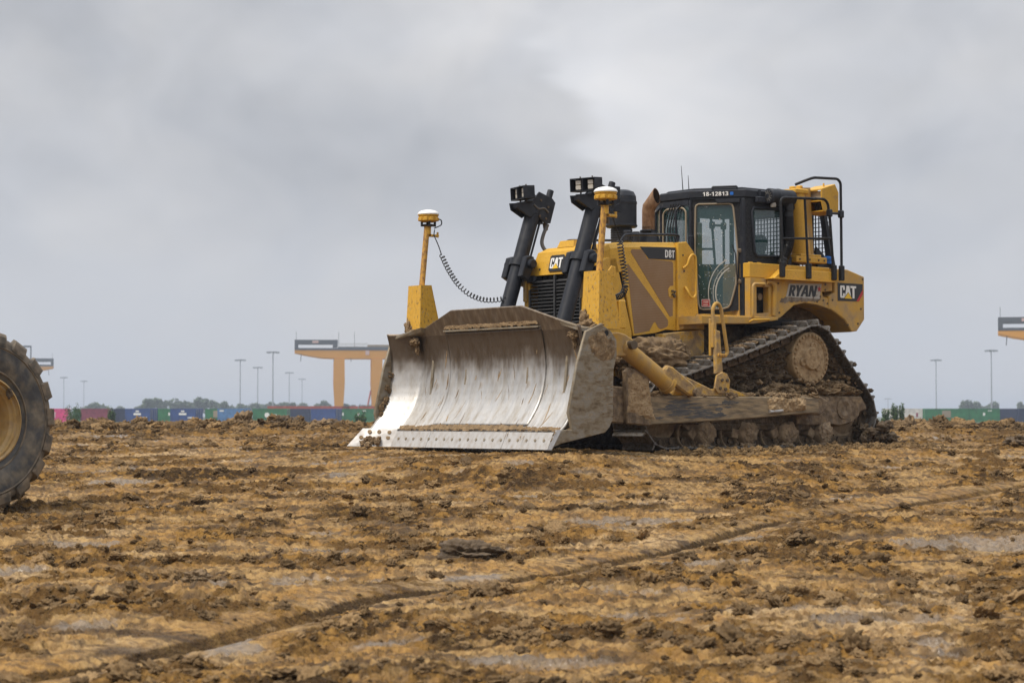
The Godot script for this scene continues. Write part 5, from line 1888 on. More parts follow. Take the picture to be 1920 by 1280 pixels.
# ---- engine, hood and nose
func cat_mark(parent: Node3D, xf: Transform3D, w: float, h: float) -> void:
	# three heavy letters
	var st := S()
	var f := func(a: Array) -> Array: return P(a).map(func(q): return Vector2(q.x * w, q.y * h))
	prism(st, f.call([-0.50, -0.42, -0.46, -0.5, -0.25, -0.5, -0.21, -0.42, -0.21, -0.12, -0.31, -0.12, -0.31, -0.34, -0.395, -0.34, -0.395, 0.34, -0.31, 0.34, -0.31, 0.14, -0.21, 0.14, -0.21, 0.42, -0.25, 0.5, -0.46, 0.5, -0.50, 0.42]), 0.0, 0.004, 0.0, xf)
	prism(st, f.call([-0.20, -0.5, -0.08, -0.5, -0.06, -0.25, 0.06, -0.25, 0.08, -0.5, 0.20, -0.5, 0.085, 0.5, -0.085, 0.5]), 0.0, 0.004, 0.0, xf)
	prism(st, f.call([0.29, -0.5, 0.41, -0.5, 0.41, 0.33, 0.52, 0.33, 0.52, 0.5, 0.16, 0.5, 0.16, 0.33, 0.29, 0.33]), 0.0, 0.004, 0.0, xf)
	put("logo_letters", st, M.white, parent)
	st = S()
	prism(st, [Vector2(-w * 0.25, -h * 0.54), Vector2(w * 0.25, -h * 0.54), Vector2(0, -h * 0.06)], 0.006, 0.008, 0.0, xf)
	put("logo_triangle", st, M.decal_yellow, parent)
	st = S()
	prism(st, [Vector2(-w * 0.285, -h * 0.55), Vector2(w * 0.285, -h * 0.55), Vector2(0, h * 0.0)], 0.0052, 0.0058, 0.0, xf)
	put("logo_outline", st, M.decal_black, parent)

func engine_hood() -> void:
	# radiator guard with its grille
	var g := hold("radiator_guard", dozer)
	var st := S()
	for sg in [-1.0, 1.0]:
		pz(st, P([-2.20, 0.95, -1.44, 0.95, -1.44, 1.5, -1.70, 2.415, -1.86, 2.415, -2.03, 2.30, -2.19, 2.20]), 0.50, 0.60, 0.008, sg)
	boxc(st, V(-2.17, 0.95, -0.499), V(-1.44, 1.02, 0.499), 0.01)
	put("guard_side", st, M.paint, g)
	st = S()
	boxc(st, V(-2.05, 1.03, -0.49), V(-2.02, 2.22, 0.49), 0.0)
	put("radiator_core", st, M.dark, g)
	for k in 26:
		st = S()
		var y := 1.06 + k * 0.0435
		var hw := 0.495 if y < 2.04 else 0.495 - (y - 2.04) * 0.35
		for q in [[-hw, -0.02], [0.02, hw]]:
			box(st, V(-2.165, y, (q[0] + q[1]) / 2), Vector3(0.055, 0.011, q[1] - q[0]), 0.003, Basis(Vector3(0, 0, 1), 0.45))
		put("grille_slat", st, M.grille, g)
	for z in [-0.49, 0.0, 0.49]:
		st = S()
		boxc(st, V(-2.205, 1.04, z - 0.014), V(-2.17, 2.215 if absf(z) < 0.1 else 2.05, z + 0.014), 0.004)
		put("grille_post", st, M.grille, g)
	for z in [-0.25, 0.25]:
		st = S()
		for k in 25:
			boxc(st, V(-2.196, 1.08 + k * 0.0435, z - 0.003), V(-2.186, 1.10 + k * 0.0435, z + 0.003), 0.0)
		put("grille_tie", st, M.grille, g)
	# slatted side of the grille guard
	st = S()
	for k in 9:
		boxc(st, V(-2.15, 1.52 + k * 0.062, 0.602), V(-2.10, 1.535 + k * 0.062, 0.614), 0.0)
	put("side_louvre", st, M.grille, g)
	for sg in [-1.0, 1.0]:
		st = S()
		lump(st, V(-2.12, 2.36, 0.50 * sg), Vector3(0.09, 0.07, 0.09), 3, 0.15, 31, true)
		put("trunnion_ear", st, M.paint, g)
		st = S()
		boxc(st, V(-2.24, 1.90, 0.55 * sg - 0.02), V(-2.20, 2.16, 0.55 * sg + 0.03), 0.008)
		put("guard_flange", st, M.paint_dusty, g)
	# nose above the grille
	var n := hold("hood_nose", dozer)
	st = S()
	var b0 := [V(-2.175, 2.225, 0.50), V(-1.80, 2.225, 0.55), V(-1.80, 2.225, -0.55), V(-2.175, 2.225, -0.50)]
	var b1 := [V(-2.135, 2.40, 0.455), V(-1.80, 2.40, 0.50), V(-1.80, 2.40, -0.50), V(-2.135, 2.40, -0.455)]
	var b2 := [V(-2.10, 2.515, 0.435), V(-1.80, 2.545, 0.47), V(-1.80, 2.545, -0.47), V(-2.10, 2.515, -0.435)]
	var b3 := [V(-2.00, 2.575, 0.36), V(-1.80, 2.60, 0.40), V(-1.80, 2.60, -0.40), V(-2.00, 2.575, -0.36)]
	hexa(st, b0, b1)
	hexa(st, b1, b2)
	hexa(st, b2, b3)
	put("nose_shell", st, M.paint, n)
	st = S()
	hexa(st, [V(-2.02, 2.57, 0.16), V(-1.70, 2.60, 0.16), V(-1.70, 2.60, -0.16), V(-2.02, 2.57, -0.16)], [V(-1.99, 2.655, 0.13), V(-1.72, 2.675, 0.13), V(-1.72, 2.675, -0.13), V(-1.99, 2.655, -0.13)])
	put("filler_cover", st, M.paint, n)
	for q in [[-2.15, 2.30, -0.33], [-2.15, 2.29, 0.33]]:
		st = S()
		lathe(st, [Vector2(0.016, 0), Vector2(0.016, 0.012), Vector2(0, 0.012)], Transform3D(Basis(Vector3(0, 0, 1), PI / 2), V(q[0], q[1], q[2])), 8)
		put("nose_bolt", st, M.bolt, n)
	# the badge stands on the sloping front
	var nx := Vector3(-0.175, -0.04, 0).normalized()
	var up := Vector3(0.04, 0.175, 0).normalized()
	var sl := atan2(0.04, 0.175)
	var xf := Transform3D(Basis(Vector3(0, 0, 1), Vector3(sin(sl), cos(sl), 0), Vector3(0, 0, 1).cross(Vector3(sin(sl), cos(sl), 0))), V(-2.150, 2.362, 0.0))
	st = S()
	prism(st, rect(-0.138, -0.105, 0.138, 0.105, 0.02), 0.006, 0.014, 0.002, xf)
	put("badge_plate", st, M.decal_black, n)
	cat_mark(n, xf * Transform3D(Basis(), V(0, 0.0, 0.015)), 0.225, 0.135)
	# hood: top and chamfered front shoulders
	var h := hold("engine_hood", dozer)
	st = S()
	var shape := P([-0.60, -0.5, 0.60, -0.5, 0.60, 0.0, 0.565, 0.055, 0.50, 0.07, -0.50, 0.07, -0.565, 0.055, -0.60, 0.0])
	var ring := func(x: float, y: float, k: float) -> PackedVector3Array:
		var o := PackedVector3Array()
		for q in shape:
			o.append(V(x, y + q.y * (1.0 if q.y > -0.2 else 0.6), q.x * k))
		return o
	loft(st, [ring.call(-1.90, 2.46, 0.86), ring.call(-1.80, 2.525, 1.0), ring.call(-1.60, 2.55, 1.0), ring.call(-0.64, 2.60, 1.0)], false)
	put("hood_top", st, M.paint, h)
	# inner block behind the doors
	st = S()
	boxc(st, V(-1.70, 1.0, -0.57), V(-0.40, 2.45, 0.57), 0.0)
	put("engine_block", st, M.dark, h)
	for sg in [-1.0, 1.0]:
		var d := hold("engine_door", dozer)
		st = S()
		pz(st, P([-1.675, 2.555, -0.69, 2.60, -0.69, 1.54, -0.86, 1.55, -1.05, 1.50, -1.42, 1.455]), 0.572, 0.606, 0.005, sg)
		put("door_panel", st, M.paint, d)
		st = S()
		pz(st, P([-1.466, 2.50, -1.45, 2.535, -1.26, 2.54, -1.19, 2.428, -0.76, 2.415, -0.742, 2.39, -0.738, 2.111, -0.80, 2.10, -0.825, 2.05, -0.822, 1.973, -0.79, 1.945, -0.748, 1.942, -0.749, 1.726, -0.80, 1.715]), 0.604, 0.609, 0.0, sg)
		put("door_screen", st, M.screen, d)
		st = S()
		pz(st, P([-1.528, 2.34, -1.51, 2.35, -0.832, 1.669, -0.832, 1.605, -0.86, 1.58, -0.96, 1.551, -1.0, 1.57, -1.05, 1.64, -1.08, 1.63, -1.153, 1.526, -1.38, 1.486, -1.407, 1.49]), 0.604, 0.609, 0.0, sg)
		put("door_screen", st, M.screen, d)
		st = S()
		pz(st, P([-1.313, 2.575, -0.699, 2.595, -0.699, 2.435, -1.16, 2.430]), 0.607, 0.611, 0.0, sg)
		put("model_plate", st, M.decal_black, d)
		var tx := Transform3D(Basis(), V(-0.80, 2.508, 0.611)) if sg > 0 else Transform3D(Basis(Vector3.UP, PI), V(-0.82, 2.508, -0.611))
		text("model_letters", "D8T", d, tx, 0.165, 0.098, M.white)
		# latch
		st = S()
		pz(st, P([-0.83, 2.06, -0.79, 2.10, -0.74, 2.10, -0.70, 2.06, -0.70, 1.95, -0.82, 1.97]), 0.607, 0.615, 0.002, sg)
		put("latch_plate", st, M.paint, d)
		st = S()
		for q in [[-0.77, 2.04], [-0.73, 2.03], [-0.755, 2.0], [-0.735, 1.97]]:
			rod(st, V(q[0], q[1], 0.612 * sg), V(q[0], q[1], 0.640 * sg), 0.014, 7)
		boxc(st, V(-0.78, 1.985, 0.616 * sg), V(-0.72, 2.0, 0.632 * sg), 0.002)
		put("latch", st, M.bolt, d)
		st = S()
		pz(st, P([-0.684, 2.66, -0.53, 2.675, -0.40, 2.55, -0.385, 2.48, -0.31, 1.60, -0.33, 1.555, -0.684, 1.545]), 0.30, 0.64, 0.008, sg)
		var pp := put("cowl_panel", st, M.paint, dozer)
		# S-shaped grab handle
		var hp := [[1280.0, 0]]
		st = S()
		tube(st, bent([V(-0.60, 2.335, 0.648 * sg), V(-0.565, 2.37, 0.69 * sg), V(-0.545, 2.46, 0.70 * sg), V(-0.49, 2.515, 0.70 * sg), V(-0.435, 2.49, 0.70 * sg), V(-0.425, 2.30, 0.70 * sg), V(-0.43, 2.00, 0.70 * sg), V(-0.47, 1.955, 0.70 * sg), V(-0.53, 1.97, 0.70 * sg), V(-0.56, 2.04, 0.69 * sg), V(-0.565, 2.10, 0.648 * sg)], 0.05), 0.017, 10)
		put("grab_handle", st, M.paint, pp)
		for q in [[-0.60, 2.50], [-0.58, 2.30], [-0.36, 1.75], [-0.62, 1.585], [-0.36, 1.60]]:
			st = S()
			lathe(st, [Vector2(0.013, 0), Vector2(0.013, 0.008), Vector2(0, 0.008)], Transform3D(Basis(Vector3.RIGHT, PI / 2 * sg), V(q[0], q[1], 0.640 * sg)), 8)
			put("panel_bolt", st, M.bolt, pp)
		# rail along the hood
		st = S()
		tube(st, bent([V(-1.60, 2.60, 0.55 * sg), V(-1.52, 2.715, 0.55 * sg), V(-1.42, 2.725, 0.55 * sg), V(-0.66, 2.765, 0.55 * sg), V(-0.58, 2.76, 0.55 * sg), V(-0.62, 2.64, 0.55 * sg)], 0.05), 0.016, 8)
		put("hood_rail", st, M.black, dozer)
	# air cleaner
	var a := hold("air_cleaner", dozer)
	st = S()
	lathe(st, [Vector2(0.135, 2.64), Vector2(0.135, 2.86), Vector2(0.0, 2.86)], Transform3D(Basis(), V(-1.07, 0, 0)), 22)
	for k in 5:
		lathe(st, [Vector2(0.135, 2.70 + k * 0.03), Vector2(0.142, 2.705 + k * 0.03), Vector2(0.142, 2.72 + k * 0.03), Vector2(0.135, 2.725 + k * 0.03)], Transform3D(Basis(), V(-1.07, 0, 0)), 22)
	put("intake_neck", st, M.black, a)
	st = S()
	lathe(st, [Vector2(0.0, 2.868), Vector2(0.19, 2.868), Vector2(0.205, 2.885), Vector2(0.205, 2.90), Vector2(0.195, 2.905), Vector2(0.195, 3.165), Vector2(0.20, 3.17), Vector2(0.20, 3.20), Vector2(0.192, 3.205), Vector2(0.188, 3.27), Vector2(0.16, 3.325), Vector2(0.10, 3.35), Vector2(0.0, 3.355)], Transform3D(Basis(), V(-1.07, 0, 0)), 28)
	put("cleaner_bowl", st, M.black, a)
	st = S()
	boxc(st, V(-1.30, 2.66, 0.28), V(-1.22, 2.80, 0.36), 0.01)
	rod(st, V(-1.05, 2.62, 0.25), V(-1.05, 2.80, 0.25), 0.05, 12)
	put("hose_stub", st, M.black, a)
	# a second post behind the near lift cylinder
	st = S()
	boxc(st, V(-1.78, 2.98, 0.56), V(-1.66, 3.30, 0.64), 0.01)
	put("hose_guide", st, M.black, dozer)
	# exhaust, mitred towards the rear
	var e := hold("exhaust_stack", dozer)
	st = S()
	lathe(st, [Vector2(0.175, 2.64), Vector2(0.125, 2.80), Vector2(0.112, 2.83), Vector2(0.112, 2.86)], Transform3D(Basis(), V(-0.60, 0, 0)), 22)
	rod(st, V(-0.72, 2.845, 0.0), V(-0.66, 2.845, 0.12), 0.018, 8)
	put("stack_base", st, M.black, e)
	st = S()
	var rings := []
	var n2 := 22
	var cut := func(c: Vector3, ux: Vector3, r: float) -> PackedVector3Array:
		var o := PackedVector3Array()
		for i in n2:
			var t := -TAU * i / n2
			o.append(c + ux * cos(t) * r + Vector3(0, 0, 1) * sin(t) * r)
		return o
	var bd := Vector3(0.25, 0, 0.97)
	var across := bd.cross(Vector3.UP).normalized()
	var cut2 := func(c: Vector3, ux: Vector3, r: float) -> PackedVector3Array:
		var o := PackedVector3Array()
		for i in n2:
			var t := -TAU * i / n2
			o.append(c + ux * cos(t) * r - across * sin(t) * r * -1.0)
		return o
	rings.append(cut2.call(V(-0.60, 2.83, 0), bd, 0.083))
	rings.append(cut2.call(V(-0.60, 3.12, 0), bd, 0.083))
	rings.append(cut2.call(V(-0.60, 3.165, 0.015), bd * 0.95 - V(0, 0.38, 0), 0.087))
	rings.append(cut2.call(V(-0.60, 3.30, 0) + bd * 0.125, bd * 0.25 - V(0, 1.28, 0), 0.082))
	loft(st, rings, true, false)
	var inner := []
	for k in 3:
		inner.append(rings[3 - k].duplicate())
	# wall of the pipe seen from within
	var inr := []
	for k in 3:
		var src: PackedVector3Array = rings[3 - k]
		var c := Vector3.ZERO
		for q in src:
			c += q
		c /= src.size()
		var o := PackedVector3Array()
		for q in src:
			o.append(c + (q - c) * 0.93)
		inr.append(o)
	loft(st, [rings[3], inr[0]], true, false)
	put("stack_pipe", st, M.exhaust, e)
	st = S()
	loft(st, inr, true, false)
	put("pipe_inside", st, M.soot_shade, e)
	st = S()
	lathe(st, [Vector2(0.0, 2.90), Vector2(0.09, 2.90)], Transform3D(Basis(), V(-0.60, 0, 0)), 20)
	put("pipe_bottom", st, M.dark, e)

# ---- cab
func cab() -> void:
	var c := hold("cab", dozer)
	# plan of the cab: narrow front, slanting doors
	var plan := P([-0.12, -0.27, 0.30, -0.86, 1.14, -0.87, 1.55, -0.62, 1.55, 0.62, 1.14, 0.87, 0.30, 0.86, -0.12, 0.27])
	var roof := P([-0.135, -0.28, 0.29, -0.88, 1.16, -0.89, 1.58, -0.64, 1.58, 0.64, 1.16, 0.89, 0.29, 0.88, -0.135, 0.28])
	var st := S()
	prism(st, roof, 3.275, 3.392, 0.018, Transform3D(PLAN, Vector3.ZERO))
	var rf := put("roof", st, M.black, c)
	st = S()
	prism(st, inset(PackedVector2Array(roof), 0.10), 3.393, 3.425, 0.02, Transform3D(PLAN, Vector3.ZERO))
	put("roof_cap", st, M.black, rf)
	st = S()
	prism(st, plan, 1.62, 1.72, 0.0, Transform3D(PLAN, Vector3.ZERO))
	put("cab_floor", st, M.dark, c)
	# door walls
	for sg in [-1.0, 1.0]:
		var ex := Vector3(0.42, 0, 0.59 * sg).normalized()
		var out := Vector3(-0.59, 0, 0.42 * sg).normalized()
		var org := V(-0.12, 0, 0.27 * sg)
		var bs := Basis(ex, Vector3.UP, out)
		# the mirrored door needs its x turned for a right-handed frame
		var fl := 1.0
		if sg < 0:
			org = V(0.30, 0, -0.86)
			bs = Basis(-ex, Vector3.UP, out)
			fl = -1.0
		var L := Vector2(0.42, 0.59).length()
		var mx := func(a: Array) -> Array: return a if sg > 0 else a.map(func(q): return Vector2(L - q.x, q.y))
		var dx := Transform3D(bs, org)
		var outer: Array = mx.call(P([0.035, 1.755, 0.03, 3.265, 0.66, 3.265, 0.69, 1.83]))
		var glass: Array = mx.call(P([0.078, 3.165, 0.088, 3.19, 0.12, 3.207, 0.52, 3.203, 0.555, 3.19, 0.573, 3.15, 0.60, 2.90, 0.627, 2.589, 0.606, 2.169, 0.57, 2.03, 0.531, 1.90, 0.50, 1.862, 0.44, 1.846, 0.18, 1.836, 0.135, 1.85, 0.112, 1.91, 0.068, 2.584]))
		var d := hold("cab_door", dozer)
		st = S()
		ringplate(st, outer, glass, -0.03, 0.0, dx)
		put("door_frame", st, M.black_splashed, d)
		st = S()
		prism(st, glass, -0.020, -0.016, 0.0, dx)
		put("door_glass", st, M.glass, d)
		st = S()
		var loop := PackedVector3Array()
		for q in glass:
			loop.append(dx * Vector3(q.x, q.y, 0.004))
		loop.append(loop[0])
		tube(st, loop, 0.013, 6)
		put("door_seal", st, M.seal, d)
		for y in [2.59, 2.19]:
			st = S()
			var q: Array = mx.call([Vector2(0.655, y)])
			lathe(st, [Vector2(0.028, 0.0), Vector2(0.03, 0.02), Vector2(0.018, 0.026), Vector2(0, 0.026)], dx * Transform3D(Basis(Vector3.RIGHT, PI / 2), Vector3(q[0].x, q[0].y, 0)), 14)
			put("door_hinge", st, M.bolt, d)
		st = S()
		var wq: Array = mx.call([Vector2(0.55, 2.68), Vector2(0.60, 2.56), Vector2(0.615, 2.30), Vector2(0.63, 2.2)])
		var wl := PackedVector3Array()
		for q in wq:
			wl.append(dx * Vector3(q.x, q.y, 0.022))
		tube(st, wl, 0.008, 6)
		put("wiper_arm", st, M.cable, d)
		if sg > 0:
			# thin grey arcs across the glass, and the splashed corner the wiper does not reach
			for k in 3:
				st = S()
				var cx := Vector2(0.62, 2.05)
				var prev := Vector2.ZERO
				var rr: float = [0.40, 0.335, 0.30][k]
				for i in 19:
					var a := lerpf(1.95, 3.75, i / 18.0)
					var p := cx + Vector2(cos(a) * rr * 0.95, sin(a) * rr * 1.15)
					if i > 0:
						var nn: Vector2 = (p - prev).orthogonal().normalized() * [0.006, 0.004, 0.008][k]
						prism(st, [prev - nn, p - nn, p + nn, prev + nn], -0.0155, -0.0145, 0.0, dx)
					prev = p
				put("glass_arc", st, M.decal_grey, d)
			st = S()
			for i in 170:
				var q := Vector2(R.randf_range(0.1, 0.62), R.randf_range(1.86, 3.18))
				if not Geometry2D.is_point_in_polygon(q, PackedVector2Array(glass)) or (q.y > 2.3 and R.randf() < 0.35):
					continue
				var rr := R.randf_range(0.0025, 0.006)
				prism(st, [q + Vector2(-rr, -rr), q + Vector2(rr, -rr), q + Vector2(rr, rr), q + Vector2(-rr, rr)], -0.0155, -0.0135, 0.0, dx)
			put("mud_specks", st, M.decal_grey, d).set_meta("kind", "stuff")
			# red sticker with a hatched white border
			st = S()
			prism(st, rect(0.150, 1.872, 0.262, 1.972), -0.0155, -0.0145, 0.0, dx)
			var sk := put("sticker", st, M.decal_red, d)
			st = S()
			for i in 7:
				for y in [1.872, 1.962]:
					prism(st, rect(0.152 + i * 0.0157, y, 0.160 + i * 0.0157, y + 0.01), -0.0143, -0.0135, 0.0, dx)
				for x in [0.150, 0.254]:
					prism(st, rect(x, 1.874 + i * 0.0137, x + 0.008, 1.881 + i * 0.0137), -0.0143, -0.0135, 0.0, dx)
			put("sticker_border", st, M.white, d)
			text("sticker_letters", "FUSE", d, dx * Transform3D(Basis(), V(0.206, 1.936, -0.0142)), 0.06, 0.026, M.white, true, 0.001)
			text("sticker_letters", "PANEL", d, dx * Transform3D(Basis(), V(0.206, 1.900, -0.0142)), 0.064, 0.018, M.white, true, 0.001)
			# machine number above the door
			text("machine_number", "18-12813", rf, dx * Transform3D(Basis(), V(0.345, 3.333, 0.026)), 0.335, 0.052, M.white)
			st = S()
			prism(st, rect(0.535, 3.312, 0.578, 3.354, 0.006), 0.024, 0.028, 0.0, dx)
			put("round_badge", st, M.blue_plastic, rf)
			st = S()
			tube(st, bent([dx * V(0.30, 3.39, 0.0), dx * V(0.30, 3.425, 0.0), dx * V(0.62, 3.425, 0.0), dx * V(0.62, 3.39, 0.0)], 0.03), 0.014, 8)
			put("roof_grab_rail", st, M.black, rf)
			# dark band between roof and door
			st = S()
			prism(st, rect(0.0, 3.268, 0.73, 3.276), -0.03, 0.02, 0.0, dx)
			prism(st, P([0.36, 3.215, 0.66, 3.215, 0.66, 3.262, 0.34, 3.262]), 0.002, 0.03, 0.004, dx)
			put("drip_rail", st, M.black, rf)
		# side wall with its window behind the door
		st = S()
		var wo := P([0.30, 1.74, 0.30, 3.27, 1.14, 3.27, 1.14, 2.30, 0.62, 1.74])
		var wi := P([0.50, 2.53, 0.455, 2.58, 0.41, 3.10, 0.44, 3.15, 0.93, 3.165, 0.96, 3.13, 0.985, 2.58, 0.95, 2.54])
		if sg > 0:
			ringplate(st, wo, wi, 0.84, 0.87)
		else:
			ringplate(st, wo, wi, -0.87, -0.84)
		var sw := put("side_wall", st, M.black_splashed, c)
		st = S()
		pz(st, wi, 0.848, 0.852, 0.0, sg)
		put("side_glass", st, M.glass, sw)
		st = S()
		var sl := PackedVector3Array()
		for q in wi:
			sl.append(V(q.x, q.y, 0.874 * sg))
		sl.append(sl[0])
		tube(st, sl, 0.02, 6)
		put("window_seal", st, M.black, sw)
		st = S()
		hexa(st, [V(1.14, 2.3, 0.87 * sg), V(1.55, 2.3, 0.62 * sg), V(1.53, 2.3, 0.59 * sg), V(1.12, 2.3, 0.84 * sg)], [V(1.14, 2.55, 0.87 * sg), V(1.55, 2.55, 0.62 * sg), V(1.53, 2.55, 0.59 * sg), V(1.12, 2.55, 0.84 * sg)])
		boxc(st, V(1.50, 2.3, 0.58 * sg), V(1.56, 3.27, 0.63 * sg), 0.01)
		boxc(st, V(1.08, 2.3, 0.83 * sg), V(1.15, 3.27, 0.875 * sg), 0.01)
		put("rear_post", st, M.black, c)
		st = S()
		boxc(st, V(0.255, 1.72, 0.80 * sg), V(0.315, 3.27, 0.868 * sg), 0.012)
		put("door_post", st, M.black, c)
		st = S()
		boxc(st, V(-0.13, 1.72, 0.25 * sg), V(-0.085, 3.27, 0.30 * sg), 0.01)
		put("front_post", st, M.black, c)
	# windscreen
	st = S()
	boxc(st, V(-0.112, 2.05, -0.25), V(-0.108, 3.24, 0.25), 0.0)
	put("windscreen", st, M.glass, c)
	st = S()
	boxc(st, V(-0.13, 1.72, -0.25), V(-0.10, 2.05, 0.25), 0.0)
	boxc(st, V(-0.13, 3.20, -0.25), V(-0.09, 3.27, 0.25), 0.0)
	put("front_wall", st, M.black, c)
	st = S()
	tube(st, bent([V(-0.135, 2.5, -0.215), V(-0.135, 3.12, -0.215), V(-0.135, 3.17, -0.16), V(-0.135, 3.17, 0.16), V(-0.135, 3.12, 0.215), V(-0.135, 2.5, 0.215)], 0.05), 0.013, 6)
	put("windscreen_seal", st, M.seal, c)
	st = S()
	for q in [-0.30, 0.08]:
		st = S()
		tube(st, bent([V(-0.17, 2.60, q), V(-0.19, 3.14, q), V(-0.14, 3.20, q + 0.04)], 0.06), 0.014, 8)
		put("windscreen_rail", st, M.black, c)
	st = S()
	tube(st, bent([V(-0.20, 2.60, -0.32), V(-0.20, 3.12, -0.32), V(-0.16, 3.20, -0.24)], 0.06), 0.016, 8)
	put("windscreen_rail", st, M.black, c)
	st = S()
	for k in 4:
		st = S()
		var z := -0.14 + k * 0.05
		tube(st, bent([V(-0.15, 3.23, z + 0.09), V(-0.16, 3.10, z + 0.03), V(-0.155, 2.9, z - 0.03), V(-0.15, 2.68, z - 0.02 + 0.02 * k)], 0.08), 0.008, 6)
		put("wiper_hose", st, M.cable, c)
	st = S()
	boxc(st, V(-0.16, 2.52, 0.27), V(-0.10, 2.80, 0.33), 0.01)
	put("latch_cover", st, M.black, c)
	st = S()
	tube(st, bent([V(-0.14, 3.30, -0.28), V(-0.20, 3.31, -0.33), V(-0.2, 3.34, -0.36)], 0.03), 0.02, 8)
	put("roof_hook", st, M.black, rf)
	# aerials
	for q in [[0.02, 0.0, 3.745, -0.03], [0.13, 0.0, 3.63, -0.015]]:
		st = S()
		rod(st, V(q[0], 3.41, q[1]), V(q[0] + q[3], q[2], q[1]), 0.007, 6, 0.003)
		put("aerial", st, M.cable, rf)
	# inside: seat, console, far lime-edged post
	var s := hold("operator_seat", dozer)
	st = S()
	boxc(st, V(0.72, 1.98, -0.26), V(1.28, 2.12, 0.26), 0.04)
	put("seat_cushion", st, M.fabric, s)
	st = S()
	prism(st, rect(-0.25, 0.0, 0.25, 0.55, 0.06), -0.06, 0.06, 0.03, Transform3D(Basis(Vector3(0, 0, -1), Vector3(0.12, 0.99, 0), Vector3(0.99, -0.12, 0)), V(1.30, 2.10, 0)))
	put("seat_back", st, M.fabric, s)
	st = S()
	prism(st, rect(-0.17, 0.0, 0.17, 0.27, 0.06), -0.06, 0.06, 0.03, Transform3D(Basis(Vector3(0, 0, -1), Vector3(0.12, 0.99, 0), Vector3(0.99, -0.12, 0)), V(1.37, 2.64, 0)))
	put("headrest", st, M.fabric, s)
	for z in [-0.36, 0.36]:
		st = S()
		boxc(st, V(0.35, 1.75, z - 0.09), V(1.15, 2.32, z + 0.09), 0.03)
		put("armrest_console", st, M.fabric, s)
	st = S()
	boxc(st, V(-0.02, 1.75, -0.22), V(0.22, 2.45, 0.22), 0.03)
	put("dashboard", st, M.fabric, c)
	st = S()
	boxc(st, V(0.0, 3.16, -0.24), V(0.30, 3.27, 0.24), 0.02)
	boxc(st, V(0.32, 3.18, -0.80), V(1.5, 3.27, 0.80), 0.02)
	put("headliner", st, M.fabric, c)
	st = S()
	boxc(st, V(0.45, 1.75, -0.80), V(1.10, 2.50, -0.55), 0.03)
	boxc(st, V(0.30, 2.4, -0.62), V(0.42, 3.0, -0.50), 0.02)
	put("side_console", st, M.fabric, c)
	st = S()
	boxc(st, V(1.02, 2.45, -0.82), V(1.14, 3.12, -0.78), 0.01)
	put("post_trim", st, M.trim_lime, c)
	st = S()
	lathe(st, [Vector2(0.0, 0.0), Vector2(0.045, 0.0), Vector2(0.045, 0.13), Vector2(0.02, 0.16), Vector2(0.02, 0.18), Vector2(0, 0.18)], Transform3D(Basis(), V(1.05, 2.45, 0.62)), 12)
	put("water_bottle", st, M.decal_grey, c)
	# cab intake: a drum lying under the roof's edge
	var q := hold("cab_precleaner", dozer)
	st = S()
	var lie := Transform3D(Basis(Vector3(0, 0, 1), -PI / 2) , V(0.66, 3.315, 0.92))
	lathe(st, [Vector2(0.0, -0.012), Vector2(0.03, -0.012), Vector2(0.035, 0.0), Vector2(0.092, 0.0), Vector2(0.105, 0.015), Vector2(0.105, 0.17), Vector2(0.11, 0.175), Vector2(0.11, 0.20), Vector2(0.105, 0.205), Vector2(0.105, 0.44), Vector2(0.09, 0.46), Vector2(0.0, 0.46)], lie, 24)
	put("drum", st, M.black, q)
	st = S()
	for k in 6:
		box(st, V(0.655, 3.315, 0.92), Vector3(0.012, 0.15, 0.012), 0.002, Basis(Vector3.RIGHT, PI * k / 6))
	put("drum_spokes", st, M.hose, q)
	st = S()
	lathe(st, [Vector2(0.0, 0.0), Vector2(0.035, 0.0), Vector2(0.04, 0.03), Vector2(0.03, 0.06), Vector2(0, 0.07)], Transform3D(Basis(), V(0.73, 3.175, 0.95)), 12)
	put("drain_valve", st, M.decal_grey, q)
	st = S()
	boxc(st, V(0.45, 3.22, 0.88), V(0.62, 3.30, 0.93), 0.01)
	boxc(st, V(0.52, 3.28, 0.88), V(0.55, 3.40, 0.91), 0.004)
	put("drum_bracket", st, M.black, q)
	st = S()
	var path := bent([V(1.04, 3.25, 0.93), V(1.03, 2.97, 0.94), V(1.045, 2.76, 0.95), V(0.95, 2.58, 0.96), V(0.87, 2.44, 0.96)], 0.2, 8)
	tube(st, path, 0.062, 14)
	for i in 46:
		var t := i / 45.0 * (path.size() - 1)
		var k := mini(int(t), path.size() - 2)
		var p := path[k].lerp(path[k + 1], t - k)
		var dir := (path[k + 1] - path[k]).normalized()
		var xx := dir.cross(Vector3(0, 0, 1)).normalized()
		lathe(st, [Vector2(0.062, -0.005), Vector2(0.07, 0.0), Vector2(0.062, 0.005)], Transform3D(Basis(xx, dir, xx.cross(dir)), p), 14)
	put("corrugated_hose", st, M.cable, q)

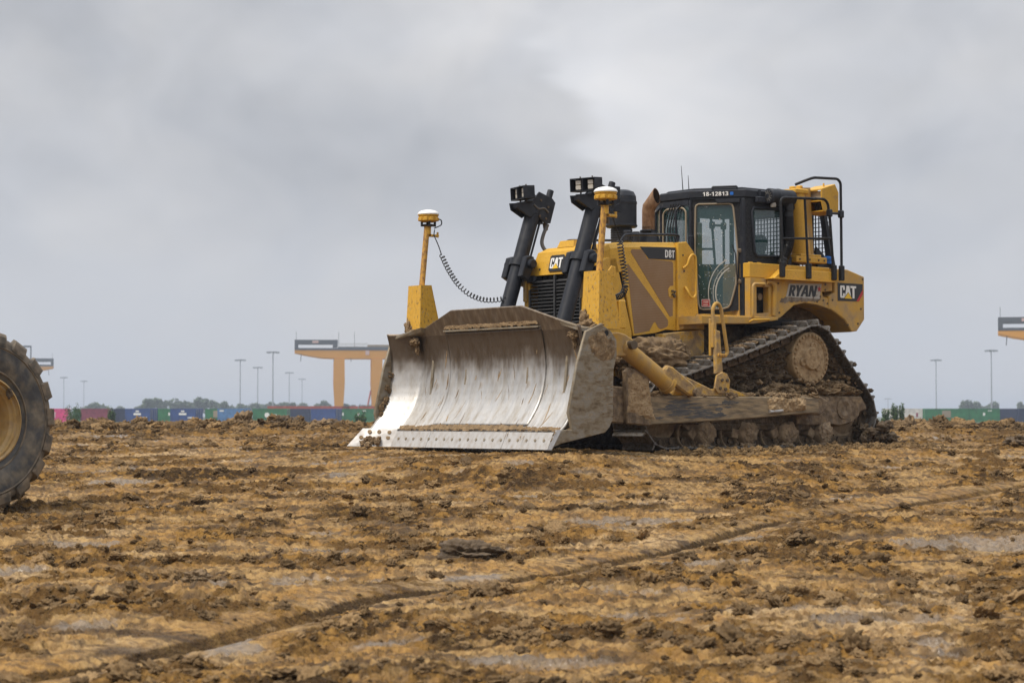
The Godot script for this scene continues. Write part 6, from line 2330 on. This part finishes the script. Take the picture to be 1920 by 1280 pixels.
# ---- rear: fenders, tank, posts and rails
func rear_end() -> void:
	for sg in [-1.0, 1.0]:
		var f := hold("fender", dozer)
		var st := S()
		pz(st, P([-0.68, 1.615, 0.25, 1.64, 0.47, 1.67, 0.70, 1.70, 0.70, 1.735, -0.68, 1.715]), 0.45, 1.06, 0.006, sg)
		put("step_plate", st, M.paint_dusty, f)
		st = S()
		for k in 30:
			boxc(st, V(-0.62 + k * 0.033, 1.715, 0.90 * sg), V(-0.605 + k * 0.033, 1.738, 1.05 * sg), 0.002)
		put("step_teeth", st, M.paint_dusty, f)
		st = S()
		tube(st, bent([V(0.17, 1.66, 1.06 * sg), V(0.18, 1.685, 1.10 * sg), V(0.50, 1.70, 1.10 * sg), V(0.51, 1.69, 1.06 * sg)], 0.02), 0.014, 8)
		put("step_rail", st, M.paint, f)
		st = S()
		pz(st, P([0.70, 1.705, 0.81, 1.74, 1.06, 1.905, 1.27, 1.945, 1.52, 1.925, 1.715, 1.885, 1.715, 2.02, 1.62, 2.04, 1.60, 2.10, 1.80, 2.12, 1.80, 2.235, 0.70, 2.235]), 0.45, 1.0, 0.006, sg)
		put("fender_panel", st, M.paint_dusty, f)
		# corner box with an open recess
		st = S()
		ringplate(st, P([0.25, 1.735, 0.695, 1.735, 0.695, 2.235, 0.25, 2.235]), P([0.36, 1.775, 0.585, 1.795, 0.585, 2.125, 0.36, 2.125]), 0.90 * sg if sg > 0 else -1.0, 1.0 if sg > 0 else -0.9)
		pz(st, P([0.25, 1.735, 0.695, 1.735, 0.695, 2.235, 0.25, 2.235]), 0.50, 0.80, 0.0, sg)
		put("corner_box", st, M.paint_dusty, f)
		st = S()
		boxc(st, V(0.40, 1.80, 0.801 * sg), V(0.55, 2.08, 0.86 * sg), 0.01)
		rod(st, V(0.50, 2.0, 0.84 * sg), V(0.50, 2.0, 0.93 * sg), 0.045, 12)
		rod(st, V(0.40, 1.82, 0.88 * sg), V(0.42, 2.12, 0.88 * sg), 0.015, 8)
		put("valve_block", st, M.mud_frame, f)
		st = S()
		tube(st, bent([V(0.50, 2.15, 1.0 * sg), V(0.44, 2.155, 1.07 * sg), V(0.25, 2.15, 1.07 * sg), V(0.225, 2.12, 1.07 * sg), V(0.22, 1.73, 1.07 * sg), V(0.24, 1.70, 1.04 * sg)], 0.05), 0.020, 10)
		put("grab_handle", st, M.paint_dusty, f)
		st = S()
		tube(st, bent([V(0.66, 1.76, 1.015 * sg), V(0.67, 2.14, 1.03 * sg), V(0.62, 2.19, 1.03 * sg), V(0.55, 2.19, 1.01 * sg)], 0.06), 0.03, 10)
		put("grab_handle", st, M.paint_dusty, f)
		# platform box above
		st = S()
		boxc(st, V(0.26, 2.24, 0.50 * sg), V(1.78, 2.43, 0.975 * sg), 0.008)
		put("platform_box", st, M.paint, f)
		st = S()
		for x in [0.34, 0.50]:
			boxc(st, V(x, 2.432, 0.80 * sg), V(x + 0.08, 2.45, 0.88 * sg), 0.004)
		put("box_clip", st, M.paint, f)
		st = S()
		pz(st, P([0.60, 2.238, 0.77, 2.36, 1.76, 2.365, 1.83, 2.36, 1.83, 2.25, 1.70, 2.238]), 0.976, 1.085, 0.006, sg)
		boxc(st, V(0.52, 2.225, 0.976 * sg), V(1.72, 2.237, 1.12 * sg), 0.002)
		put("ledge", st, M.paint, f)
		# rear tank
		st = S()
		pz(st, P([1.725, 1.88, 1.78, 1.87, 2.05, 1.74, 2.18, 1.585, 2.29, 1.60, 2.44, 1.76, 2.44, 2.335, 2.10, 2.42, 1.84, 2.42, 1.84, 2.10, 1.725, 2.05]), 0.30, 1.0, 0.012, sg)
		var tk := put("fuel_tank", st, M.paint_dusty, dozer)
		for p in [[2.10, 1.68], [2.30, 1.70], [1.83, 2.38], [2.36, 1.90], [1.80, 2.0], [2.40, 2.3]]:
			st = S()
			lathe(st, [Vector2(0.014, 0), Vector2(0.014, 0.008), Vector2(0, 0.008)], Transform3D(Basis(Vector3.RIGHT, PI / 2 * sg), V(p[0], p[1], 1.0 * sg)), 8)
			put("tank_bolt", st, M.bolt, tk)
		for p in [[1.66, 2.20], [1.66, 2.13], [1.56, 2.04], [1.70, 1.95], [1.50, 1.97], [0.76, 2.18], [0.78, 1.80], [1.62, 1.99]]:
			st = S()
			lathe(st, [Vector2(0.014, 0), Vector2(0.014, 0.008), Vector2(0, 0.008)], Transform3D(Basis(Vector3.RIGHT, PI / 2 * sg), V(p[0], p[1], 1.0 * sg)), 8)
			put("panel_bolt", st, M.bolt, f)
		if sg > 0:
			# rear badge with its red slash
			st = S()
			prism(st, P([1.902, 1.992, 2.295, 2.0, 2.395, 2.12, 2.401, 2.235, 1.902, 2.235]), 1.0, 1.004, 0.0)
			put("badge_plate", st, M.decal_black, tk)
			st = S()
			prism(st, P([2.27, 2.0, 2.32, 2.0, 2.402, 2.10, 2.402, 2.165]), 1.004, 1.006, 0.0)
			put("badge_slash", st, M.decal_red, tk)
			cat_mark(tk, Transform3D(Basis(), V(2.10, 2.118, 1.005)), 0.31, 0.165)
			# firm's name on a pale panel, partly rubbed off
			st = S()
			prism(st, P([0.905, 2.010, 1.546, 2.005, 1.589, 2.207, 0.965, 2.185]), 1.0, 1.004, 0.0)
			put("name_panel", st, M.decal_grey, f)
			var sk := Transform3D(Basis(Vector3(1, 0.02, 0), Vector3(0.30, 1, 0), Vector3(0, 0, 1)), V(1.22, 2.10, 1.0045))
			text("name_letters", "RYAN", f, sk, 0.50, 0.150, M.decal_black)
			text("name_letters", "RYAN", f, sk * Transform3D(Basis(), V(0.010, 0, 0.0008)), 0.50, 0.150, M.decal_black)
			st = S()
			for k in 5:
				var a := PI / 2 + TAU * k / 5
				prism(st, [Vector2.from_angle(a) * 0.045, Vector2.from_angle(a + 0.63) * 0.017, Vector2.ZERO, Vector2.from_angle(a - 0.63) * 0.017], 1.008, 1.011, 0.0, Transform3D(Basis(), V(1.535, 2.135, 0)))
			put("name_star", st, M.decal_red, f)
			st = S()
			mudskin(st, P([0.78, 1.92, 1.55, 1.97, 1.60, 2.03, 1.48, 2.09, 1.25, 2.02, 1.0, 2.03, 0.80, 1.99]), 1.0005, 0.017, 0.006, 33, Vector3.ZERO, Transform3D(), 0.03)
			put("mud_film", st, M.steel_brown, f).set_meta("kind", "stuff")
		# guard rails
		var g := hold("guard_rail", dozer)
		var z: float = 1.10 * sg
		st = S()
		tube(st, bent([V(0.74, 2.30, z), V(0.71, 3.25, z), V(0.76, 3.288, z), V(1.54, 3.32, z), V(1.61, 3.27, z), V(1.65, 3.05, z), V(1.72, 2.30, z)], 0.06), 0.0185, 10)
		rod(st, V(1.165, 3.305, z), V(1.228, 2.30, z), 0.0165, 10)
		rod(st, V(0.725, 2.754, z), V(1.68, 2.806, z), 0.0165, 10)
		put("rail_tube", st, M.black_splashed, g)
		st = S()
		tube(st, bent([V(1.20, 3.505, 0.90 * sg), V(1.27, 3.56, z * 0.95), V(1.34, 3.59, z), V(1.80, 3.607, z), V(1.862, 3.56, z), V(1.868, 3.0, z), V(1.872, 2.30, z)], 0.06), 0.0185, 10)
		put("rail_tube", st, M.black_splashed, g)
		for x in [0.735, 1.232, 1.722, 1.872]:
			st = S()
			boxc(st, V(x - 0.036, 2.255, z - 0.028 * sg), V(x + 0.036, 2.455, z + 0.028 * sg), 0.008)
			put("rail_socket", st, M.black_splashed, g)
		st = S()
		rod(st, V(1.64, 3.14, z), V(1.87, 3.145, z), 0.017, 8)
		for x in [1.64, 1.865]:
			box(st, V(x, 3.14, z), Vector3(0.07, 0.10, 0.07), 0.012)
		put("rail_clamp", st, M.black, g)
	# post behind the cab with its lamp housing
	var p := hold("rear_post_assembly", dozer)
	var st := S()
	tube(st, PackedVector3Array([V(1.47, 2.56, 0.75), V(1.42, 3.0, 0.75), V(1.37, 3.47, 0.75)]), 0.128, 24, 0.108)
	put("post_tube", st, M.paint, p)
	st = S()
	boxc(st, V(1.24, 3.40, 0.63), V(1.50, 3.465, 0.87), 0.012)
	boxc(st, V(1.27, 3.466, 0.72), V(1.33, 3.50, 0.80), 0.008)
	boxc(st, V(1.40, 3.466, 0.72), V(1.46, 3.52, 0.80), 0.008)
	put("post_cap", st, M.paint, p)
	st = S()
	hexa(st, [V(1.56, 2.56, 0.80), V(1.66, 2.56, 0.80), V(1.66, 2.56, 0.62), V(1.56, 2.56, 0.62)], [V(1.43, 3.49, 0.80), V(1.60, 3.50, 0.80), V(1.60, 3.50, 0.62), V(1.43, 3.49, 0.62)])
	put("post_back", st, M.paint_dusty, p)
	st = S()
	boxc(st, V(1.20, 2.485, 0.56), V(1.79, 2.565, 0.92), 0.008)
	boxc(st, V(1.30, 2.566, 0.58), V(1.70, 2.60, 0.90), 0.006)
	put("post_foot", st, M.paint, p)
	for x in [1.26, 1.45, 1.62, 1.73]:
		st = S()
		lathe(st, [Vector2(0.013, 0), Vector2(0.013, 0.01), Vector2(0, 0.01)], Transform3D(Basis(Vector3.RIGHT, PI / 2), V(x, 2.525, 0.92)), 8)
		put("foot_bolt", st, M.bolt, p)
	var l := hold("rear_lamp_housing", dozer)
	st = S()
	var side := P([1.60, 3.47, 1.865, 3.55, 1.935, 3.44, 1.93, 3.165, 1.90, 3.15, 1.64, 3.175, 1.60, 3.30])
	prism(st, side, 0.98, 1.0, 0.004)
	prism(st, side, 0.64, 0.66, 0.004)
	boxc(st, V(1.87, 3.17, 0.661), V(1.92, 3.45, 0.979), 0.004)
	prism(st, P([1.60, 3.455, 1.865, 3.535, 1.865, 3.55, 1.60, 3.47]), 0.661, 0.979, 0.002)
	prism(st, P([1.64, 3.175, 1.90, 3.15, 1.90, 3.165, 1.64, 3.19]), 0.661, 0.979, 0.002)
	prism(st, P([1.61, 3.31, 1.87, 3.31, 1.87, 3.325, 1.61, 3.325]), 0.661, 0.979, 0.002)
	put("housing_shell", st, M.paint, l)
	st = S()
	boxc(st, V(1.66, 3.345, 0.70), V(1.72, 3.45, 0.94), 0.01)
	put("upper_lamp", st, M.lens, l)
	st = S()
	lathe(st, [Vector2(0.0, -0.05), Vector2(0.05, -0.05), Vector2(0.055, 0.03), Vector2(0.045, 0.04), Vector2(0.0, 0.03)], Transform3D(Basis(Vector3(0, 0, 1), PI / 2), V(1.72, 3.245, 0.85)), 14)
	put("lower_lamp", st, M.decal_black, l)
	st = S()
	rod(st, V(1.75, 3.52, 0.9), V(1.75, 3.56, 0.9), 0.012, 8)
	put("housing_stud", st, M.paint, l)
	# wire screen behind the cab
	var w := hold("rear_screen", dozer)
	st = S()
	boxc(st, V(2.0, 2.45, -0.72), V(2.05, 3.28, -0.66), 0.01)
	hexa(st, [V(1.99, 2.45, 0.84), V(2.05, 2.45, 0.84), V(2.05, 2.45, 0.74), V(1.99, 2.45, 0.74)], [V(1.99, 3.28, 0.66), V(2.05, 3.28, 0.66), V(2.05, 3.28, 0.58), V(1.99, 3.28, 0.58)])
	boxc(st, V(2.0, 3.20, -0.66), V(2.05, 3.27, 0.58), 0.01)
	boxc(st, V(2.0, 2.43, -0.70), V(2.05, 2.49, 0.76), 0.01)
	boxc(st, V(1.99, 2.45, 0.40), V(2.05, 3.28, 0.455), 0.01)
	boxc(st, V(1.58, 3.24, -0.60), V(2.0, 3.27, -0.52), 0.01)
	boxc(st, V(1.58, 3.24, 0.45), V(2.0, 3.27, 0.53), 0.01)
	put("screen_frame", st, M.black, w)
	st = S()
	for k in 23:
		var z := -0.64 + k * 0.06
		boxc(st, V(2.018, 2.47, z - 0.006), V(2.03, 3.22, z + 0.006), 0.0)
	for k in 13:
		var y := 2.50 + k * 0.057
		boxc(st, V(2.031, y - 0.005, -0.66), V(2.042, y + 0.005, 0.76), 0.0)
	put("wire_mesh", st, M.black, w)
	st = S()
	prism(st, P([1.74, 2.44, 1.98, 2.44, 1.86, 2.62, 1.72, 2.72, 1.70, 2.66]), 0.76, 0.80, 0.005)
	put("screen_stay", st, M.black, w)
	st = S()
	lathe(st, [Vector2(0.0, 0.0), Vector2(0.05, 0.0), Vector2(0.055, 0.05), Vector2(0.07, 0.055), Vector2(0.07, 0.085), Vector2(0.03, 0.10), Vector2(0, 0.10)], Transform3D(Basis(), V(1.93, 2.50, 0.80)), 14)
	put("blue_cap", st, M.blue_plastic, dozer)
	st = S()
	prism(st, P([1.79, 2.43, 1.79, 2.57, 1.95, 2.44]), 0.55, 0.78, 0.005)
	put("valve_cover", st, M.paint, dozer)
	# middle of the machine
	st = S()
	boxc(st, V(-2.0, 0.62, -0.55), V(2.0, 1.48, 0.55), 0.03)
	boxc(st, V(0.4, 1.45, -0.60), V(2.1, 2.30, 0.60), 0.03)
	boxc(st, V(-0.5, 1.44, -0.55), V(0.5, 1.63, 0.55), 0.01)
	put("main_case", st, M.mud_dark, dozer)
	for sg in [-1.0, 1.0]:
		st = S()
		pz(st, P([-1.02, 1.49, -0.34, 1.56, -0.30, 1.535, -0.30, 1.06, -0.80, 1.06, -1.02, 1.2]), 0.56, 0.72, 0.01, sg)
		put("side_sill", st, M.paint_muddy, dozer)
		st = S()
		pz(st, P([-0.66, 1.56, -0.28, 1.56, -0.28, 1.70, -0.66, 1.70]), 0.45, 0.70, 0.008, sg)
		put("step_riser", st, M.paint_dusty, dozer)
		st = S()
		pz(st, P([-0.3, 1.10, 0.9, 1.2, 0.9, 1.70, -0.3, 1.60]), 0.55, 0.60, 0.0, sg)
		put("case_guard", st, M.mud_dark, dozer)
	if true:
		st = S()
		prism(st, P([1.4, 0.6, 2.3, 0.6, 2.3, 1.5, 1.4, 1.5]), -0.5, 0.5, 0.03)
		put("rear_case", st, M.mud_dark, dozer)

func ladder() -> void:
	var l := hold("boarding_ladder", dozer)
	var st := S()
	prism(st, P([-0.92, 0.80, -0.86, 0.74, -0.74, 0.735, -0.665, 0.80, -0.65, 0.90, -0.70, 0.98, -0.78, 1.0, -0.88, 0.96]), 1.50, 1.53, 0.006)
	put("ladder_plate", st, M.paint_muddy, l)
	for q in [[-0.83, 0.80], [-0.74, 0.79], [-0.80, 0.90], [-0.71, 0.90]]:
		st = S()
		lathe(st, [Vector2(0.022, 0), Vector2(0.022, 0.016), Vector2(0, 0.016)], Transform3D(Basis(Vector3.RIGHT, PI / 2), V(q[0], q[1], 1.53)), 6)
		put("plate_bolt", st, M.bolt, l)
	st = S()
	prism(st, P([-0.86, 0.98, -0.74, 0.98, -0.79, 1.50, -0.87, 1.52]), 1.44, 1.50, 0.01)
	put("ladder_post", st, M.paint_muddy, l)
	st = S()
	boxc(st, V(-0.885, 1.30, 1.42), V(-0.825, 1.60, 1.47), 0.006)
	boxc(st, V(-0.86, 1.20, 1.36), V(-0.82, 1.66, 1.40), 0.006)
	put("slide_bracket", st, M.paint_dusty, l)
	st = S()
	tube(st, bent([V(-0.845, 1.33, 1.45), V(-0.875, 1.78, 1.45), V(-0.83, 1.845, 1.45), V(-0.77, 1.845, 1.45), V(-0.73, 1.79, 1.45), V(-0.62, 1.24, 1.45), V(-0.66, 1.20, 1.45), V(-0.79, 1.20, 1.45)], 0.06, 7), 0.023, 10)
	put("hand_loop", st, M.paint_dusty, l)
	st = S()
	boxc(st, V(-0.84, 1.19, 1.42), V(-0.70, 1.225, 1.52), 0.006)
	put("loop_clip", st, M.paint_rust, l)

func loose_mud() -> void:
	# a heap between hood and track
	var st := S()
	lump(st, V(-1.32, 1.19, 0.86), Vector3(0.46, 0.22, 0.24), 4, 0.36, 41, true)
	lump(st, V(-1.05, 1.24, 0.82), Vector3(0.26, 0.17, 0.2), 4, 0.4, 43, true)
	lump(st, V(-1.62, 1.12, 0.82), Vector3(0.24, 0.2, 0.2), 4, 0.4, 45, true)
	put("mud_heap", st, M.mud, dozer).set_meta("kind", "stuff")
	st = S()
	for k in 26:
		var r := R.randf_range(0.02, 0.06)
		lump(st, V(R.randf_range(-1.8, -0.2), R.randf_range(1.02, 1.12), R.randf_range(0.7, 0.95)), Vector3(r * 1.6, r, r), 2, 0.7, 1200 + k)
	put("mud_heap", st, M.mud, dozer).set_meta("kind", "stuff")

# ---------------------------------------------------------------- the wheel of another machine, cut by the left edge
func build_wheel() -> void:
	var w := hold("machine_wheel", self)
	tag(w, "big muddy lugged tyre on a yellow rim at the left edge", "wheel")
	var n := Vector3(0.79, 0, 0.613)
	w.position = Vector3(-4.755, 0.418, -18.5) - n * 0.27
	w.scale = Vector3.ONE * 1.04
	w.rotation.y = atan2(n.x, n.z)
	var face := Basis(Vector3.RIGHT, PI / 2)       # lathe axis along +z, the outer face
	var st := S()
	var half := [Vector2(0.36, 0.235), Vector2(0.40, 0.255), Vector2(0.47, 0.285), Vector2(0.56, 0.30), Vector2(0.64, 0.295), Vector2(0.70, 0.28), Vector2(0.725, 0.27), Vector2(0.735, 0.255), Vector2(0.75, 0.235), Vector2(0.765, 0.10), Vector2(0.768, 0.0)]
	var prof := []
	for q in half:
		prof.append(q)
	for k in range(half.size() - 2, -1, -1):
		prof.append(Vector2(half[k].x, -half[k].y))
	prof.reverse()
	lathe(st, prof.slice(0, prof.size() - 4), Transform3D(face, Vector3.ZERO), 64, false)
	var ty := put("tyre", st, M.rubber_dusty, w)
	st = S()
	lathe(st, prof.slice(prof.size() - 5, prof.size() - 1), Transform3D(face, Vector3.ZERO), 64, false)
	put("sidewall", st, M.rubber, ty)
	st = S()
	lathe(st, prof.slice(prof.size() - 2), Transform3D(face, Vector3.ZERO), 64, false)
	put("bead", st, M.rubber_dusty, ty)
	# moulded rings on the sidewall
	for q in [[0.655, 0.292], [0.45, 0.276]]:
		st = S()
		var pts := PackedVector3Array()
		for i in 65:
			var a := TAU * i / 64
			pts.append(Vector3(cos(a) * q[0], sin(a) * q[0], q[1]))
		tube(st, pts, 0.010, 6)
		put("sidewall_ring", st, M.rubber_dusty, w)
	# tread lugs: two staggered rows, each lug leaning across the tread
	for row in [-1.0, 1.0]:
		for k in 19:
			st = S()
			var a := TAU * (k + (0.0 if row > 0 else 0.5)) / 19
			var rg := []
			for s in [[0.02, -0.10, 0.755, 0.800], [0.12, -0.04, 0.752, 0.803], [0.21, 0.02, 0.742, 0.798], [0.262, 0.035, 0.72, 0.782], [0.290, 0.045, 0.69, 0.752], [0.301, 0.05, 0.67, 0.70]]:
				var z: float = s[0] * row
				var half_a := 0.106
				var o := PackedVector3Array()
				for c in [[-half_a - 0.012, s[2]], [half_a + 0.012, s[2]], [half_a - 0.012, s[3]], [-half_a + 0.012, s[3]]]:
					var t: float = a + s[1] + c[0]
					o.append(Vector3(cos(t) * c[1], sin(t) * c[1], z))
				if row < 0:
					o.reverse()
				rg.append(o)
			loft(st, rg, false)
			put("tread_lug", st, M.rubber_dusty, w)
	st = S()
	lathe(st, [Vector2(0.0, -0.02), Vector2(0.20, -0.02), Vector2(0.215, 0.0), Vector2(0.255, 0.01), Vector2(0.285, 0.06), Vector2(0.30, 0.17), Vector2(0.315, 0.215), Vector2(0.335, 0.235), Vector2(0.36, 0.25), Vector2(0.385, 0.275), Vector2(0.388, 0.29), Vector2(0.372, 0.30), Vector2(0.345, 0.285), Vector2(0.33, 0.29)].slice(0, 12), Transform3D(face, Vector3.ZERO), 56)
	var rim := put("rim", st, M.rim, w)
	st = S()
	lathe(st, [Vector2(0.335, 0.243), Vector2(0.345, 0.262), Vector2(0.36, 0.262), Vector2(0.366, 0.25)], Transform3D(face, Vector3.ZERO), 56)
	put("lock_ring", st, M.rim, rim)
	st = S()
	lathe(st, [Vector2(0.15, -0.02), Vector2(0.15, 0.03), Vector2(0.13, 0.045), Vector2(0.0, 0.05)], Transform3D(face, Vector3.ZERO), 28)
	put("hub", st, M.rim, rim)
	for k in 14:
		var a := TAU * k / 14
		st = S()
		lathe(st, [Vector2(0.014, -0.018), Vector2(0.014, 0.008), Vector2(0.0, 0.01)], Transform3D(face, Vector3(cos(a) * 0.18, sin(a) * 0.18, 0)), 6)
		put("wheel_nut", st, M.bolt, rim)
	st = S()
	rod(st, Vector3(0, 0, -0.03), Vector3(0, 0, -0.55), 0.13, 16)
	put("axle", st, M.mud_dark, w)
	st = S()
	lump(st, Vector3(0.255, 0.235, 0.29), Vector3(0.03, 0.045, 0.02), 2, 0.5, 81)
	put("mud_clot", st, M.mud_dark, rim)
	st = S()
	for k in 40:
		var a := R.randf_range(-2.2, -0.9)
		var r := R.randf_range(0.02, 0.06)
		lump(st, Vector3(cos(a) * 0.80, sin(a) * 0.80, R.randf_range(-0.25, 0.30)), Vector3(r, r * 0.8, r), 2, 0.7, 1300 + k)
	put("mud_on_lugs", st, M.mud, w).set_meta("kind", "stuff")
